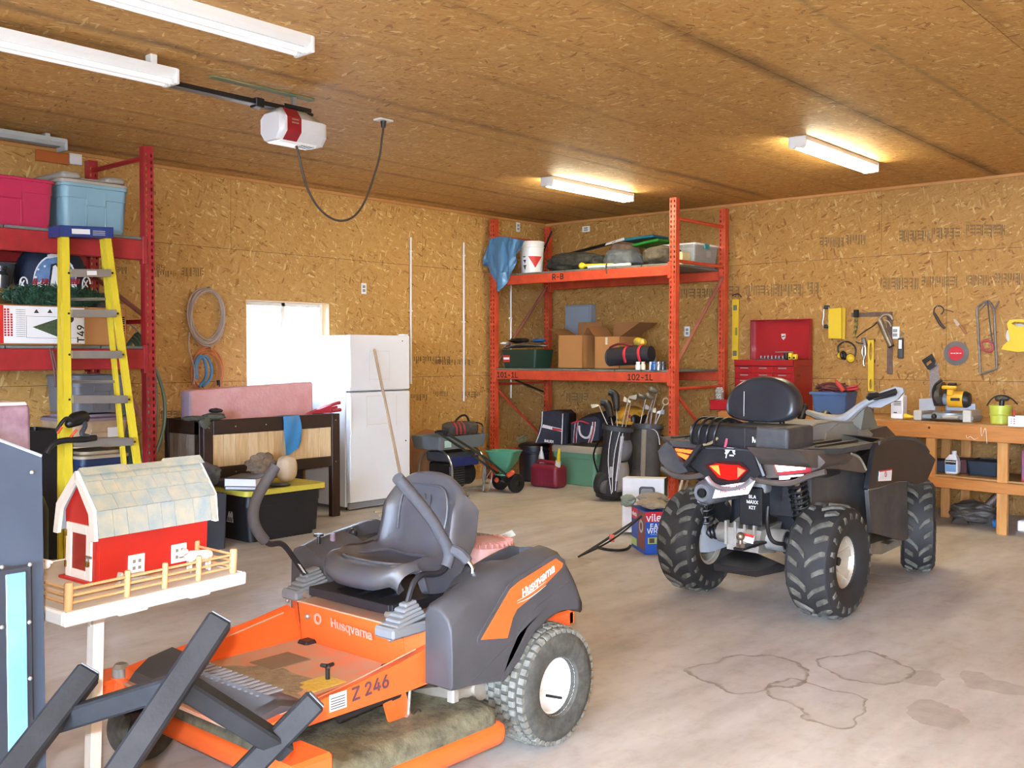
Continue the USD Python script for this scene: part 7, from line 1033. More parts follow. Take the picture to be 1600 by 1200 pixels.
for u in (bu(1455, 740, 8.9), bu(1570, 740), bu(1570, 740)+1.1, .35):
    P('leg', bx(u-.042, u+.042, -.002, .036, 0, BZ-.037, .004), LEGW); P('leg', bx(u-.03, u+.03, .56, .598, 0, .37, .004) if False else bx(u-.042, u+.042, .64, .676, 0, BZ-.04, .004), LEGW)
u = bu(1480, 740, 9.2); 
for u in (bu(1480, 740, 9.45), bu(1381, 680, 9.5)): P('leg', bx(u-.042, u+.042, .52, .556, 0, BZ-.04, .004), LEGW)
p = AX(1535, 665, 8.8); U = (p-L0)@np.array((-.149, -.989, 0))
P('chalk_scribble', [tube([(U-.12, -.0415, .80), (U-.11, -.0415, .775), (U-.09, -.0415, .79), (U-.06, -.0415, .772), (U-.02, -.0415, .785)], .003, 5), tube([(U+.0, -.0415, .872), (U+.01, -.0415, .80), (U+.03, -.0415, .86), (U+.05, -.0415, .74)], .003, 5)], M('chalk', 'e3d6c2', .9), kind='stuff'); P('knot', [mv(trimesh.creation.icosphere(1, .012), (bu(1457, 665, 8.9), -.036, .845))], M('knot_dark', '4a2e1c', .8))
# tool chest
CR = M('chest_red', 'a3181f', .35, col2='8d151c', scale=3, coat=.2); CRD = M('chest_dark_red', '6c1016', .45); a, b = AX(1147, 562, 9.45), AX(1240, 566, 9.45); y1, y0 = a[1], b[1]; zt = a[2]
tc = T('tool_chest', 'red steel tool chest with its lid open on the bench', 'tool chest', (9.65, (y0+y1)/2, BZ)); tc.p('body', [bx(9.46, 9.89, y0, y1, BZ+.001, zt-.06, .004), bx(9.455, 9.465, y0, y1, zt-.062, zt, .003), bx(9.88, 9.89, y0, y1, zt-.06, zt, .003), bx(9.455, 9.89, y1-.01, y1, zt-.06, zt, .002), bx(9.455, 9.89, y0, y0+.01, zt-.06, zt, .002)], CR, kind='stuff')
lx = 9.80; la, lb_ = AX(1178, 503, lx), AX(1277, 505, lx); tc.p('lid', [bx(lx+.06, lx+.07, y0-.004, y1+.004, zt+.004, zt+.42, .003), bx(lx, lx+.06, y1-.006, y1+.004, zt+.004, zt+.42, .002), bx(lx, lx+.06, y0-.004, y0+.006, zt+.004, zt+.42, .002), bx(lx, lx+.06, y0, y1, zt+.41, zt+.42, .002)], CR, kind='stuff'); ym = (y0+y1)/2
tc.p('lid_emblem', ext([(-.026, .03), (.026, .03), (.022, -.012), (0, -.034), (-.022, -.012)], .002, (lx+.0595, ym-.02, zt+.24), (0, -1, 0), (0, 0, 1)), M('badge_silver', 'd8dbe0', .3, metal=.3)); tc.p('emblem_bar', frame(trimesh.creation.box((.034, .010, .001)), (lx+.056, ym-.02, zt+.243), (0, -1, .3), (0, 0, 1)), BLACK); tc.p('lid_stay', bx(lx+.05, lx+.06, ym-.13, ym+.07, zt+.075, zt+.085, .002), STEEL)
w = y1-y0; rows = [(zt-.135, zt-.07), (zt-.195, zt-.14), (zt-.255, zt-.20), (zt-.34, zt-.26), (zt-.44, zt-.345)]
for i, (z0, z1) in enumerate(rows):
    for c0, c1 in (((.03, .33), (.345, .655), (.67, .97)) if i < 3 else ((.03, .97),)):
        ya, yb = y1-c0*w, y1-c1*w; d = tc.p('drawer', bx(9.449, 9.4595, yb, ya, z0, z1, .003), CR); mid = (ya+yb)/2; d.p('pull', bx(9.443, 9.4495, mid-.045 if i < 3 else mid-.2, mid+.045 if i < 3 else mid+.2, z1-.022, z1-.010, .002), STEEL)
tc.p('side_label', [bx(9.53, 9.6, y0-.0015, y0, zt-.17, zt-.145, .0005)], CRD); tc.p('seam_band', bx(9.4535, 9.456, y0+.005, y1-.005, zt-.068, zt-.062, .0005), BLACK)
tz = zt-.055
S('socket_tray', 'dark tray of sockets lying across the open top of the tool chest', 'tray', [bx(9.47, 9.79, ym-.22, ym+.10, tz, zt+.012, .004)]+[mv(cyl((0, 0, 0), (0, 0, .03), .012, n=8), (9.50, ym-.19+.04*k, zt+.0125)) for k in range(7)], M('tray_metal', '5a5c5e', .4, metal=.5)); q = AX(1254, 564, 9.44)
for k, (yy, mt, lb) in enumerate(((1246, BLACK, 'black tape measure on the right corner of the tool chest'), (1254, YEL, 'yellow tape measure in the middle at the chest corner'), (1262, YEL, 'smaller yellow tape measure at the far right of the chest'))):
    p = AX(yy, 566, 9.50); r = .035 if k < 2 else .028; t = T('tape_measure', lb, 'tape measure', group='tape measures on the tool chest', loc=(9.55, y0+.09-.05*k if False else y0+.115-.045*k, zt-.0)); t.p('case', rbx(9.50+.0, 9.56, y0+.095-.047*k, y0+.135-.047*k, zt+.001, zt+.001+2*r, .012, 8), mt); t.p('grip', bx(9.497, 9.505, y0+.105-.047*k, y0+.125-.047*k, zt+.012, zt+.03, .003), BLACK)
# red box with jar left of the chest
p0, p1 = AX(1109, 640, 9.32), AX(1142, 626, 9.32); p1[1] = max(p1[1], y1+.012); S('cash_box', 'small red steel box at the left end of the bench under a glass jar', 'box', [bx(9.32, 9.58, p1[1], p0[1], BZ+.001, p1[2], .005), bx(9.315, 9.585, p1[1]-.004, p0[1]+.004, p1[2]-.03, p1[2]-.022, .002)], M('box_red', 'b01d26', .35)); c = AX(1121, 620, 9.38); jr = T('glass_jar', 'glass jar of screws standing on the small red box', 'jar', (9.42, c[1], p1[2])); jr.p('glass', lathe([(0, .001), (.045, .001), (.048, .01), (.048, .10), (.036, .115), (.036, .13), (.032, .13), (.032, .115), (.043, .10), (.043, .012), (0, .012)], 20, (9.42, c[1], p1[2]+.001)), CLEAR); jr.p('screws', lathe([(0, .013), (.042, .013), (.042, .075), (0, .08)], 14, (9.42, c[1], p1[2])), M('screws', 'a9a58a', .4, metal=.4, col2='5d5a48', scale=60), kind='stuff')
# blue tub with junk, spray can, jug ...
def onbench(x, y, X): p = AX(x, y, X); return p
a, b = AX(1266, 612, 9.35), AX(1322, 612, 9.35); bl = T('storage_tub', 'blue tub heaped with cables on the bench behind the quad handlebar', 'tub', (9.5, (a[1]+b[1])/2, BZ)); bl.p('body', bin3(.30, a[1]-b[1], a[2]-BZ-.0, .25, a[1]-b[1]-.05, .006, .03, BZ+.001, (9.50, (a[1]+b[1])/2)), M('tub_blue', '4a6896', .4)); bl.p('rim', bx(9.34, 9.36, b[1]-.01, a[1]+.01, a[2]-.03, a[2]+.0, .005), M('tub_blue', '4a6896'))
S('cable_heap', 'heap of dark cables and cloth on top of the blue tub', 'cables', [tm(blob((0, 0, 0), (.14, (a[1]-b[1])*.5, .05), .35, 2.5, 6, 4).vertices+np.array((9.5, (a[1]+b[1])/2, a[2]+.03)), blob((0, 0, 0), (1, 1, 1), .1, 2, 6, 4).faces)]+[tube([(9.4, (a[1]+b[1])/2+.15*math.sin(k*2.1+t), a[2]+.06+.03*math.cos(k+t*2)) for t in np.linspace(0, 4, 9)], .007, 6) for k in range(3)], M('cable_dark', '3a2f30', .7, col2='6b2f2f', scale=9)); p = AX(1310, 604, 9.4); S('glue_bottle', 'red bottle with a white nozzle tilted out of the cable heap', 'bottle', [cyl(AX(1318, 611, 9.30), AX(1309, 599, 9.30), .022), cyl(AX(1309, 599, 9.30), AX(1305, 593, 9.30), .02, .006)], M('bottle_red', 'b83a34', .4)); S('red_pliers', 'red handled pliers lying behind the bottle by the yellow level', 'pliers', [tube([AX(1322, 606, 9.45), AX(1340, 603, 9.45)], .012, 8), tube([AX(1322, 610, 9.45), AX(1342, 607, 9.45)], .012, 8)], M('plier_red', 'b5323e', .4))
c = AX(1345, 644, 9.1); S('blue_glove', 'purple blue rubber glove heaped on the bench edge', 'glove', tm(blob((0, 0, 0), (.07, .10, .05), .3, 2, 4, 3).vertices+np.array((9.12, AX(1347, 645, 9.12)[1], BZ+.055)), blob((0, 0, 0), (1, 1, 1), .1, 2, 4, 3).faces), M('glove_purple', '3c4a94', .5))
a, b = AX(1391, 650, 9.02), AX(1411, 650, 9.02); zj = AX(1400, 612, 9.02)[2]; jg = T('plastic_jug', 'white rectangular jug on the bench left of the mitre saw', 'jug', (9.07, (a[1]+b[1])/2, BZ)); jg.p('body', rbx(9.02, 9.13, b[1], a[1], BZ+.001, zj-.03, .015, 8), WPLATE); jg.p('neck', cyl((9.075, b[1]+.03, zj-.035), (9.075, b[1]+.03, zj), .02), WPLATE); jg.p('cap', cyl((9.075, b[1]+.03, zj-.005), (9.075, b[1]+.03, zj+.02), .023), M('cap_green', '2f6b45', .5)); jg.p('label', bx(9.0185, 9.0205, b[1]+.012, a[1]-.012, BZ+.05, BZ+.17, .0003), M('label_pale', 'cfd2d6', .6)); jg.p('print', [bx(9.0175, 9.019, b[1]+.02, a[1]-.03, BZ+z, BZ+z+.006, .0002) for z in (.155, .14, .125)]+[bx(9.0175, 9.019, a[1]-.06, a[1]-.03, BZ+.055, BZ+.065, .0002)], DGREY, kind='stuff')
c = AX(1419, 650, 9.0); S('yellow_funnel', 'small yellow funnel lying by the jug', 'funnel', [cyl((9.02, c[1]+.04, BZ+.03), (9.03, c[1]-.03, BZ+.028), .028, .010), cyl((9.03, c[1]-.03, BZ+.028), (9.035, c[1]-.06, BZ+.026), .008)], YEL)
# mitre saw
ms = T('mitre_saw', 'yellow and grey mitre saw on the bench', 'mitre saw', (9.1, 3.2, BZ)); X = 8.98; SG = M('saw_grey', '9aa3ad', .4, metal=.3); DWY = M('saw_yellow', 'e2a623', .4, var=.06)
G2 = lambda x, y, X_=8.98: AX(x, y, X_)
for x in (1434, 1511): q = G2(x, 652); ms.p('foot', [bx(8.97, 9.25, q[1]-.035, q[1]+.035, BZ+.001, G2(x, 641)[2], .006)], M('foot_alloy', 'c3c3bb', .5, metal=.2))
a, b = G2(1430, 650), G2(1520, 655); ms.p('base', [bx(8.99, 9.26, b[1], a[1], BZ+.02, BZ+.055, .006), cyl((9.12, (a[1]+b[1])/2, BZ+.05), (9.12, (a[1]+b[1])/2, BZ+.072), .13, n=28)], SG, kind='stuff'); q = G2(1482, 651); ms.p('turntable_arm', bx(8.95, 9.12, q[1]-.09, q[1]+.05, BZ+.025, BZ+.052, .006), STEEL); q = G2(1460, 650, 8.95); ms.p('mitre_knob', balls([((8.94, q[1], BZ+.045), .024), ((8.97, q[1], BZ+.045), .014)]), BLACK)
for x0, x1, y0_, y1_ in ((1436, 1461, 640, 622), (1479, 1524, 641, 631)): a, b = G2(x0, y0_, 9.1), G2(x1, y1_, 9.1); ms.p('fence', ext([(a[1], a[2]), (b[1], a[2]), (b[1], b[2]), (a[1], b[2]-.012)], .02, (9.10, 0, 0), (0, 1, 0), (0, 0, 1)), M('fence_blue_grey', 'a5abb5', .45))
q = G2(1467, 618, 9.02); ms.p('blade_guard', [skin([ring(np.array((9.04, q[1], q[2])), (0, 1, .0), .0, 4)]*2) if False else frame(trimesh.creation.extrude_polygon(Polygon([(.118*math.cos(t), .118*math.sin(t)) for t in np.linspace(-.9, 4.0, 26)]), .05, engine='earcut'), (9.04, q[1]+.02, q[2]), (1, 0, 0), (0, 0, 1))], M('guard_black', '22211f', .45, col2='4a4238', scale=10)); ms.p('guard_lip', tube([G2(1462, 634, 8.94), G2(1458, 615, 8.93), G2(1463, 600, 8.93), G2(1472, 594, 8.95)], .012, 8), BLACK)
a, b = G2(1472, 606, 9.02), G2(1496, 600, 9.02); ms.p('handle', rbx(8.99, 9.04, b[1], a[1], a[2]-.012, a[2]+.022, .014, 8), DWY); ms.p('handle_post', bx(9.0, 9.04, G2(1490, 615, 9.02)[1], G2(1480, 615, 9.02)[1], G2(1480, 618, 9.02)[2], a[2]-.01, .006), DWY); q = G2(1488, 597, 9.02); ms.p('trigger_cap', rbx(8.995, 9.045, q[1]-.035, q[1]+.035, a[2]+.018, a[2]+.045, .012, 8), BLACK)
a, b = G2(1482, 622, 9.05), G2(1506, 622, 9.05); ms.p('motor', cyl((9.07, a[1], a[2]-.01), (9.07, b[1], a[2]-.01), .07, n=24), DWY); ms.p('motor_cap', lathe([(0, -.05), (.055, -.045), (.07, -.02), (.072, 0), (0, 0)], 24, (9.07, b[1], a[2]-.01), (0, 1, 0)), BLACK); ms.p('motor_neck', cyl((9.07, a[1]+.05, a[2]-.01), (9.07, a[1], a[2]-.01), .05), SG); ms.p('motor_plate', bx(8.997, 9.001, (a[1]+b[1])/2-.045, (a[1]+b[1])/2+.03, a[2]-.02, a[2]+.005, .0005), M('print_dark', '2b2a2a', .7)); ms.p('pivot_arm', hull([(9.16, a[1]+.06, BZ+.06), (9.22, a[1]+.06, BZ+.06), (9.16, a[1]+.0, BZ+.06), (9.1, a[1]+.04, a[2]-.02), (9.14, a[1]+.0, a[2]-.02), (9.12, a[1]+.05, a[2]+.02)]), SG)
# bucket, basket
a, b = AX(1542, 640, 8.95), AX(1576, 640, 8.95); zb = AX(1559, 634, 8.95)[2]; r = (a[1]-b[1])/2*1.0; c = np.array((8.95+r, (a[1]+b[1])/2, BZ+.001)); lb_ = T('lime_bucket', 'lime green pail holding a cordless tool at the right of the saw', 'bucket', c); h = zb-BZ; lb_.p('body', lathe([(0, 0), (r*.88, 0), (r*.9, .004), (r*.96, h*.45), (r*1.0, h*.46), (r*1.02, h*.5), (r*.98, h*.52), (r*1.03, h*.98), (r*1.03, h), (r*.97, h), (r*.85, .01), (0, .01)], 30, c), M('lime', 'b9c24a', .4, var=.05)); lb_.p('handle', tube([AX(1542, 634, 8.95), AX(1549, 624, 8.95), AX(1560, 618, 8.95), AX(1579, 622, 8.97), AX(1590, 632, 8.97)], .006, 6), BLACK)
q = AX(1562, 625, 8.99); ct = T('cordless_tool', 'black and yellow cordless tool sticking out of the lime pail', 'power tool', q); ct.p('body', balls([(q+(.03, .02, .012), .028), (q+(.03, -.045, .015), .024)]), M('tool_black', '2a2723', .5, col2='b5892a', scale=24, amt=.34)); ct.p('grip', cyl(q+(.03, -.01, 0), q+(.03, -.005, -.075), .02), BLACK)
a, b = AX(1575, 664, 8.74), AX(1625, 664, 8.74); zk = AX(1580, 651, 8.74)[2]; wk = T('white_basket', 'white perforated basket at the bench edge by the lime pail', 'basket', (8.85, (a[1]+b[1])/2, BZ)); hh = zk-BZ
fr_ = Polygon([(0, 0), (a[1]-b[1], 0), (a[1]-b[1], hh), (0, hh)])
for i in range(12):
    for j in range(3): y_, z_ = .02+.022*i, hh*.25+j*hh*.22; fr_ = fr_.difference(Polygon([(y_, z_), (y_+.009, z_), (y_+.009, z_+hh*.11), (y_, z_+hh*.11)]))
wk.p('front', ext(fr_, .004, (8.74, a[1], BZ+.001), (0, -1, 0), (0, 0, 1)), WPLATE); wk.p('side', [bx(8.736, 8.93, a[1]-.003, a[1], BZ+.001, zk, .001), bx(8.736, 8.93, b[1], b[1]+.003, BZ+.001, zk, .001), bx(8.928, 8.932, b[1], a[1], BZ+.001, zk, .001), bx(8.74, 8.93, b[1], a[1], BZ+.001, BZ+.005, .001)], WPLATE, kind='stuff'); S('red_marker', 'red marker sticking out of the white basket', 'marker', cyl((8.80, a[1]-.03, BZ+.007), AX(1584, 640, 8.80), .009), M('plier_red', 'b5323e', .4))
# under the bench
SZ = .4455; a = AX(1481, 746, 8.86); zc_ = AX(1481, 706, 8.86)[2]; ob = T('oil_bottle', 'white oil bottle with a blue label on the lower bench shelf', 'bottle', (8.98, a[1], SZ)); hb_ = zc_-SZ; ob.p('body', [rbx(8.93, 9.03, a[1]-.055, a[1]+.055, SZ+.001, SZ+hb_*.66, .02, 8), hull([(8.94, a[1]-.05, SZ+hb_*.64), (9.02, a[1]-.05, SZ+hb_*.64), (8.94, a[1]+.05, SZ+hb_*.64), (9.02, a[1]+.05, SZ+hb_*.64), (8.96, a[1]-.03, SZ+hb_*.84), (9.0, a[1]-.03, SZ+hb_*.84), (8.96, a[1]+.02, SZ+hb_*.84), (9., a[1]+.02, SZ+hb_*.84)])], WPLATE); ob.p('cap', cyl((8.98, a[1]-.012, SZ+hb_*.83), (8.98, a[1]-.012, SZ+hb_), .019), WPLATE); ob.p('label', bx(8.9285, 8.9305, a[1]-.043, a[1]+.043, SZ+.025, SZ+hb_*.42, .0003), M('label_sky', '6f9fd0', .5)); ob.p('label_top', bx(8.9285, 8.9305, a[1]-.043, a[1]+.043, SZ+hb_*.43, SZ+hb_*.62, .0003), BLACK); ob.p('label_bar', bx(8.9275, 8.9288, a[1]-.04, a[1]+.04, SZ+hb_*.54, SZ+hb_*.57, .0003), WPLATE)
a, b = AX(1508, 740, 9.0), AX(1562, 740, 9.0); tr = T('drain_pan', 'dark blue oil drain pan on the lower bench shelf', 'pan', (9.15, (a[1]+b[1])/2, SZ)); tr.p('body', bin3(.36, a[1]-b[1], .12, .32, a[1]-b[1]-.04, .008, .03, SZ+.001, (9.17, (a[1]+b[1])/2)), M('pan_navy', '22303d', .45)); tr.p('lid', bx(9.0, 9.3, b[1]+.03, a[1]-.03, SZ+.10, SZ+.115, .006), M('pan_dust', '4a5055', .7))
for k, (x, col, lb) in enumerate(((1466, '3a3f52', 'dark blue box beside the oil bottle'), (1497, '5a2c30', 'maroon box behind the oil bottle'))): q = AX(x, 740, 9.08); S('parts_box', lb, 'box', bx(9.08, 9.30, q[1]-.07, q[1]+.07, SZ+.001, SZ+.10+.02*k, .004), M('parts_box'+str(k), col, .6))
q = AX(1602, 730, 8.80); S('red_jug', 'red and blue oil box at the right frame edge on the bench shelf', 'box', bx(8.80, 9.02, q[1]-.14, q[1]+.03, SZ+.001, AX(1600, 704, 8.80)[2], .006), M('jug_red', 'a82436', .4, col2='2a5a8a', scale=5, amt=.45))
a, b = AX(1533, 800, 9.2), AX(1563, 770, 9.2); vp = T('vacuum_pipe', 'silver pipe slanting down under the bench into a dark bundle', 'pipe', a); vp.p('tube', cyl(a+(b-a)*.0, b+(b-a)*.25, .034, n=20), M('bright_pipe', 'b9bcc2', .22, metal=.9))
q = AZ(1520, 822); S('tarp_bundle', 'dark crumpled tarpaulin heap on the floor under the bench', 'tarp', [tm(blob((0, 0, 0), (.16, .20, .085), .35, 2.2, 9, 4).vertices+np.array((q[0]+.12, q[1]+.02, .105)), blob((0, 0, 0), (1, 1, 1), .1, 2, 9, 4).faces)], M('tarp_brown', '3f3a36', .6, col2='6d6a66', scale=9)); q = AZ(1497, 820); S('shovel_blade', 'grey metal shovel blade on the floor left of the tarpaulin heap', 'shovel', hull([q+(.0, .06, .004), q+(.02, -.08, .004), q+(.25, -.02, .09), q+(.22, .10, .08), q+(.1, .0, .1)]), M('shovel_grey', '6f6c66', .5, metal=.4)); q = AZ(1551, 822); S('blue_can', 'small blue can beside the bench leg', 'can', cyl((q[0]-.06, q[1]-.02, .035), (q[0]-.06, q[1]-.12, .035), .034), M('can_blue', '2f6fae', .4)); q = AZ(1596, 834); S('foam_block', 'white foam block on the floor right of the bench leg', 'block', bx(q[0]+.1, q[0]+.3, q[1]-.25, q[1]+.06, .001, .09, .01), WPLATE)

# ---- tools hung on the right wall: drawn on the wall plane from picture points
def wp(x, y, d=.0): return RW(x, y, d)
def wpoly(pts, t, d=.003):
    q = [wp(x, y) for x, y in pts]; return ext([(-p[1], p[2]) for p in q], t, (XR-d, 0, 0), (0, -1, 0), (0, 0, 1))
def wall_t(name, label, catg, x, y): return T(name, label, catg, wp(x, y))
def nail(t, x, y, L=.05): p = wp(x, y); t.p('nail', cyl(p-(.0006, 0, 0), p-(L, 0, 0), .003, n=6), STEEL)
LYW = M('level_yellow', 'd9b92c', .4, var=.06)
t = wall_t('spirit_level', 'long yellow spirit level hanging left of the tool chest', 'level', 1150, 562); p0, p1 = wp(1146, 468), wp(1155, 562); yy0, yy1 = p1[1], p0[1]
t.p('bar', bx(XR-.03, XR-.004, yy0, yy1, p1[2], p0[2], .003), LYW); t.p('vial', [bx(XR-.032, XR-.029, yy0+.015, yy1-.015, wp(1150, y+4)[2], wp(1150, y-4)[2], .001) for y in (481, 552)], M('vial_grey', '6d7468', .2)); t.p('centre_vial', bx(XR-.032, XR-.029, yy0+.01, yy0+.035, wp(1150, 524)[2], wp(1150, 512)[2], .001), M('vial_green', '8a8a3a', .2)); t.p('hook', tube([wp(1144, 462, .02), wp(1148, 460, .03), wp(1156, 461, .03), wp(1158, 464, .02), wp(1158, 463, .006)], .005, 6), BLACK); nail(t, 1151, 466)
t = wall_t('turnbuckle', 'steel turnbuckle hanging left of the yellow bit case', 'turnbuckle', 1291, 512); t.p('frame', tube([wp(1288, 482, .03), wp(1287, 495, .03), wp(1286, 508, .03), wp(1290, 511, .03), wp(1294, 508, .03), wp(1295, 495, .03), wp(1295, 482, .03), wp(1291, 479, .03)], .008, 8, 3, True), STEEL); t.p('end', cyl(wp(1288, 510, .03), wp(1294, 510, .03), .02), DGREY); t.p('end', cyl(wp(1288, 480, .03), wp(1295, 480, .03), .02), DGREY); nail(t, 1291, 478)
t = wall_t('bit_case', 'translucent yellow plastic bit case on the wall right of the tool chest', 'case', 1309, 531); t.p('case', wpoly([(1298, 483), (1318, 481), (1318, 529), (1298, 529)], .025, .03), LYW); t.p('spine', wpoly([(1318.5, 481), (1324, 482), (1323, 530), (1318.5, 530)], .02, .025), M('case_amber', 'c9a52a', .4)); t.p('window', [wpoly(q, .002, .0325) for q in ([(1304, 487), (1312, 487), (1312, 491), (1306, 491)], [(1307, 501), (1314, 501), (1314, 521), (1312, 521), (1311, 506), (1307, 506)], [(1307, 518), (1312, 518), (1312, 523), (1307, 523)])], M('case_deep_yellow', '8f7a2a', .5), kind='stuff'); t.p('highlight_label', wpoly([(1299, 497), (1304, 497), (1304, 512), (1299, 512)], .002, .0325), M('label_cream', 'efe4b0', .4))  # deeper yellow shapes and a pale cream block on the case front
RST2 = M('square_brown', '4d3b33', .6, col2='6b5347', scale=20)
t = wall_t('framing_square', 'dark steel framing square hanging on the wall beside the white outlet', 'square', 1390, 585); t.p('tongue', wpoly([(1331, 489), (1395, 487), (1395, 494), (1331, 495.5)], .003, .006), RST2); t.p('blade', wpoly([(1386.5, 494), (1395, 493.5), (1395, 584.5), (1386.5, 584.5)], .003, .006), RST2); nail(t, 1350, 491)
t = wall_t('strap_clamp', 'black and yellow ratchet strap hanging from the square', 'strap', 1339, 530); t.p('buckle', bx(XR-.045, XR-.012, wp(1343, 490)[1], wp(1336, 490)[1], wp(1339, 496)[2], wp(1339, 484)[2], .004), BLACK); t.p('webbing', wpoly([(1337, 495), (1342, 495), (1341, 512), (1337, 528), (1334, 528), (1336, 512)], .008, .02), M('webbing', '3b3a2f', .8, col2='b7a53a', scale=26, amt=.4))
t = wall_t('caulking_gun', 'silver caulking gun hanging slanted over the framing square', 'caulking gun', 1390, 545); a, b = wp(1374, 500, .045), wp(1393, 542, .045); d_ = (b-a); s = np.cross(d_/np.linalg.norm(d_), (1, 0, 0)); t.p('barrel', skin([ring(a+d_*f, d_, .03, 14) for f in (0, .97)]), M('gun_chrome', 'b3ab98', .25, metal=.8)); t.p('nose', cyl(b-d_*.03, b, .033, .028), BLACK); t.p('rod', tube([a-d_*.02, wp(1371, 503, .045), wp(1352, 517, .05), wp(1338, 528, .05)], .006, 6, 4), BLACK); t.p('handle', tube([a, wp(1380, 493, .05), wp(1390, 493, .05), wp(1395, 500, .05)], .012, 8), M('gun_grey', 'a9a597', .4, metal=.5)); t.p('trigger', tube([wp(1380, 500, .05), wp(1387, 502, .05), wp(1392, 510, .05)], .008, 6), M('gun_grey', 'a9a597'))
t = wall_t('ear_muffs', 'yellow and black ear muffs hanging on the wall', 'ear muffs', 1323, 566); t.p('band', tube([wp(1311, 552, .04), wp(1309, 543, .04), wp(1315, 536, .04), wp(1323, 534, .04), wp(1331, 537, .04), wp(1337, 545, .04), wp(1335, 557, .04)], .009, 8, 6), BLACK); c = wp(1315, 556, .055); t.p('cup', lathe([(0, -.035), (.03, -.03), (.042, -.005), (.042, .012), (0, .014)], 20, c, (-.3, -1, .25)), YEL); t.p('cushion', lathe([(.02, .012), (.042, .012), (.045, .025), (.036, .038), (0, .03)], 20, c, (-.3, -1, .25)), BLACK); c = wp(1329, 560, .05); t.p('cup', lathe([(0, -.035), (.03, -.03), (.042, -.005), (.042, .012), (0, .014)], 20, c, (1, .5, .3)), YEL); t.p('cushion', lathe([(.02, .012), (.042, .012), (.045, .025), (0, .03)], 20, c, (1, .5, .3)), BLACK); nail(t, 1323, 535, .06); t.p('foam', balls([(wp(1320, 558, .045), .03), (wp(1317, 551, .05), .022)], 8), BLACK)
t = wall_t('pliers', 'pair of steel adjustable pliers hanging beside the ear muffs', 'pliers', 1350, 573); CHR = M('tool_steel', 'a9a9ab', .3, metal=.8)
t.p('handle', tube([wp(1351, 540, .02), wp(1352, 553, .02), wp(1349, 566, .02), wp(1350, 572, .02)], .010, 8), CHR); t.p('handle', tube([wp(1349, 540, .02), wp(1347, 552, .02), wp(1350, 560, .02)], .009, 8), CHR); t.p('jaw', hull([wp(1346, 538, .012), wp(1356, 541, .012), wp(1352, 527, .012), wp(1346, 528, .012), wp(1347, 538, .03), wp(1354, 540, .03), wp(1351, 529, .03)]), CHR); t.p('side_arm', tube([wp(1349, 537, .03), wp(1342, 536, .03), wp(1337, 534, .03)], .008, 6), DGREY); nail(t, 1351, 528)
t = wall_t('torpedo_level', 'slim yellow level with an oval hole hanging beside the pliers', 'level', 1363, 610); Y0_, Y1_ = wp(1367.5, 570)[1], wp(1358.5, 570)[1]
fr_ = Polygon([(-wp(x, y)[1], wp(x, y)[2]) for x, y in ((1358.5, 531), (1367.5, 531), (1367.5, 611), (1358.5, 611))]); slot = lambda x0, x1, y0, y1: Polygon([(-(wp((x0+x1)/2, (y0+y1)/2)[1])+(wp(x0, y0)[1]-wp(x1, y0)[1])/2*math.cos(a), wp(x0, (y0+y1)/2)[2]+(wp(x0, y0)[2]-wp(x0, y1)[2])/2*math.sin(a)) for a in np.linspace(0, 2*PI, 15)[:-1]])
t.p('body', ext(fr_.difference(slot(1360.5, 1365.5, 535, 563)).difference(slot(1360.8, 1365.2, 592, 608)), .018, (XR-.022, 0, 0), (0, -1, 0), (0, 0, 1)), LYW); t.p('vial', ext(slot(1360, 1366, 571, 589), .003, (XR-.026, 0, 0), (0, -1, 0), (0, 0, 1)), DGREY); t.p('vial_glass', ext(slot(1361.2, 1364.8, 575, 586), .003, (XR-.028, 0, 0), (0, -1, 0), (0, 0, 1)), M('vial_grey', '6d7468', .2)); t.p('joint', bx(XR-.026, XR-.004, Y0_-.003, Y1_+.003, wp(1363, 567)[2], wp(1363, 562)[2], .003), DGREY); t.p('cap', bx(XR-.026, XR-.004, Y0_-.002, Y1_+.002, wp(1363, 534)[2], wp(1363, 529.5)[2], .003), M('cap_brown', '6a563c', .5)); nail(t, 1363, 532)
t = wall_t('work_light', 'black inspection lamp with a white panel hanging under the outlet', 'lamp', 1408, 561); y0_, y1_ = wp(1413, 540)[1], wp(1404, 540)[1]; t.p('body', rbx(XR-.035, XR-.004, y0_, y1_, wp(1408, 560)[2], wp(1408, 528)[2], .012, 8), DGREY); t.p('panel', bx(XR-.037, XR-.034, y0_+.012, y1_-.012, wp(1408, 545)[2], wp(1408, 531)[2], .001), WPLATE); t.p('hook', tube([wp(1408, 528, .02), wp(1409, 524, .02), wp(1412, 521, .02), wp(1408, 519, .02), wp(1406, 522, .02)], .0035, 6), STEEL); nail(t, 1409, 520, .03)
t = wall_t('strap_wrench', 'black rubber strap wrench hanging left of the saws', 'wrench', 1477, 515); BRW = M('dark_brown', '3f332e', .6); t.p('loop', tube([wp(1459, 489, .02), wp(1460, 482, .02), wp(1466, 478, .02), wp(1473, 481, .02), wp(1474, 486, .02), wp(1470, 491, .02)], .006, 6, 6), BRW); t.p('handle', tube([wp(1459, 489, .02), wp(1464, 497, .02), wp(1470, 507, .02), wp(1476, 513, .02)], [.012, .015, .015, .013], 8, 4), BRW); t.p('tail', tube([wp(1474, 484, .02), wp(1482, 485, .02), wp(1489, 487, .02)], .0035, 6), BRW); nail(t, 1466, 479, .04)
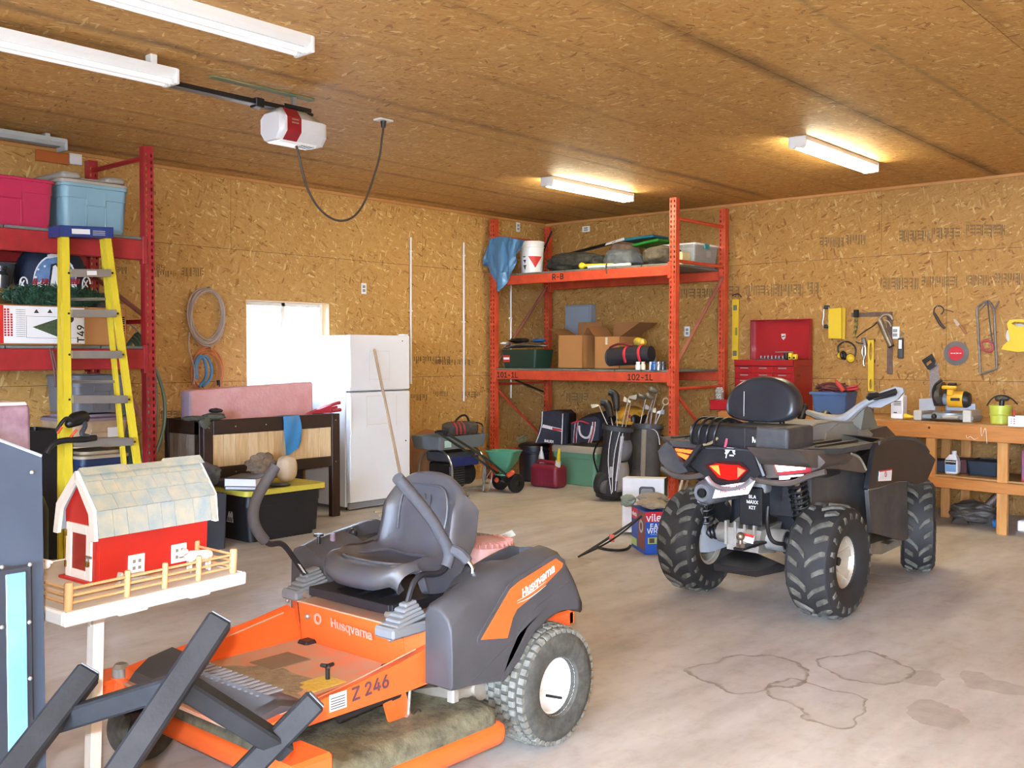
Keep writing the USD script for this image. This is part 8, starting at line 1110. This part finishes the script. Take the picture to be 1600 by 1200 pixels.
t = wall_t('utility_knife', 'rusty putty knife hanging above the saw blade', 'knife', 1510, 524); t.p('blade', wpoly([(1490, 498), (1494, 499), (1501, 507), (1497, 510), (1492, 503)], .003, .012), M('knife_pale', 'b8a79a', .5, metal=.3)); t.p('handle', tube([wp(1499, 508, .015), wp(1505, 515, .015), wp(1510, 522, .015)], [.011, .013, .010], 8, 4), M('knife_wood', 'a0694a', .6)); nail(t, 1499, 488, .03)
t = wall_t('saw_blade', 'round saw blade with a red centre hanging on the wall', 'saw blade', 1494, 573); c = wp(1494, 552, .006); r = (wp(1474, 552)[1]-wp(1514, 552)[1])/2*1.0
tt_ = []
for k in range(36): a_ = 2*PI*k/36; tt_ += [(r*math.cos(a_), r*math.sin(a_)), (r*.965*math.cos(a_+.02), r*.965*math.sin(a_+.02))]
t.p('disc', frame(trimesh.creation.extrude_polygon(Polygon(tt_).difference(Polygon([(.012*math.cos(a_), .012*math.sin(a_)) for a_ in np.linspace(0, 2*PI, 13)[:-1]])), .003, engine='earcut'), c, (0, -1, 0), (0, 0, 1)), M('blade_steel', '9a9a98', .25, metal=.9)); t.p('red_centre', frame(sub(trimesh.creation.cylinder(r*.58, .002, sections=32), trimesh.creation.cylinder(.012, .01, sections=12)), c-(.0042, 0, 0), (0, -1, 0), (0, 0, 1)), M('disc_red', 'c2222c', .4)); t.p('disc_print', [frame(trimesh.creation.box((.02, .006, .001)), c-(.0058, (k-1.5)*.026, .0), (0, -1, 0), (0, 0, 1)) for k in range(4)], WHP, kind='stuff'); nail(t, 1494, 552, .03)
BOW = M('bow_grey', '8a8278', .5, metal=.4, col2='6d6259', scale=20); t = wall_t('bow_saw', 'old grey bow saw frame hanging on the wall', 'bow saw', 1544, 586); 
for pts in (((1526, 482), (1529, 530), (1531.5, 584)), ((1553, 486), (1555, 530), (1557.5, 576)), ((1531.5, 584), (1545, 580.5), (1557.5, 576)), ((1526, 482), (1536, 473), (1544, 470)), ((1544, 470), (1549, 476), (1553, 486))): t.p('frame_bar', tube([wp(x, y, .02) for x, y in pts], .011 if pts[0][0] < 1554 else .012, 8, 3), BOW)
t.p('wing_nut', tube([wp(1553, 486, .02), wp(1557, 478, .02), wp(1560, 470, .02)], .008, 6), BOW); nail(t, 1544, 469)
t = wall_t('coping_saw', 'coping saw with a red handle hanging inside the bow saw frame', 'coping saw', 1543, 551); t.p('rod', tube([wp(1543, 470, .042), wp(1546, 500, .042), wp(1550, 533, .042)], .006, 8, 3), DGREY); t.p('back', tube([wp(1530, 486, .035), wp(1536, 480, .035), wp(1543, 472, .035)], .006, 6), BOW); t.p('handle', tube([wp(1535, 534, .035), wp(1536, 545, .035), wp(1543, 549, .035), wp(1550, 547, .035), wp(1551, 540, .035), wp(1544, 533, .035)], .012, 8, 5, True), M('saw_red', 'a8444a', .5)); t.p('bolt', balls([(wp(1550, 534, .035), .015)], 8), CHR)
t = wall_t('tape_reel', 'yellow long tape measure reel hanging at the right frame edge', 'tape reel', 1590, 550); c = wp(1592, 524, .03); t.p('drum', frame(trimesh.creation.cylinder(.105, .03, sections=32), c, (0, -1, 0), (0, 0, 1)), M('reel_pale', 'cfd3cc', .4)); OUT = [(1569, 546), (1572, 540), (1583, 530), (1580, 518), (1578, 506), (1582, 500), (1600, 499), (1612, 503), (1614, 520), (1604, 534), (1616, 542), (1618, 548), (1594, 550)]; INN = [(1585, 506), (1590, 503), (1606, 504), (1608, 510), (1594, 511)]
po = Polygon([(-wp(x, y)[1], wp(x, y)[2]) for x, y in OUT]).difference(Polygon([(-wp(x, y)[1], wp(x, y)[2]) for x, y in INN])); t.p('frame', ext(po, .03, (XR-.065, 0, 0), (0, -1, 0), (0, 0, 1)), YEL); t.p('label', wpoly([(1578, 546), (1588, 538), (1597, 547)], .003, .068), BLACK); t.p('label_print', wpoly([(1583, 545.5), (1588, 541), (1592, 545.5)], .002, .070), WPLATE); t.p('crank', wpoly([(1585, 525), (1590, 523), (1595, 532), (1591, 535)], .012, .078), BLACK); nail(t, 1592, 502, .09); t.p('latch', bx(XR-.07, XR-.03, wp(1580, 514)[1], wp(1577, 514)[1], wp(1578, 516)[2], wp(1578, 512)[2], .002), DGREY)
# handsaw standing behind the mitre saw
hs_ = T('hand_saw', 'hand saw with a black handle standing behind the mitre saw', 'hand saw', AX(1455, 640, 9.6)); H9 = lambda x, y: AX(x, y, 9.6); bl_ = [H9(x, y) for x, y in ((1452, 578), (1461, 570), (1467, 568), (1468, 600), (1467, 655), (1453, 655))]; hs_.p('blade', ext([(-p[1], max(p[2], BZ+.002)) for p in bl_], .002, (9.6, 0, 0), (0, -1, 0), (0, 0, 1)), M('saw_steel', 'c3c6cc', .22, metal=.85))
ho = Polygon([(-H9(x, y)[1], H9(x, y)[2]) for x, y in ((1442, 563), (1457, 553), (1463, 564), (1463, 570), (1454, 578), (1451, 577))]); hi = Polygon([(-H9(x, y)[1], H9(x, y)[2]) for x, y in ((1448, 567), (1455, 562), (1458, 566), (1450, 572))]); hs_.p('handle', ext(ho.difference(hi), .022, (9.59, 0, 0), (0, -1, 0), (0, 0, 1)), BLACK); hs_.p('blade_print', [frame(trimesh.creation.box((.05, .012, .0008)), H9(1464, 590)-(.0015, 0, 0), (0, 0, 1), (0, 1, 0))], DGREY)

# ------------------------------------------------------------------ door opener on the ceiling
op = T('door_opener', 'white and red garage door opener hanging from the ceiling', 'door opener', (3.95, 5.27, 2.79)); OPW = M('opener_white', 'd5d7da', .4, var=.03); OPR = M('opener_red', '8d1f26', .35); ya, yb, xa, xb = 5.15, 5.39, 3.775, 4.135; zt, zb = 2.995, 2.80
def osec(X, k, z1=0.): return np.array([(X, (ya+yb)/2+(y-(ya+yb)/2)*k, z) for y, z in ((ya, zb+.05), (ya, zt-.06), (ya+.05, zt+z1), (yb-.05, zt+z1), (yb, zt-.06), (yb, zb+.05), (yb-.05, zb), (ya+.05, zb))])
op.p('body', skin([osec(xa, .80, -.03), osec(xa+.03, 1., 0), osec(xa+.22, 1.0, 0), osec(xb-.03, 1.0, -.035), osec(xb, .86, -.05)]), OPW); op.p('red_band', skin([osec(xa+.045, 1.012, .003), osec(xa+.15, 1.012, .003)]), OPR); op.p('lamp_cover', hull([(x, y, z) for x in (xa+.03, xb-.05) for y, z in ((ya+.045, zb-.001), (yb-.045, zb-.001), (ya+.07, zb-.012), (yb-.07, zb-.012))]), M('lamp_cover', 'f2f3f4', .3, emis='ffffff', es=.25))
op.p('vents', [bx(xb-.16+.018*k, xb-.152+.018*k, ya+.06, ya+.14, zb-.0135, zb-.0115, .0004) for k in range(6)], DGREY, kind='stuff'); op.p('front_lettering', [bx(xa+.08, xa+.13, ya-.0035, ya-.0015, 2.90+.02*k, 2.908+.02*k, .0004) for k in range(2)], M('print_tan', '8d7a5a', .6)); a, b = AY(424, 161, 5.555), AY(0, 69, 5.555); zz = (a[2]+b[2])/2
op.p('rail', bx(XF0+.1, xa+.25, 5.25, 5.29, zt+.002, zt+.032, .003), BLACK); op.p('rail_lip', bx(XF0+.1, xa+.2, 5.243, 5.297, zt-.004, zt+.002, .001), M('rail_grey', '7f8285', .4, metal=.5)); op.p('trolley', bx(xa-.12, xa-.06, 5.235, 5.305, zt-.015, zt+.04, .004), BLACK)
op.p('bracket', [bx(3.90, 4.10, 5.25, 5.29, zt+.001, zt+.02, .003)], BLACK); op.p('hanger', [bx(3.95, 3.98, 5.265, 5.268, zt+.015, HC-.0135, .001), bx(3.95, 3.953, 5.265, 5.295, zt+.015, HC-.0135, .001)], STEEL, kind='stuff'); op.p('hanger_plate', bx(3.87, 4.08, 5.245, 5.25, zt+.02, zt+.045, .002), BLACK)
a, b = AZ(352, 113, HC-.01), AZ(502, 154, HC-.01); S('trim_1', None, None, bx(a[0], b[0], 5.24, 5.30, HC-.012, HC-.0005, .003), M('strip_green', '5f7a60', .7, col2='8a7a50', scale=8), kind='structure')
p = AZ(599, 188, HC-.006); cp = T('power_cord', 'dark power cord looping from the door opener up to a ceiling outlet', 'cord', p); A_ = np.array((AY(463, 221, 5.22)[0], 5.22, zb-.030)); dA, dB = (A_-CAM)@FW, (p-CAM)@FW
cp.p('cord', tube([A_+(0, 0, .012)]+[DP(x, y, dA+(dB-dA)*(x-463)/136) for x, y in ((468, 248), (477, 285), (491, 315), (511, 337), (532, 345), (553, 338), (573, 308), (586, 270), (594, 240), (597, 215), (599, 200))]+[p-(0, 0, .01)], .0075, 8, 5), M('cord_dark', '4a4038', .6)); cp.p('plug', cyl(p-(0, 0, .05), p-(0, 0, .004), .016, .022), BLACK); cp.p('outlet_plate', mv(bx(-.06, .06, -.04, .04, -.006, .0055, .002), p), WPLATE)
